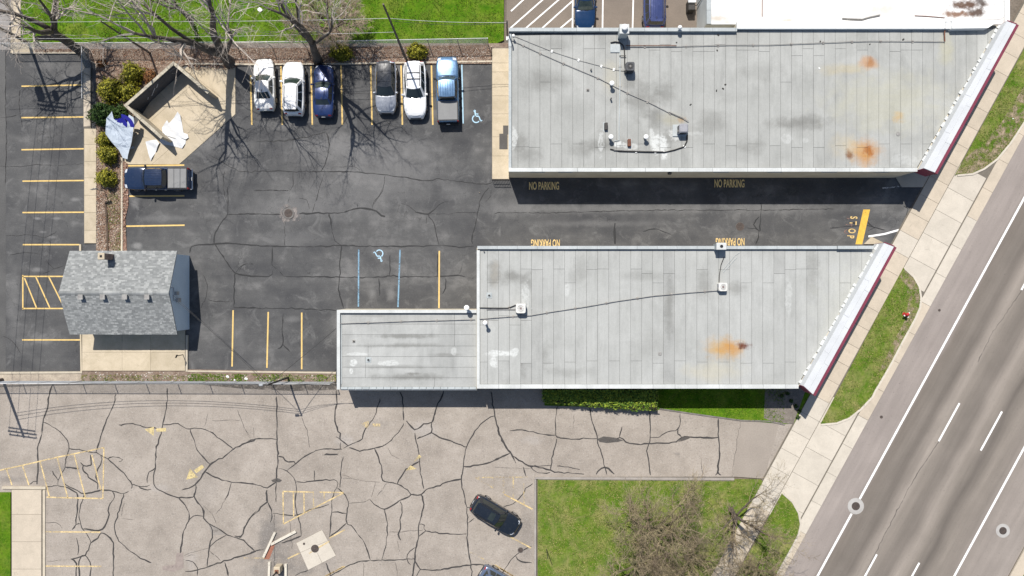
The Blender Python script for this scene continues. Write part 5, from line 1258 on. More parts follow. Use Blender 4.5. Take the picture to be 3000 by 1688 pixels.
b = MB(); b.rbox((q.x,q.y,4.17),(.58,.58,.10),.03); b.build("chimney_cap", M['tan'], ch)
b = MB(); b.box((q.x,q.y,4.225),(.20,.20,.02)); b.build("flue", M['black'], ch)
# meters on the gable
for dy, z_, w, h_ in ((.25,2.6,.3,.5),(-.35,2.3,.35,.6)):
    b = MB(); b.box((WX1+.13,YM+dy-.3,z_),(.18,w,h_)); b.build("meter_box", M['metal_grey'], SH)
b = MB(); b.tube([(WX1+.09,YM+.45,3.5),(WX1+.09,YM+.45,3.1),(WX1+.09,YM-.7,3.1),(WX1+.09,YM-.7,2.5)], .03, 5); b.build("conduit", M['metal_grey'], SH)
b = MB(); b.dome((WX1+.10,YM+.55,3.6),.07,.07,8,3); b.build("gable_lamp", M['cap_white'], SH)

# ================================================================== FENCES, POLES, SMALL STRUCTURES
def chain_fence(name, label, pts, h, step, rail=.032, group=None):
    q = [P(x, y) for x, y in pts]; t = thing(name, label, "fence", q[0], group)
    b = MB(); b.tube([p+Vector((0,0,h)) for p in q], rail, 6); b.build("top_rail", M['wire'], t)
    wb = MB()
    for a, c in zip(q[:-1], q[1:]):
        L = (c-a).length; d = (c-a)/L; n = max(1, round(L/step))
        for i in range(n+1):
            p = a + d*(L*i/n); b = MB(); b.tube([p-Vector((0,0,.05)), p+Vector((0,0,h+.04))], .038, 6); b.build("post", M['metal_grey'], t)
        s = -h; sp = .075; up = Vector((0,0,1)); r = .0034; side = Vector((-d.y,d.x,0))
        while s < L:
            for sg in (0, 1):
                s0, s1 = (s, s+h) if sg == 0 else (s+h, s)
                z0, z1 = .03, h
                if min(s0,s1) < 0 or max(s0,s1) > L:
                    lo, hi = max(0, min(s0,s1)), min(L, max(s0,s1))
                    if hi - lo < .02: continue
                    f = lambda u: z0 + (z1-z0)*(u-s0)/(s1-s0)
                    s0, s1, z0, z1 = lo, hi, f(lo), f(hi)
                p0, p1 = a+d*s0+up*z0, a+d*s1+up*z1
                e = (p1-p0).normalized(); k = e.cross(side).normalized()*r; w = side*r
                wb.add([p0+k,p0+w,p0-k-w,p1+k,p1+w,p1-k-w],[(0,1,4,3),(1,2,5,4),(2,0,3,5)])
            s += sp
    wb.build("chain_link", M['metal_grey'], t, kind='stuff'); return t
chain_fence("chain_link_fence", "long chain-link fence along the lawn behind the row of parked cars", [(40,146),(700,143),(1000,140),(1430,132)], 1.7, 2.95)
chain_fence("chain_link_fence", "short chain-link fence turning off beside the golden shrubs, left bed", [(267,151),(268,300)], 1.4, 2.4)
chain_fence("chain_link_fence", "chain-link fence along the cracked old lot, between pole and annex", [(-200,1116),(240,1116),(982,1118)], 1.8, 2.92)

# black steel railing at the end of the side walk
q0, q1 = P(1443,530), P(1490,530); t = thing("railing", "small black steel railing at the foot of the side walk", "railing", q0)
b = MB()
for z in (.95,.5): b.tube([q0+Vector((0,0,z)), q1+Vector((0,0,z))], .028, 6)
b.build("rail", M['steel_dark'], t)
for i in range(11):
    p = q0.lerp(q1, i/10); b = MB(); b.tube([p, p+Vector((0,0,.95))], .022, 5); b.build("baluster", M['steel_dark'], t)
for (x0,x1,y0,y1) in ((1474,1489,369,395),(1463,1487,393,438)):  # two thin dark rectangles laid on the side walk
    a, c = P(x0,y1), P(x1,y0); b = MB(); b.prism([(a.x,a.y),(c.x,a.y),(c.x,c.y),(a.x,c.y)], .12, .15 if x0==1474 else .16)
    tag(b.build("dark_rectangle", M['plate']), "smaller dark rectangle at the wall on the beige side walk" if x0==1474 else "larger dark rectangle on the beige side walk", "plate")

# bin enclosure: three block walls
HW = 1.85
Wc, Nc, Ec, Sc = P(368,309,HW), P(508,185,HW), P(611,272,HW), P(474,404,HW)
EN = thing("bin_enclosure", "three-sided block enclosure standing on the beige concrete pad", "enclosure", ((Wc.x+Nc.x)/2,(Wc.y+Nc.y)/2,0))
def block_wall(a, c, th, ext=0):
    a, c = Vector((a.x,a.y)), Vector((c.x,c.y)); d = (c-a).normalized(); nn = Vector((-d.y,d.x))*th/2; L = (c-a).length
    rows = 9; hh = (HW-.09)/rows; n = max(2, round(L/.6)); rg = random.Random(int(L*100))
    b = MB(); b.prism([a-nn*.8, c-nn*.8, c+nn*.8, a+nn*.8], 0, HW-.1); b.build("wall_core", M['enclosure'], EN)
    for r in range(rows):
        off = .5 if r%2 else 0
        k = -off
        while k < n:
            s0, s1 = max(0,k)/n*L, min(n,k+1)/n*L
            if s1-s0 > .05:
                b = MB(); g = .008; o = rg.uniform(0,.006)
                b.prism([a+d*(s0+g)-nn*(1+o), a+d*(s1-g)-nn*(1+o), a+d*(s1-g)+nn*(1+o), a+d*(s0+g)+nn*(1+o)], r*hh+g, (r+1)*hh-g)
                b.build("block", M['enclosure'], EN)
            k += 1
    n2 = max(2, round(L/.9))
    for k in range(n2):
        b = MB(); nn2 = nn*1.18; s0, s1 = k/n2*L+.008, (k+1)/n2*L-.008
        b.prism([a+d*s0-nn2, a+d*s1-nn2, a+d*s1+nn2, a+d*s0+nn2], HW-.09, HW+rg.uniform(-.006,.008)); b.build("cap_stone", M['enclosure_cap'], EN)
dW = (Nc-Wc).normalized(); 
block_wall(Wc-dW*.12, Nc+dW*.12, .22)
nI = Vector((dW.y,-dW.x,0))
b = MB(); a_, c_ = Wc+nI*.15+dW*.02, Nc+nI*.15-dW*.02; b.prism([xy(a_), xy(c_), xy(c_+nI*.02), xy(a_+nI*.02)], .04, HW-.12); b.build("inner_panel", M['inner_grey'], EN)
for (f0, f1, z0, z1) in ((.36,.50,.55,1.15),(.52,.58,1.0,1.3),(.27,.31,.5,.75)):
    a_, c_ = Wc.lerp(Nc,f0)+nI*.172, Wc.lerp(Nc,f1)+nI*.172; b = MB(); b.tube([(a_.x,a_.y,z0),(c_.x,c_.y,z1)], .02, 4); b.build("scratch_mark", M['cap_white'], EN)
dE = (Ec-Nc).normalized(); block_wall(Nc+dE*.14, Ec, .22)
dS = (Sc-Wc).normalized(); block_wall(Wc+dS*.14, Sc, .22)
# fallen sign faces and loose sheets
def lying_sheet(name, label, cat, org, sc, pts, z, m, tilt=0.0, th=.012, group=None):
    if len(pts) > 4:
        rg_ = random.Random(len(pts)*7); f1, f2, f3 = rg_.uniform(1.5,3), rg_.uniform(1.5,3), rg_.uniform(0,6)
        bm = bmesh.new(); bm.faces.new([bm.verts.new((*P(org[0]+a/sc, org[1]+c/sc, z)[:2], 0)) for a, c in pts])
        bmesh.ops.triangulate(bm, faces=bm.faces[:]); bmesh.ops.subdivide_edges(bm, edges=bm.edges[:], cuts=3, use_grid_fill=True); bmesh.ops.triangulate(bm, faces=bm.faces[:])
        for v in bm.verts: v.co.z = z + .015 + .10*abs(math.sin(v.co.x*f1+v.co.y*f2+f3))**3 + .03*mnoise.noise(Vector((v.co.x*3,v.co.y*3,f3)))
        bmesh.ops.recalc_face_normals(bm, faces=bm.faces[:])
        for f in bm.faces:
            if f.normal.z < 0: f.normal_flip()
        me = bpy.data.meshes.new(name); bm.to_mesh(me); bm.free(); me.materials.append(m)
        o_ = link(name, me); md = o_.modifiers.new("thickness", 'SOLIDIFY'); md.thickness = th; md.offset = -1
        return tag(o_, label, cat, group)
    b = MB(); q = [P(org[0]+a/sc, org[1]+c/sc, z) for a, c in pts]; n = len(q)
    ar = sum(q[i].x*q[(i+1)%n].y-q[(i+1)%n].x*q[i].y for i in range(n))
    if ar < 0: q = q[::-1]
    top = [(p.x, p.y, z+th+tilt*(k%3)) for k, p in enumerate(q)]; bot = [(p.x, p.y, z) for p in q]
    b.add(bot+top, [list(range(n,2*n))] + [(i,(i+1)%n,n+(i+1)%n,n+i) for i in range(n)])
    return tag(b.build(name, m), label, cat, group)
lying_sheet("fallen_sheet", "largest white broken sheet lying on the beige pad", "sign sheet", (260,140), 4.025, [(870,985),(865,940),(930,858),(955,895),(1055,757),(1085,800),(1110,965),(1122,1008),(1165,1018),(1180,1062),(1150,1085),(1010,1040),(885,985)], .05, M['sheet_white'])
lying_sheet("fallen_sheet", "broad white sheet under the thin rod at the enclosure's open end", "sign sheet", (260,140), 4.025, [(835,1105),(858,1030),(885,975),(1010,1030),(1145,1085),(1142,1130),(1105,1190),(1030,1170),(940,1150),(870,1140)], .04, M['sheet_white'])
lying_sheet("fallen_sheet", "pointed white triangular sheet on the beige pad", "sign sheet", (260,140), 4.025, [(668,1108),(750,1092),(800,1085),(835,1130),(800,1210),(770,1270),(735,1338)], .04, M['sheet_white'])
lying_sheet("fallen_strip", "thin white strip lying by the red mulch edge", "sign sheet", (260,140), 4.025, [(447,1195),(525,1160),(540,1180),(450,1215)], .05, M['sheet_white'])
b = MB(); b.tube([P(260+860/4.025,140+1018/4.025,.09),P(260+1032/4.025,140+1075/4.025,.09)], .03, 6); tag(b.build("metal_rod", M['pipe_grey']), "thin grey rod across the white sheets", "rod")
b = MB(); b.tube([P(260+840/4.025,140+1125/4.025,.08),P(260+797/4.025,140+1232/4.025,.06)], .035, 6); tag(b.build("metal_rod", M['steel_dark']), "dark rod beside the pointed white sheet", "rod")
# the big leaning sign face with blue print
sf = thing("torn_banner", "large torn white sign panel with blue print leaning over the shrubs", "sign panel", P(345,395,0))
pts = [(245,845),(318,770),(322,850),(345,872),(372,850),(430,885),(475,890),(500,800),(545,830),(548,890),(520,1000),(470,1140),(410,1300),(358,1285),(330,1200),(262,1112),(207,1022),(240,890)]
q = [P(260+a/4.025, 140+c/4.025, 1.0) for a, c in pts]
def pz(p): return 1.0 - .30*((p[0]-P(340,400,1).x)*.34-(p[1]-P(340,400,1).y)*.94) + .05*math.sin(p[0]*3+p[1]*2)
def warped(poly, dz, m, name, par):
    """triangulated, gently buckled sheet"""
    bm = bmesh.new(); vs = [bm.verts.new((p[0], p[1], 0)) for p in poly]; bm.faces.new(vs)
    bmesh.ops.triangulate(bm, faces=bm.faces[:]); bmesh.ops.subdivide_edges(bm, edges=bm.edges[:], cuts=2, use_grid_fill=True)
    bmesh.ops.recalc_face_normals(bm, faces=bm.faces[:])
    for v in bm.verts: v.co.z = max(.12, pz(v.co)) + dz
    for f in bm.faces:
        if f.normal.z < 0: f.normal_flip()
    r = bmesh.ops.extrude_face_region(bm, geom=bm.faces[:])
    for e in r['geom']:
        if isinstance(e, bmesh.types.BMVert): e.co.z -= .012
    me = bpy.data.meshes.new(name); bm.to_mesh(me); bm.free(); me.materials.append(m)
    return link(name, me, par)
warped([(p.x,p.y) for p in q], 0, M['banner'], "panel", sf)
def arc2(cx, cy, r0, r1, a0, a1, n=14):
    o = []
    for k in range(n+1):
        a = R(a0+(a1-a0)*k/n); o.append((cx+r1*math.cos(a), cy-r1*math.sin(a)))
    for k in range(n, -1, -1):
        a = R(a0+(a1-a0)*k/n); o.append((cx+r0*math.cos(a), cy-r0*math.sin(a)))
    return o
for poly in (arc2(415,930,86,130,-5,88), arc2(410,905,12,62,-40,160), [(335,850),(372,855),(430,868),(440,886),(372,850),(345,872)]):
    qq = [P(260+a/4.025, 140+c/4.025, 1.0) for a, c in poly]
    warped([(p.x,p.y) for p in qq], .016, M['sheet_blue'], "blue_print", sf)

# low timber edging and sign post in the left bed
b = MB(); b.tube([P(310,595,.10),P(315,664,.10),P(316,738,.10)], .11, 6); tag(b.build("landscape_timber", M['timber']), "dark rotten timber lying along the left planting bed", "timber")
def post_sign(px, py, h, label, plate=None, plate_m='metal_grey', rz=0.0, m='steel_dark'):
    p = P(px, py); t = thing("sign_post", label, "sign post", p)
    b = MB(); b.tube([p, p+Vector((0,0,h))], .035, 6); b.build("post", M[m], t)
    if plate: b = MB(); b.box((p.x,p.y-.03,h-plate[1]/2+.05),(plate[0],.012,plate[1]),rz); b.build("sign_plate", M[plate_m], t)
post_sign(309,561,1.85,"short dark post with grey sign plate below the lowest golden shrub", (.6,.45), 'metal_grey', .2)
post_sign(1601,1608,2.3,"thin dark signpost on the lower lawn near the kerb")
post_sign(538,1039,1.45,"short dark post standing on the patio corner by the kerb", (.3,.3), 'steel_dark', 1.2)

def crossarm_pole(px, py, h, label, arms=(), cans=(), lean=(0,0), m='wood_pole', r=.15, low=None):
    p = P(px, py); t = thing("utility_pole", label, "utility pole", p)
    top = p+Vector((lean[0],lean[1],h)); b = MB(); b.tube([p-Vector((0,0,.1)), p.lerp(top,.5), top], [r, r*.85, r*.68], 9); b.build("pole", M[m], t)
    for (z, L, ang) in arms:
        c = p.lerp(top, z/h); d = Vector((math.cos(ang), math.sin(ang), 0)); nn = Vector((-d.y,d.x,0))
        for sg in (-1, 1):
            o_ = nn*.16*sg; b = MB(); b.tube([c+o_-d*L/2, c+o_+d*L/2], .06, 4); b.build("crossarm", M[m], t)
        b = MB()
        for f in (-.48,-.2,.2,.48): b.cyl(c+d*L*f+Vector((0,0,.05)), .05, .18, 6)
        b.build("insulator", M['steel_dark'], t)
    for (z, off, rr, hh) in cans:
        c = p.lerp(top, z/h)+Vector((*off,0)); b = MB(); b.cyl(c-Vector((0,0,hh/2)), rr, hh, 12); b.dome(c+Vector((0,0,hh/2)), rr, .08, 12, 3)
        b.tube([c, p.lerp(top, z/h)], .05, 5); b.build("transformer", M['metal_grey'], t)
    return t, top
crossarm_pole(86,128,9.6,"utility pole with transformers and double crossarms standing by the alley corner", [(8.6,2.6,-.12),(9.25,2.4,-.12)], [(7.2,(-.75,.1),.36,1.2),(7.3,(.7,-.1),.27,.8)], (.0,.1))
crossarm_pole(8,1112,8.2,"utility pole with crossarms beyond the fence at the lower left edge", [(7.35,2.5,-.14),(7.85,2.5,-.14)], [], (0,.1))
t, ptop = crossarm_pole(1193,180,9.0,"tall dark utility pole leaning back behind the white crossover with black roof bars", [], [], (-.5,1.5), 'wood_pole', .11)
t2, gtop = crossarm_pole(441,157,7.6,"slender dark pole leaning over the lawn behind the bin enclosure", [], [], (0,0), 'wood_pole', .10)
def wire(label, pts, sag, r=.016, m='wire', n=14):
    o = []
    for a, c in zip(pts[:-1], pts[1:]):
        a, c = Vector(a), Vector(c)
        for i in range(n): 
            f = i/n; p = a.lerp(c, f); p.z -= sag*4*f*(1-f); o.append(p)
    o.append(Vector(pts[-1])); b = MB(); b.tube(o, r, 5); return tag(b.build("overhead_wire", M[m]), label, "wire", None)
pc0 = P(1193,180)
def onpole(f): return pc0.lerp(ptop, f)
wire("bright wire crossing the lawn between the slender pole and the tall pole", [onpole(.78), gtop+Vector((0,0,-.1))], .25, .017)
wire("bright wire running from the slender pole off over the alley", [gtop+Vector((0,0,-.1)), P(-250,60,7.8)], .2, .014)
wire("thin lower wire crossing the lawn left of the tall pole", [onpole(.55), P(300,112,6.2), P(-200,110,7.5)], .15, .014)
mast = Vector((W1-.12,N1-.1,5.7))
wire("wire from the tall pole to the service mast on the upper building", [onpole(.78), mast], .35, .015)
wire("second sagging wire from the tall pole to the service mast", [onpole(.74), mast-Vector((0,0,.15))], .6, .016, 'wire_dark')
# street light by the fence, with its wires
p = P(845,1106); LP = thing("lamp_pole", "dark steel light pole beside the fence with wires meeting at its top", "lamp pole", p)
b = MB(); b.tube([p, p+Vector((-.1,.0,2.7)), p+Vector((-.05,.05,5.4))], [.10,.085,.07], 8); b.build("pole", M['steel_dark'], LP)
b = MB(); b.tube([p+Vector((-.05,.05,5.3)), p+Vector((-.2,.1,5.5)), p+Vector((-.4,.1,5.5))], .04, 6); b.build("arm", M['steel_dark'], LP)
b = MB(); b.rbox(p+Vector((-.5,.1,5.48)), (.35,.2,.12), .04); b.build("lamp_head", M['metal_grey'], LP)
ltop = p+Vector((-.05,.05,5.3))
wire("black twisted wire from the light pole to the annex corner", [ltop, Vector((W3-.05,N3-1.6,3.4))], .35, .024, 'wire_dark')
wire("upper dark wire running from the shed gable to the light pole", [Vector((WX1+.1,YM-.2,3.3)), ltop], .2, .012, 'wire_dark')
wire("lower dark wire running from the shed gable to the light pole", [Vector((WX1+.1,YM-.5,3.1)), ltop-Vector((0,0,.2))], .3, .010, 'wire_dark')
for k, (z0, z1, lb) in enumerate(((4.7,4.5,"uppermost of the dark wires strung along the lower fence"),(5.1,4.8,"middle dark wire strung along the lower fence"),(5.6,5.1,"lowest-looking dark wire strung along the lower fence"))):
    wire(lb, [P(8,1112)+Vector((.1,0,z0)), p+Vector((0,0,z1))], 1.5, .018, 'wire_dark')
    wire(lb.replace("wires","wire").replace("uppermost of the dark wire","first wire")+" towards the annex", [p+Vector((0,0,z1)), Vector((W3-.05, S3+.3+.1*k, 3.2+.1*k))], .3, .014, 'wire_dark')
for k, x in enumerate((-1.2,-.5,.5,1.2)):
    wire(("outer left","inner left","inner right","outer right")[k]+" power wire between the two crossarm poles over the left lot", [P(86,128)+Vector((x,.1,8.7)), P(8,1112)+Vector((x,.1,7.5))], .6, .016, 'wire_dark')

# ================================================================== STREET OBJECTS
def manhole(px, py, label, ring=.75, lid=.34, m='pale', z=.0):
    p = P(px, py); t = thing("manhole_cover", label, "manhole cover", p)
    b = MB(); b.cyl((p.x,p.y,z-.02), ring, .034, 28); b.build("collar", M[m], t)
    b = MB(); b.cyl((p.x,p.y,z+.010), lid*1.12, .012, 20); b.build("frame", M['iron'], t)
    b = MB(); b.cyl((p.x,p.y,z+.02), lid, .010, 20)
    for k in range(-2,3):
        for j in range(-2,3):
            if k*k+j*j < 7: b.box((p.x+k*lid*.32,p.y+j*lid*.32,z+.034),(lid*.2,lid*.2,.01))
    b.build("lid", M['iron'], t)
M['collar'] = concrete("grey_collar", (.40,.385,.365), (.34,.325,.305), .03)
manhole(2507,1483,"manhole cover in a pale collar on the white edge line", .75, .34, 'collar'); manhole(2938,1555,"manhole cover in a pale collar beyond the right solid line", .64, .31, 'collar')
manhole(845,625,"storm drain sunk in broken asphalt in the middle of the dark lot", .52, .34, 'patch'); manhole(2168,664,"round drain cover in the drive between the buildings", .40, .34, 'patch')
manhole(1525,1612,"small dark cover on a crack near the angled stalls", .27, .2, 'patch')
b = MB(); p = P(2582,1222); b.cyl((p.x,p.y,.0),.14,.015,12); tag(b.build("valve_cover", M['iron']), "small dark valve cover in the near lane of the road", "cover")
p = P(2752,909); b = MB(); b.cyl((p.x,p.y,.0),.12,.015,12); tag(b.build("valve_cover", M['iron']), "small faint valve cover opposite the hydrant", "cover")
p = P(2322,1232)
# covers on the small pad
p = P(923,1607); b = MB(); b.cyl((p.x,p.y,.02),.36,.03,20); b.cyl((p.x,p.y,.04),.12,.02,10); tag(b.build("pad_cover", M['iron']), "rusty round cover in the middle of the square pad", "cover")
p = P(891,1593); b = MB(); b.cyl((p.x,p.y,.02),.11,.022,14); tag(b.build("pad_cover", M['iron']), "tiny dark round cover near the corner of the square pad", "cover")
# hydrant
p = P(2647,921); t = thing("fire_hydrant", "red fire hydrant with silver caps on the tree lawn", "fire hydrant", p); z = .09
b = MB(); b.cyl((p.x,p.y,z),.17,.06,14); b.cyl((p.x,p.y,z+.06),.12,.5,14); b.cyl((p.x,p.y,z+.5),.15,.05,14); b.build("barrel", M['red_paint'], t)
b = MB(); b.dome((p.x,p.y,z+.56),.14,.15,14,4); b.cyl((p.x,p.y,z+.70),.035,.07,6); b.build("bonnet", M['red_paint'], t)
for a in (R(28), R(208), R(-62)):
    d = Vector((math.cos(a),math.sin(a),0)); c = Vector((p.x,p.y,z+.42)); b = MB(); b.tube([c+d*.08,c+d*.22],.075,10); nz_ = b.build("nozzle", M['red_paint'], t)
    b = MB(); b.tube([c+d*.22,c+d*.29],.085,8); b.build("nozzle_cap", M['white_metal'], nz_)
# wheel stops
def wheel_stop(a, c, label):
    a, c = P(*a), P(*c); m_ = (a+c)/2; d = c-a; L = d.length
    t = thing("wheel_stop", label, "wheel stop", (m_.x,m_.y,0), "concrete wheel stops by the lamp base", math.atan2(d.y,d.x), local=True)
    b = MB(); b.curb([(-L/2,0),(L/2,0)], .24, 0, .16); b.build("stop_body", M['bumper'], t)
    b = MB()
    for x in (-L*.35, L*.35): b.cyl((x,0,.155),.03,.012,8)
    b.build("anchor_pin", M['iron'], t)
o=(700,1088)
for a, c, lb in (((258,1136),(176,1312),"long wheel stop tilted steeply beside the red stain"),((230,1222),(406,1130),"wheel stop lying aslant nearest the cracks"),((219,1345),(214,1490),"wheel stop left of the lamp base at the bottom edge"),((334,1360),(334,1490),"wheel stop right of the lamp base at the bottom edge")):
    a2, c2 = zz(*o,[a,c]); wheel_stop(a2, c2, lb)
p = P(700+288/2.415, 1088+1385/2.415, 0); t = thing("light_post", "square concrete light base with a rusty bolted plate between two wheel stops", "lamp base", p)
b = MB(); b.rbox((p.x,p.y,.40),(.58,.62,.8),.03); b.build("base_block", M['tan'], t)
b = MB(); b.box((p.x,p.y-.1,.815),(.36,.36,.03)); b.build("base_plate", M['rust'], t)
b = MB(); b.tube([(p.x,p.y-.1,.8),(p.x,p.y-.1,6.5)], [.075,.06], 8); b.build("pole", M['steel_dark'], t)
b = MB(); b.tube([(p.x,p.y-.1,6.4),(p.x+1.0,p.y-.1,6.55)], .04, 6); b.build("arm", M['steel_dark'], t)
b = MB(); b.rbox((p.x+1.2,p.y-.1,6.5),(.6,.35,.16),.05); b.build("lamp_head", M['steel_dark'], t)
# stray bits
for (x, y, w, lb) in ((1405,565,.12,"yellow scrap of paper on the dark lot near the railing"),(763,30,.5,"crumpled white bag on the lawn between bare trees"),(176,53,.3,"white scrap on the grass by the alley corner"),(668,1104,.35,"pale crumpled bag in the weeds left of the light pole"),(722,1110,.4,"white plastic bag caught in the weeds under the light pole"),(690,1113,.25,"small grey-white wrapper in the weeds by the lower fence"),(2965,349,.2,"white scrap in the dry grass by the upper kerb")):
    p = P(x, y); b = MB(); rg = random.Random(x); n = 7
    ring = [(p.x+math.cos(k*2*math.pi/n)*w/2*rg.uniform(.5,1.2), p.y+math.sin(k*2*math.pi/n)*w/2*rg.uniform(.4,1), .10+rg.uniform(0,.05)) for k in range(n)]
    b.add(ring+[(p.x,p.y,.19)], [(k,(k+1)%n,n) for k in range(n)]); tag(b.build("litter", M['cap_white'] if 'yellow' not in lb else M['tan']), lb, "litter")

# ================================================================== PLANTS
def leaf_quad(b, c, nrm, s, rg, mi=0):
    a = nrm.orthogonal().normalized(); a.rotate(Matrix.Rotation(rg.uniform(0,6.28),3,nrm)); k = nrm.cross(a)
    w = s*rg.uniform(.35,.6)
    b.add([c-a*s, c+k*w, c+a*s, c-k*w], [(0,1,2,3)], mi)
def shrub(name, label, px, py, r, h, m, n=1500, leaf=.075, cat="shrub", group=None, ry=None, seed=1, ground=.08):
    rg = random.Random(seed); p = P(px, py, h*.5); ry = ry or r; R_ = r/PX*(HC-h*.5)/HC; RY = ry/PX*(HC-h*.5)/HC
    t = thing(name, label, cat, (p.x,p.y,ground), group)
    off = Vector((rg.uniform(0,50),rg.uniform(0,50),rg.uniform(0,50)))
    def rad(d): return .80 + .34*mnoise.noise(d*2.1+off) + .20*mnoise.noise(d*5+off)
    core = MB(); nu, nv = 14, 6; vs = []; fs = []
    for j in range(nv+1):
        th = j/nv*math.pi/2*.98
        for i in range(nu):
            a = 2*math.pi*i/nu; d = Vector((math.cos(a)*math.cos(th), math.sin(a)*math.cos(th), math.sin(th))); k = rad(d)*.78
            vs.append((p.x+d.x*R_*k, p.y+d.y*RY*k, ground+d.z*h*k))
    for j in range(nv):
        for i in range(nu): fs.append((j*nu+i, j*nu+(i+1)%nu, (j+1)*nu+(i+1)%nu, (j+1)*nu+i))
    core.add(vs, fs); core.build("branches", M['twig_core'], t)
    b = MB()
    for i in range(n):
        z = rg.random()**.8; a = rg.uniform(0, 6.283); cz = math.sqrt(max(0,1-z*z)); d = Vector((math.cos(a)*cz, math.sin(a)*cz, z))
        k = rad(d)*rg.uniform(.80,1.06)
        c = Vector((p.x+d.x*R_*k, p.y+d.y*RY*k, ground+.05+d.z*h*k))
        nn = (d+Vector((rg.gauss(0,.6),rg.gauss(0,.6),rg.gauss(.25,.5)))).normalized()
        leaf_quad(b, c, nn, leaf*rg.uniform(.7,1.5), rg)
    b.build("foliage", m, t)
    return t
GS = "golden-green shrubs in the left bed"
shrub("shrub", "golden shrub nearest the enclosure's back corner, highest of the cluster", 382,214,40,1.7,M['shrub'],1900,group=GS,seed=1)
shrub("shrub", "wide golden shrub at the left of the cluster beside the short fence", 318,262,46,1.7,M['shrub'],2300,group=GS,seed=2)
shrub("shrub", "golden shrub wedged between the wide shrub and the enclosure wall", 376,272,38,1.6,M['shrub'],1700,group=GS,seed=3)
shrub("shrub", "dark green rounded shrub above the torn white sign panel", 293,333,45,1.8,M['shrub_dark'],2300,leaf=.085,seed=4)
shrub("shrub", "dark shrub filling the gap below the enclosure's west corner", 352,330,28,1.4,M['shrub_dark'],900,leaf=.08,seed=14)
shrub("shrub", "golden shrub just left of the torn white sign panel", 304,410,28,1.4,M['shrub'],1100,group=GS,seed=5)
shrub("shrub", "golden shrub below the tip of the torn white sign panel", 312,452,35,1.5,M['shrub'],1600,group=GS,seed=6)
shrub("shrub", "lowest golden shrub of the left bed beside the navy pickup", 307,521,34,1.5,M['shrub'],1500,group=GS,seed=7)
shrub("shrub", "small rust-coloured shrub alone in the leaf litter", 296,184,15,.7,M['shrub_rust'],420,leaf=.06,seed=8)
shrub("shrub", "rust-brown ragged shrub against the enclosure's back wall", 437,226,24,.8,M['shrub_rust'],700,leaf=.06,ry=34,seed=9)
shrub("shrub", "round golden shrub behind the empty stall", 996,152,40,1.5,M['shrub'],1900,ry=30,seed=10,group="round shrubs behind the parked cars")
shrub("shrub", "round golden shrub at the foot of the tall utility pole", 1219,149,37,1.5,M['shrub'],1700,ry=28,seed=11,group="round shrubs behind the parked cars")
HD = thing("hedge", "long dark hedge in the shade along the lower building's side", "hedge", P(1760,1160))
rg = random.Random(31); b = MB(); core = MB()
x = 1596
while x < 1926:
    y0 = 1142; y1 = 1168 + 24*min(1,max(0,(x-1600)/260)) + 10 + rg.uniform(-4,4)
    for k in range(int(70)):
        px = x + rg.uniform(-9,9); py = rg.uniform(y0, y1); e = (py-y0)/(y1-y0); h = 1.25*(1-.35*e**4) + rg.uniform(-.18,.12) + .18*mnoise.noise(Vector((px*.06,py*.06,3)))
        c = P(px, py, h); leaf_quad(b, c, Vector((rg.gauss(0,.5),rg.gauss(-.1,.5),1)).normalized(), rg.uniform(.07,.13), rg)
    for k in range(10):
        c = P(x+rg.uniform(-6,6), y1+rg.uniform(-2,3), rg.uniform(.3,1.1)); leaf_quad(b, c, Vector((rg.gauss(0,.5),-1,.4)).normalized(), rg.uniform(.06,.11), rg)
    a, c = P(x-5, y1-4, .9), P(x+5, y0, .9); core.prism([(a.x,a.y),(c.x,a.y),(c.x,c.y),(a.x,c.y)], .06, .92+rg.uniform(-.15,.1))
    x += 5
core.build("branches", M['twig_core'], HD); b.build("foliage", M['hedge'], HD)
for k, (x, y) in enumerate(((2307,1153),(2318,1175),(2332,1190),(2342,1205),(2338,1222),(2290,1160))):
    shrub("small_plant", ("small dark plant by the canopy end of the lower building","small plant second from the canopy in the shaded bed","small plant in the middle of the shaded bed by the sidewalk","small plant near the sidewalk edge of the shaded bed","small plant at the sunny end of the bed by the sidewalk","low plant farthest from the sidewalk in the shaded bed")[k], x, y, 7, .4, M['shrub_dark'], 110, leaf=.05, cat="plant", group="small plants in the bed by the sidewalk", seed=60+k)

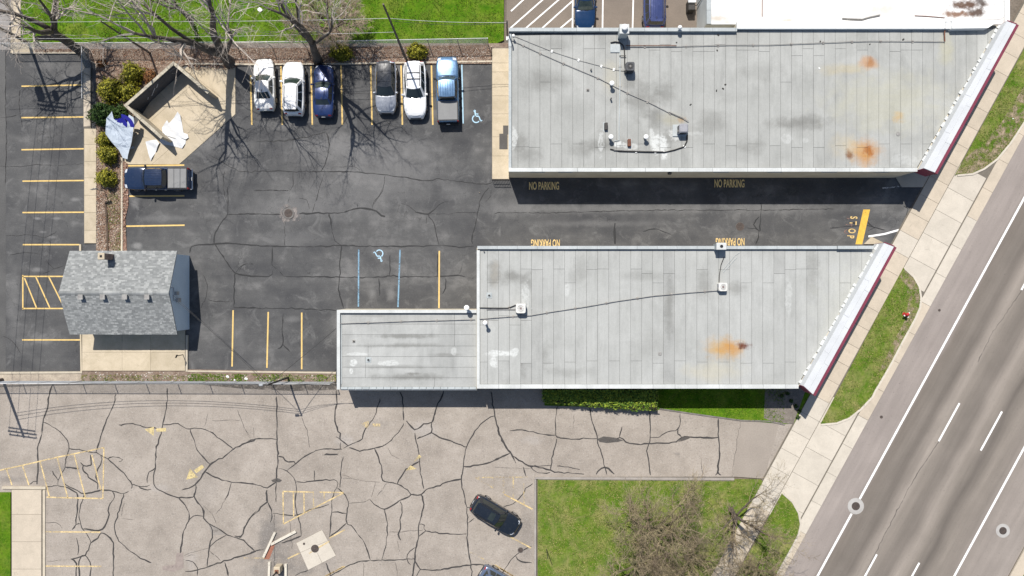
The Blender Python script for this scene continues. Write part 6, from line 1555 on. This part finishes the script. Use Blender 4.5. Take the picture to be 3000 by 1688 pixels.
# ---------------------------------------------------------------- bare trees
def tree(name, label, px, py, h, r0, seed, mt, mb, lean=(0,0), forks=4, spread=.75, fork_at=.32, dens=1.0, tw=1.0, droop=0.0, group=None, stub=False, l2=8, l3=8, l4=6, ch=.48, dirs=None, bare=.22):
    rg = random.Random(seed); p = P(px, py); t = thing(name, label, "tree", p, group)
    trunk = MB(); tw_b = MB(); cnt = [0]
    def rv(): return Vector((rg.gauss(0,1),rg.gauss(0,1),rg.gauss(0,1)))
    def perp(d, ang):
        a = d.orthogonal().normalized(); a.rotate(Matrix.Rotation(rg.uniform(0,6.283),3,d)); return (d*math.cos(ang)+a*math.sin(ang)).normalized()
    def limb(q, d, L, r, lev):
        n = (5,6,4,3,2)[lev]; st_ = L/n; pts = [q.copy()]; rr = [r]; dirs = []
        wig = (.06,.14,.20,.26,.28)[lev]
        for i in range(n):
            d = (d + rv()*wig + Vector((0,0,(.02,.05,.03,.01-droop,-droop)[lev]))).normalized()
            q = q + d*st_; pts.append(q.copy()); dirs.append(d.copy()); rr.append(max(.006*tw, r*(1-.70*(i+1)/n)))
        b = trunk if lev < 2 else tw_b
        b.tube(pts, rr, (9,6,4,3,3)[lev], caps=(lev<2))
        cnt[0] += 1
        return pts, rr, dirs
    def grow(q, d, L, r, lev):
        pts, rr, dirs = limb(q, d, L, r, lev)
        if lev >= 4: return
        nch = int(round({1:l2,2:l3,3:l4}[lev]*dens)) if lev else 0
        for k in range(nch):
            f = rg.uniform(bare if lev == 1 else .22,1.0) if k else 1.0
            i = min(len(dirs)-1, int(f*len(dirs))); u = f*len(dirs)-i; c = pts[i].lerp(pts[i+1], min(1,u)) 
            ang = rg.uniform(.45,1.05) if k else rg.uniform(.05,.3)
            grow(c, perp(dirs[i], ang), L*rg.uniform(.36,.62)*(1.0 if lev<3 else .9), max(.008*tw, rr[i]*rg.uniform(.42,.62)), lev+1)
    d0 = Vector((lean[0],lean[1],1)).normalized()
    Lt = h*fork_at
    n = 6; pts = [p.copy()-Vector((0,0,.1))]; rr = [r0*1.35]; d = d0.copy(); q = p.copy()
    for i in range(n):
        d = (d + rv()*.05).normalized(); q = q + d*Lt/n; pts.append(q.copy()); rr.append(r0*(1-.3*(i+1)/n))
    trunk.tube(pts, rr, 10)
    az0 = rg.uniform(0, 6.28)
    for (dx, dy, dz, ln, rk) in (dirs or ()):
        grow(q - d*rg.uniform(0,Lt*.15), Vector((dx,dy,dz)).normalized(), ln, r0*rk, 1)
    for k in range(forks):
        az = az0 + k*6.283/forks + rg.uniform(-.4,.4); sp = spread*rg.uniform(.6,1.2)
        dd = (d + Vector((math.cos(az)*sp, math.sin(az)*sp, 0))).normalized()
        grow(q - d*rg.uniform(0,Lt*.15), dd, h*ch*rg.uniform(.8,1.15), r0*rg.uniform(.42,.6), 1)
    if stub:
        s0 = pts[4]; trunk.tube([s0, s0+Vector((-.8,-.15,.5)), s0+Vector((-1.5,-.3,.75)), s0+Vector((-1.9,-.35,.7))], [.26,.24,.2,.17], 8)
    trunk.build("trunk", mb, t, smooth=True); tw_b.build("crown", mt, t)
    return t
TG = "bare trees behind the parking row"
tree("bare_tree", "bare tree with a sawn-off stub leaning over the alley corner", 248,157,11.0,.44,4,M['twig'],M['bark'],(-.12,.10),3,.9,.40,.9,1.2,stub=True,l4=7,dirs=[(-.9,.3,.8,5.5,.5),(.6,.6,.9,5,.4)],group=TG)
tree("bare_tree", "large bare grey tree behind the bin enclosure's pad", 672,182,14.0,.54,11,M['twig'],M['bark'],(.06,.14),0,.85,.10,.9,1.15,l3=7,l4=6,bare=.45,dirs=[(.17,.15,1,10,.75),(-.22,.2,1,10,.7),(-.7,.35,1,9,.5),(.42,.25,1,8,.45)],group=TG)
tree("bare_tree", "bare tree with a long leaning trunk behind the blue sedan", 932,180,14.0,.38,23,M['twig'],M['bark'],(.07,.10),1,.6,.36,.85,1.15,l3=7,l4=6,bare=.4,dirs=[(.1,.14,1,8,.7),(.75,.1,.8,7,.5),(-.4,.3,1,7,.5)],group=TG)
tree("bare_tree", "brown-twigged bare tree on the lawn left of the tall pole", 1003,108,6.4,.22,37,M['twig_brown'],M['bark'],(-.10,.05),7,1.2,.26,1.15,1.2,.08,l3=9,l4=11,ch=.5,group=TG)
tree("bare_tree", "slim bare tree on the lawn behind the large grey tree", 560,60,8.5,.22,41,M['twig'],M['bark'],(.0,.1),4,.9,.35,.9,1.4,group=TG)
TH = "bare mossy trees on the lower lawn"
tree("bare_tree", "wide mossy bare tree in the middle of the lower lawn", 1900,1535,7.6,.30,52,M['twig_moss'],M['bark_moss'],(.04,-.05),7,1.2,.22,1.05,1.08,.02,group=TH,l2=10,l3=10,l4=9,ch=.58)
tree("bare_tree", "bare tree whose branches spread over the sidewalk", 2140,1492,6.4,.24,61,M['twig_moss'],M['bark'],(.12,-.12),6,1.2,.26,1.0,1.0,.02,group=TH,l3=8,l4=7,ch=.58)
tree("bare_tree", "bare mossy tree at the bottom edge by the sidewalk", 2205,1655,6.0,.22,73,M['twig_moss'],M['bark_moss'],(.0,.0),6,1.2,.25,1.0,1.0,.02,group=TH,l2=9,l3=9,l4=7,ch=.58)
tree("bare_tree", "bare mossy tree at the bottom edge of the lower lawn", 1850,1640,6.2,.24,79,M['twig_moss'],M['bark_moss'],(.0,.0),6,1.2,.25,1.0,1.0,.02,group=TH,l2=9,l3=9,l4=7,ch=.56)
tree("bare_tree", "bare mossy tree at the bottom edge beneath the middle tree", 2010,1630,6.2,.22,83,M['twig_moss'],M['bark_moss'],(.0,.1),6,1.2,.25,1.0,1.0,.02,group=TH,l2=9,l3=9,l4=7,ch=.56)

# ---------------------------------------------------------------- grass, litter, stones
def scatter(name, label_mat, polys, dens, z, size, kind, seed, excl=None, x_range=(-40,3040), y_range=(-60,1760), clump=None):
    rg = random.Random(seed); b = MB()
    for poly in polys:
        xs = [p[0] for p in poly]; ys = [p[1] for p in poly]
        x0, x1 = max(min(xs), x_range[0]), min(max(xs), x_range[1]); y0, y1 = max(min(ys), y_range[0]), min(max(ys), y_range[1])
        if x1 <= x0 or y1 <= y0: continue
        N = int((x1-x0)*(y1-y0)/PX/PX*dens)
        for i in range(N):
            x, y = rg.uniform(x0,x1), rg.uniform(y0,y1)
            if not inside((x,y), poly): continue
            c = P(x, y)
            if clump and mnoise.noise(Vector((c.x*clump, c.y*clump, seed))) < rg.uniform(-.5,.35): continue
            if kind == 'blade':
                a = rg.uniform(0,6.283)
                for k in range(2):
                    a += 2.2; w = size*.35; hh = size*rg.uniform(.6,1.4); l = size*rg.uniform(.5,1.3)
                    dx, dy = math.cos(a), math.sin(a)
                    b.add([(c.x-dy*w,c.y+dx*w,z),(c.x+dy*w,c.y-dx*w,z),(c.x+dx*l,c.y+dy*l,z+hh)], [(0,1,2)])
            elif kind == 'leaf':
                leaf_quad(b, Vector((c.x,c.y,z+rg.uniform(.005,.05))), Vector((rg.gauss(0,.35),rg.gauss(0,.35),1)).normalized(), size*rg.uniform(.5,1.3), rg)
            else:
                s = size*rg.uniform(.4,1.3); n = 5; a0 = rg.uniform(0,6)
                ring = [(c.x+math.cos(a0+k*1.2566)*s*rg.uniform(.7,1.1), c.y+math.sin(a0+k*1.2566)*s*rg.uniform(.7,1.1), z) for k in range(n)]
                b.add(ring+[(c.x+rg.uniform(-.3,.3)*s, c.y, z+s*.8)], [(k,(k+1)%n,n) for k in range(n)])
    return b.build(name, label_mat, None, kind='stuff')
scatter("grass", M['blade'], [[(64,-60),(1472,-60),(1474,116),(1440,132),(66,138)], [(-40,1444),(32,1444),(32,1760),(-40,1760)], [(1930,1128),(2300,1128),(2295,1238),(2170,1229),(2030,1208),(1930,1196)]], 95, .065, .075, 'blade', 1, clump=.8)
scatter("dry_grass", M['blade_dry'], [g1[1:] + [st(-160,2)], g2, g3, [(1577,1406),(2224,1406),(2236,1416),(2010,1760),(1577,1760)]], 95, .09, .075, 'blade', 2, clump=.7)
bed_poly = [(105,128),(1440,138),(1440,187),(545,188),(470,196),(500,178),(440,230),(300,300),(284,300),(284,190),(245,155),(100,155)]
scatter("leaf_litter", M['litter'], [bed_poly, [(284,300),(430,300),(360,380),(357,740),(284,740)], [(362,472),(375,482),(376,600),(368,640),(371,735),(362,738)], [(545,185),(700,190),(690,205),(560,205)]], 120, .10, .07, 'leaf', 3)
scatter("gravel", M['stone'], [[(700,165),(1200,165),(1200,186),(700,186)], [(284,595),(306,595),(310,742),(284,742)], [(240,1090),(545,1090),(545,1118),(240,1118)], [(545,1098),(980,1100),(980,1118),(545,1118)], [(1000,140),(1430,136),(1430,180),(1000,184)]], 45, .09, .06, 'stone', 4, clump=1.2)
scatter("weeds", M['blade'], [[(550,1094),(985,1098),(985,1118),(550,1116)]], 220, .09, .085, 'blade', 15, clump=.9)
scatter("weeds", M['blade_dry'], [[(318,560),(356,560),(356,742),(318,742)], [(552,1093),(560,1093)], [(240,1098),(545,1098),(545,1118),(240,1118)]], 130, .09, .08, 'blade', 5, clump=1.0)

# ================================================================== VEHICLES  (x forward, y left, built at the origin)
def lerp(a, b, t): return a+(b-a)*t
def tab(tb, t):
    if t <= tb[0][0]: return tb[0][1]
    for (a, va), (c, vc) in zip(tb[:-1], tb[1:]):
        if t <= c: u = (t-a)/(c-a); return lerp(va, vc, u*u*(3-2*u)*.5+u*.5)
    return tb[-1][1]
CARS = {
 'sedan': dict(L=4.75, W=1.84, prof=[(-1,.62),(-.985,.80),(-.95,.95),(-.85,1.02),(-.62,1.05),(-.4,.98),(.3,.95),(.36,.98),(.55,.92),(.78,.83),(.92,.72),(.98,.60),(1,.50)], drop=.10, ff=.36, rf=.26,
      gh=dict(x=(.86,.14,-.84,-1.50), wb=.80, wt=.57, zb=.93, zt=1.45, bow=.16)),
 'sedan2': dict(L=4.85, W=1.84, prof=[(-1,.62),(-.985,.82),(-.95,.98),(-.85,1.03),(-.55,1.05),(-.4,.98),(.26,.95),(.32,.98),(.55,.93),(.78,.85),(.92,.74),(.98,.62),(1,.52)], drop=.10, ff=.33, rf=.24,
      gh=dict(x=(.80,.05,-.98,-1.48), wb=.79, wt=.58, zb=.93, zt=1.46, bow=.14)),
 'suv': dict(L=4.75, W=1.90, prof=[(-1,.60),(-.985,.85),(-.95,1.02),(-.8,1.06),(.3,1.03),(.38,1.08),(.55,1.04),(.78,.96),(.92,.84),(.98,.68),(1,.55)], drop=.10, ff=.34, rf=.22,
      gh=dict(x=(.98,.28,-1.88,-2.16), wb=.83, wt=.60, zb=1.02, zt=1.66, bow=.17)),
 'suv2': dict(L=5.0, W=1.98, prof=[(-1,.60),(-.985,.88),(-.95,1.05),(-.8,1.10),(.28,1.06),(.36,1.12),(.55,1.08),(.80,1.0),(.92,.88),(.98,.70),(1,.55)], drop=.10, ff=.36, rf=.24,
      gh=dict(x=(.92,.20,-2.02,-2.30), wb=.86, wt=.62, zb=1.05, zt=1.72, bow=.18)),
 'truck': dict(L=5.95, W=2.02, prof=[(-1,.70),(-.99,.95),(-.97,1.12),(-.2,1.14),(.32,1.14),(.38,1.20),(.6,1.17),(.85,1.08),(.95,.96),(.985,.78),(1,.62)], drop=.07, ff=.22, rf=.05,
      gh=dict(x=(1.10,.55,-.98,-1.14), wb=.90, wt=.70, zb=1.10, zt=1.86, bow=.12)),
}
def make_car(kind, name, label, cat, mp, loc, heading, roof_m=None, rails=False, bars=False, sunroof=False, cover=False, folds=0, group=None, glass='glass', tail_bar=False, fin=True, front=None, ribs=False, scale=1.0):
    S_ = CARS[kind]; L, W = S_['L'], S_['W']; hl = L/2; g = S_['gh']
    t = thing(name, label, cat, loc, group, heading, local=True); t.scale = (scale,)*3
    def hw(x):
        u = x/hl; f = 1.0
        if u > .5: f -= S_['ff']*((u-.5)/.5)**2.6
        if u < -.55: f -= S_['rf']*((-u-.55)/.45)**2.6
        return W/2*f
    def top(x, y):
        u = x/hl; w = hw(x); a = min(1, abs(y)/w)
        z = tab(S_['prof'], u) - S_['drop']*a**3.0 - (.0 if a<.93 else (a-.93)*.5)
        return z
    us = [-1,-.992,-.975,-.95,-.91,-.85,-.75,-.62,-.5,-.36,-.2,0,.18,.28,.34,.40,.5,.62,.74,.84,.91,.955,.98,.993,1]
    fr = [0,.3,.58,.8,.92,.98]
    ring = []
    for u in us:
        x = u*hl; w = hw(x); pts = []
        zt_ = tab(S_['prof'], u)
        for f in fr: pts.append((f*w, top(x, f*w)))
        ze = pts[-1][1]; zl = .26 if abs(u) < .93 else .30
        pts += [(w, max(zl+.12, ze-.16)), (w*.995, max(zl+.08, (ze+zl)/2)), (w*.95, zl)]
        full = [(x, -y, z) for y, z in pts[::-1]] + [(x, y, z) for y, z in pts[1:]]
        ring.append(full)
    n = len(ring[0]); b = MB(); vs = [v for r in ring for v in r]; fs = []
    for i in range(len(ring)-1):
        for k in range(n-1): fs.append((i*n+k, i*n+k+1, (i+1)*n+k+1, (i+1)*n+k))
    fs = [f[::-1] for f in fs]
    fs.append(list(range(n))); fs.append([(len(ring)-1)*n+k for k in range(n-1,-1,-1)])
    b.add(vs, fs); b.add([], []); b.build("body", mp, t, smooth=True)
    b = MB(); b.box((0,0,.24),(L*.9,W*.86,.12)); b.build("underbody", M['black'], t)
    def patch(x0, x1, yf0, yf1, off, nx=6, ny=6, mirror=False, bowf=0.0, bowr=0.0):
        b = MB()
        for sg in ((1,-1) if mirror else (1,)):
            vs, fs = [], []
            for i in range(nx+1):
                for j in range(ny+1):
                    f = lerp(yf0, yf1, j/ny)
                    xa, xb = x0 - bowr*(f*f), x1 - bowf*(f*f)
                    x = lerp(xa, xb, i/nx); y = f*hw(x)
                    vs.append((x, sg*y, top(x, y)+off))
            for i in range(nx):
                for j in range(ny):
                    q = (i*(ny+1)+j, i*(ny+1)+j+1, (i+1)*(ny+1)+j+1, (i+1)*(ny+1)+j)
                    fs.append(q[::-1] if sg > 0 else q)
            b.add(vs, fs)
        return b
    # bonnet panel, lamps, grille
    hx0 = g['x'][0]+.10
    patch(hx0-.06, hl*.93, -.80, .80, .014, 8, 10, bowf=.16, bowr=.10).build("bonnet", mp, t, smooth=True)
    for sg in (1, -1):
        a, c = (.60,.93) if sg > 0 else (-.93,-.60)
        patch(hl*.865, hl*.955, a, c, .012, 4, 4, bowf=.14, bowr=.10).build("headlight", M['lamp'], t, smooth=True)
    if kind != 'truck':
        for sg in (1, -1):
            a, c = (.62,.95) if sg > 0 else (-.95,-.62)
            patch(-hl*.975, -hl*.935, a, c, .012, 3, 4).build("tail_light", M['tail'], t, smooth=True)
    else:
        for sg in (1,-1): b = MB(); b.rbox((-hl+.02, sg*(W/2-.12), .95),(.10,.16,.42),.03); b.build("tail_light", M['tail'], t)
    b = MB(); b.rbox((hl*.985,0,.52),(.10,W*.48,.20),.03); b.build("grille", M['trim'], t)
    b = MB(); b.rbox((-hl+.0,0,.46),(.10,W*.6,.14),.03); b.build("rear_bumper", M['trim'] if kind!='truck' else M['chrome'], t)
    # cabin
    xf0, xf1, xr1, xr0 = g['x']; wb, wt, zb, zt, bow = g['wb'], g['wt'], g['zb'], g['zt'], g['bow']
    def F(u, v): return Vector((lerp(xf0, xf1, v) - bow*u*u*(1-.35*v), u*lerp(wb, wt, v), lerp(zb, zt, v) - .015*u*u*v))
    def B(u, v): return Vector((lerp(xr0, xr1, v) + bow*.5*u*u, u*lerp(wb*.96, wt, v), lerp(zb, zt, v) - .015*u*u*v))
    def Sd(s, v, sg):
        a, c = F(sg, v), B(sg, v); p = a.lerp(c, s); p.y += sg*.05*math.sin(math.pi*s)*(1-.4*v); return p
    def Rf(s, u):
        a, c = F(u, 1), B(u, 1); p = a.lerp(c, s); p.z += .045*math.sin(math.pi*min(1,max(0,s)))*(1-u*u*.6); p.y += u*.05*math.sin(math.pi*s)*.6; return p
    def grid(fn, a0, a1, b0, b1, na, nb, off=Vector((0,0,0)), flip=False):
        b = MB(); vs = [fn(lerp(a0,a1,i/na), lerp(b0,b1,j/nb)) + off for i in range(na+1) for j in range(nb+1)]; fs = []
        for i in range(na):
            for j in range(nb):
                q = (i*(nb+1)+j, (i+1)*(nb+1)+j, (i+1)*(nb+1)+j+1, i*(nb+1)+j+1); fs.append(q[::-1] if flip else q)
        b.add(vs, fs); return b
    cab = MB()
    for gb in (grid(F,-1,1,0,1,8,3), grid(B,-1,1,0,1,8,3,flip=True), grid(lambda s,v: Sd(s,v,1),0,1,0,1,8,3), grid(lambda s,v: Sd(s,v,-1),0,1,0,1,8,3,flip=True)):
        cab.add(gb.v, gb.f)
    cab.build("pillars", mp if not roof_m else roof_m, t, smooth=True)
    grid(Rf, 0, 1, -1, 1, 8, 8).build("roof", roof_m or mp, t, smooth=True)
    o = Vector((.006,0,.010))
    grid(F,-.90,.90,.10,.95,10,3,o).build("windscreen", M[glass], t, smooth=True)
    grid(B,-.84,.84,.16,.90,8,3,Vector((-.008,0,.008)),True).build("rear_window", M['glass'], t, smooth=True)
    cuts = {'sedan':((.12,.46),(.50,.86)),'sedan2':((.12,.46),(.50,.86)),'suv':((.10,.38),(.41,.68),(.71,.93)),'suv2':((.10,.37),(.40,.67),(.70,.93)),'truck':((.12,.52),(.56,.94))}[kind]
    for sg in (1,-1):
        for (s0, s1) in cuts:
            grid(lambda s,v: Sd(s,v,sg), s0, s1, .10, .90, 4, 2, Vector((0,sg*.008,.004)), sg<0).build("side_window", M['glass'], t, smooth=True)
        c = F(sg,.12) + Vector((-.12, sg*.20, .03)); b = MB(); b.rbox(c, (.16,.24,.15), .04, sg*-.15); b.build("wing_mirror", mp if kind!='truck' else M['trim'], t)
        for k, s in enumerate((.44,.82) if kind != 'truck' else (.5,.92)):
            q = Sd(s,0,sg); b = MB(); b.rbox((q.x, sg*(hw(q.x)+.012), .86 if kind!='truck' else .98),(.2,.04,.035),.012); b.build("door_handle", M['chrome'], t)
    rw = {'truck':.40}.get(kind,.34); wx = {'truck':(hl-1.0,-hl+1.25)}.get(kind,(hl-.92,-hl+.98))
    for x in wx:
        for sg in (1,-1):
            y = sg*(W/2-.10); b = MB(); b.tube([(x,y-.115,rw),(x,y-.09,rw),(x,y+.09,rw),(x,y+.115,rw)],[rw*.92,rw,rw,rw*.92],20); w_ = b.build("wheel", M['tyre'], t)
            b = MB(); b.tube([(x,y+sg*.113,rw),(x,y+sg*.122,rw)], rw*.66, 16); b.build("rim", M['rim'], w_)
    for sg in (1,-1):
        if rails: 
            b = MB(); b.tube([Rf(.06,.86*sg)+Vector((0,0,.0)), Rf(.10,.86*sg)+Vector((0,0,.07)), Rf(.5,.86*sg)+Vector((0,0,.07)), Rf(.93,.86*sg)+Vector((0,0,.07)), Rf(.97,.86*sg)], .024, 6); b.build("roof_rail", M['trim'], t)
    if bars:
        for s in (.36,.62): b = MB(); b.tube([Rf(s,-.86)+Vector((0,0,.075)), Rf(s,.86)+Vector((0,0,.075))], .028, 6); b.build("roof_bar", M['trim'], t)
    if sunroof: grid(Rf,.18,.42,-.58,.58,4,4,Vector((0,0,.010))).build("sunroof", M['glass'], t, smooth=True)
    if fin: b = MB(); q = Rf(.93,0); b.prism([(q.x-.1,-.02),(q.x+.08,-.012),(q.x+.08,.012),(q.x-.1,.02)], q.z-.02, q.z+.07); b.build("antenna_fin", M['trim'], t)
    if kind == 'truck' or ribs:
        b = MB()
        for u in (-.75,-.45,-.15,.15,.45,.75): b.tube([Rf(.10,u)+Vector((0,0,.004)), Rf(.5,u)+Vector((0,0,.006)), Rf(.94,u)+Vector((0,0,.004))], .018, 5)
        b.build("roof_rib", roof_m or mp, t)
    if kind == 'truck':
        x0, x1 = -hl+.10, xr0-.06; zc_ = 1.155
        b = MB(); b.box(((x0+x1)/2-.02,0,zc_-.03),(x1-x0+.12,W*.94,.05)); b.build("bed_rail", M['trim'], t)
        npan = max(1, folds)
        for k in range(npan):
            a = lerp(x0, x1, k/npan); c = lerp(x0, x1, (k+1)/npan)
            b = MB(); b.rbox(((a+c)/2,0,zc_+.018),(c-a-(.02 if npan>1 else 0),W*.86,.05),.025); b.build("bed_cover_panel", M['tonneau'], t)
        b = MB(); b.rbox((-hl-.06,0,.58),(.26,W*.92,.16),.04); b.build("step_bumper", M['chrome'] if mp==M['car_navy'] else M['trim'], t)
        b = MB(); b.rbox((-hl+.02,0,.92),(.10,W*.80,.46),.03); b.build("tailgate", mp, t)
    if kind in ('suv','suv2'):
        q = B(0,1); b = MB(); b.prism([(q.x-.16,-wt*.8),(q.x+.05,-wt*.9),(q.x+.05,wt*.9),(q.x-.16,wt*.8)], q.z-.03, q.z+.005, bottom=True); b.build("spoiler", mp if not roof_m else roof_m, t)
    b = MB(); b.box((-hl-.005 if kind!='truck' else -hl-.20,0,.74),(.02,.32,.16)); b.build("licence_plate", M['white_metal'], t)
    for sg in (1,-1):
        q0 = F(sg*.35,.06); q1 = F(sg*.35-.55,.16); b = MB(); b.tube([q0+Vector((.02,0,.02)), q1+Vector((.02,0,.02))], .012, 4); b.build("wiper", M['trim'], t)
    return t
UP, DN, WT = math.pi/2, -math.pi/2, math.pi
def at(px, py, h=.75): q = P(px, py, h); return (q.x, q.y, 0)
PK = "cars parked in the upper row"
make_car('sedan', "parked_car", "white sedan parked nose-in at the left end of the row", "car", M['car_pearl'], at(774,247), UP+.035, group=PK, glass='glass_green')
make_car('suv2', "parked_car", "white crossover with dark roof rails parked between white and blue sedans", "car", M['car_white'], at(860,259), UP+.0, rails=True, group=PK, glass='glass_green', scale=.98)
make_car('sedan2', "parked_car", "deep blue sedan parked under branch shadows next to an empty stall", "car", M['car_blue'], at(948,265), UP+.0, group=PK, glass='glass_green')
make_car('suv', "parked_car", "silver-grey crossover with black glass roof parked nose-out", "car", M['car_silver'], at(1131,255), DN+.0, roof_m=M['car_black'], rails=False, group=PK)
make_car('suv2', "parked_car", "white crossover with black roof bars parked nose-out across the pole's shadow", "car", M['car_white'], at(1216,263), DN+.02, rails=True, bars=True, group=PK, scale=1.03)
make_car('truck', "pickup_truck", "steel-blue pickup with a grey bed cover at the right end of the row", "pickup truck", M['car_steel'], at(1311,260,.9), UP+.02, group=PK, glass='glass_green', fin=False)
make_car('truck', "pickup_truck", "navy pickup with a folding grey bed cover parked beside the mulch strip", "pickup truck", M['car_navy'], at(457,524,.9), WT, folds=3, glass='glass', fin=False)
make_car('suv', "parked_car", "black crossover with a sunroof parked at a slant on the old lot", "car", M['car_black'], at(1452,1511), -R(31.5), sunroof=True, rails=True)
make_car('suv', "parked_car", "slate-blue crossover cut off by the bottom edge, parked at a slant", "car", M['car_slate'], at(1474,1718), -R(31.5), rails=False)
make_car('sedan2', "parked_car", "dark blue sedan parked nose toward the upper building's parapet", "car", M['car_teal'], at(1714,10), DN, glass='glass_green')
make_car('suv2', "parked_car", "royal-blue roofed minivan parked tail toward the upper building's parapet", "minivan", M['car_royal'], at(1917,3), UP, rails=True, ribs=True, scale=1.02)
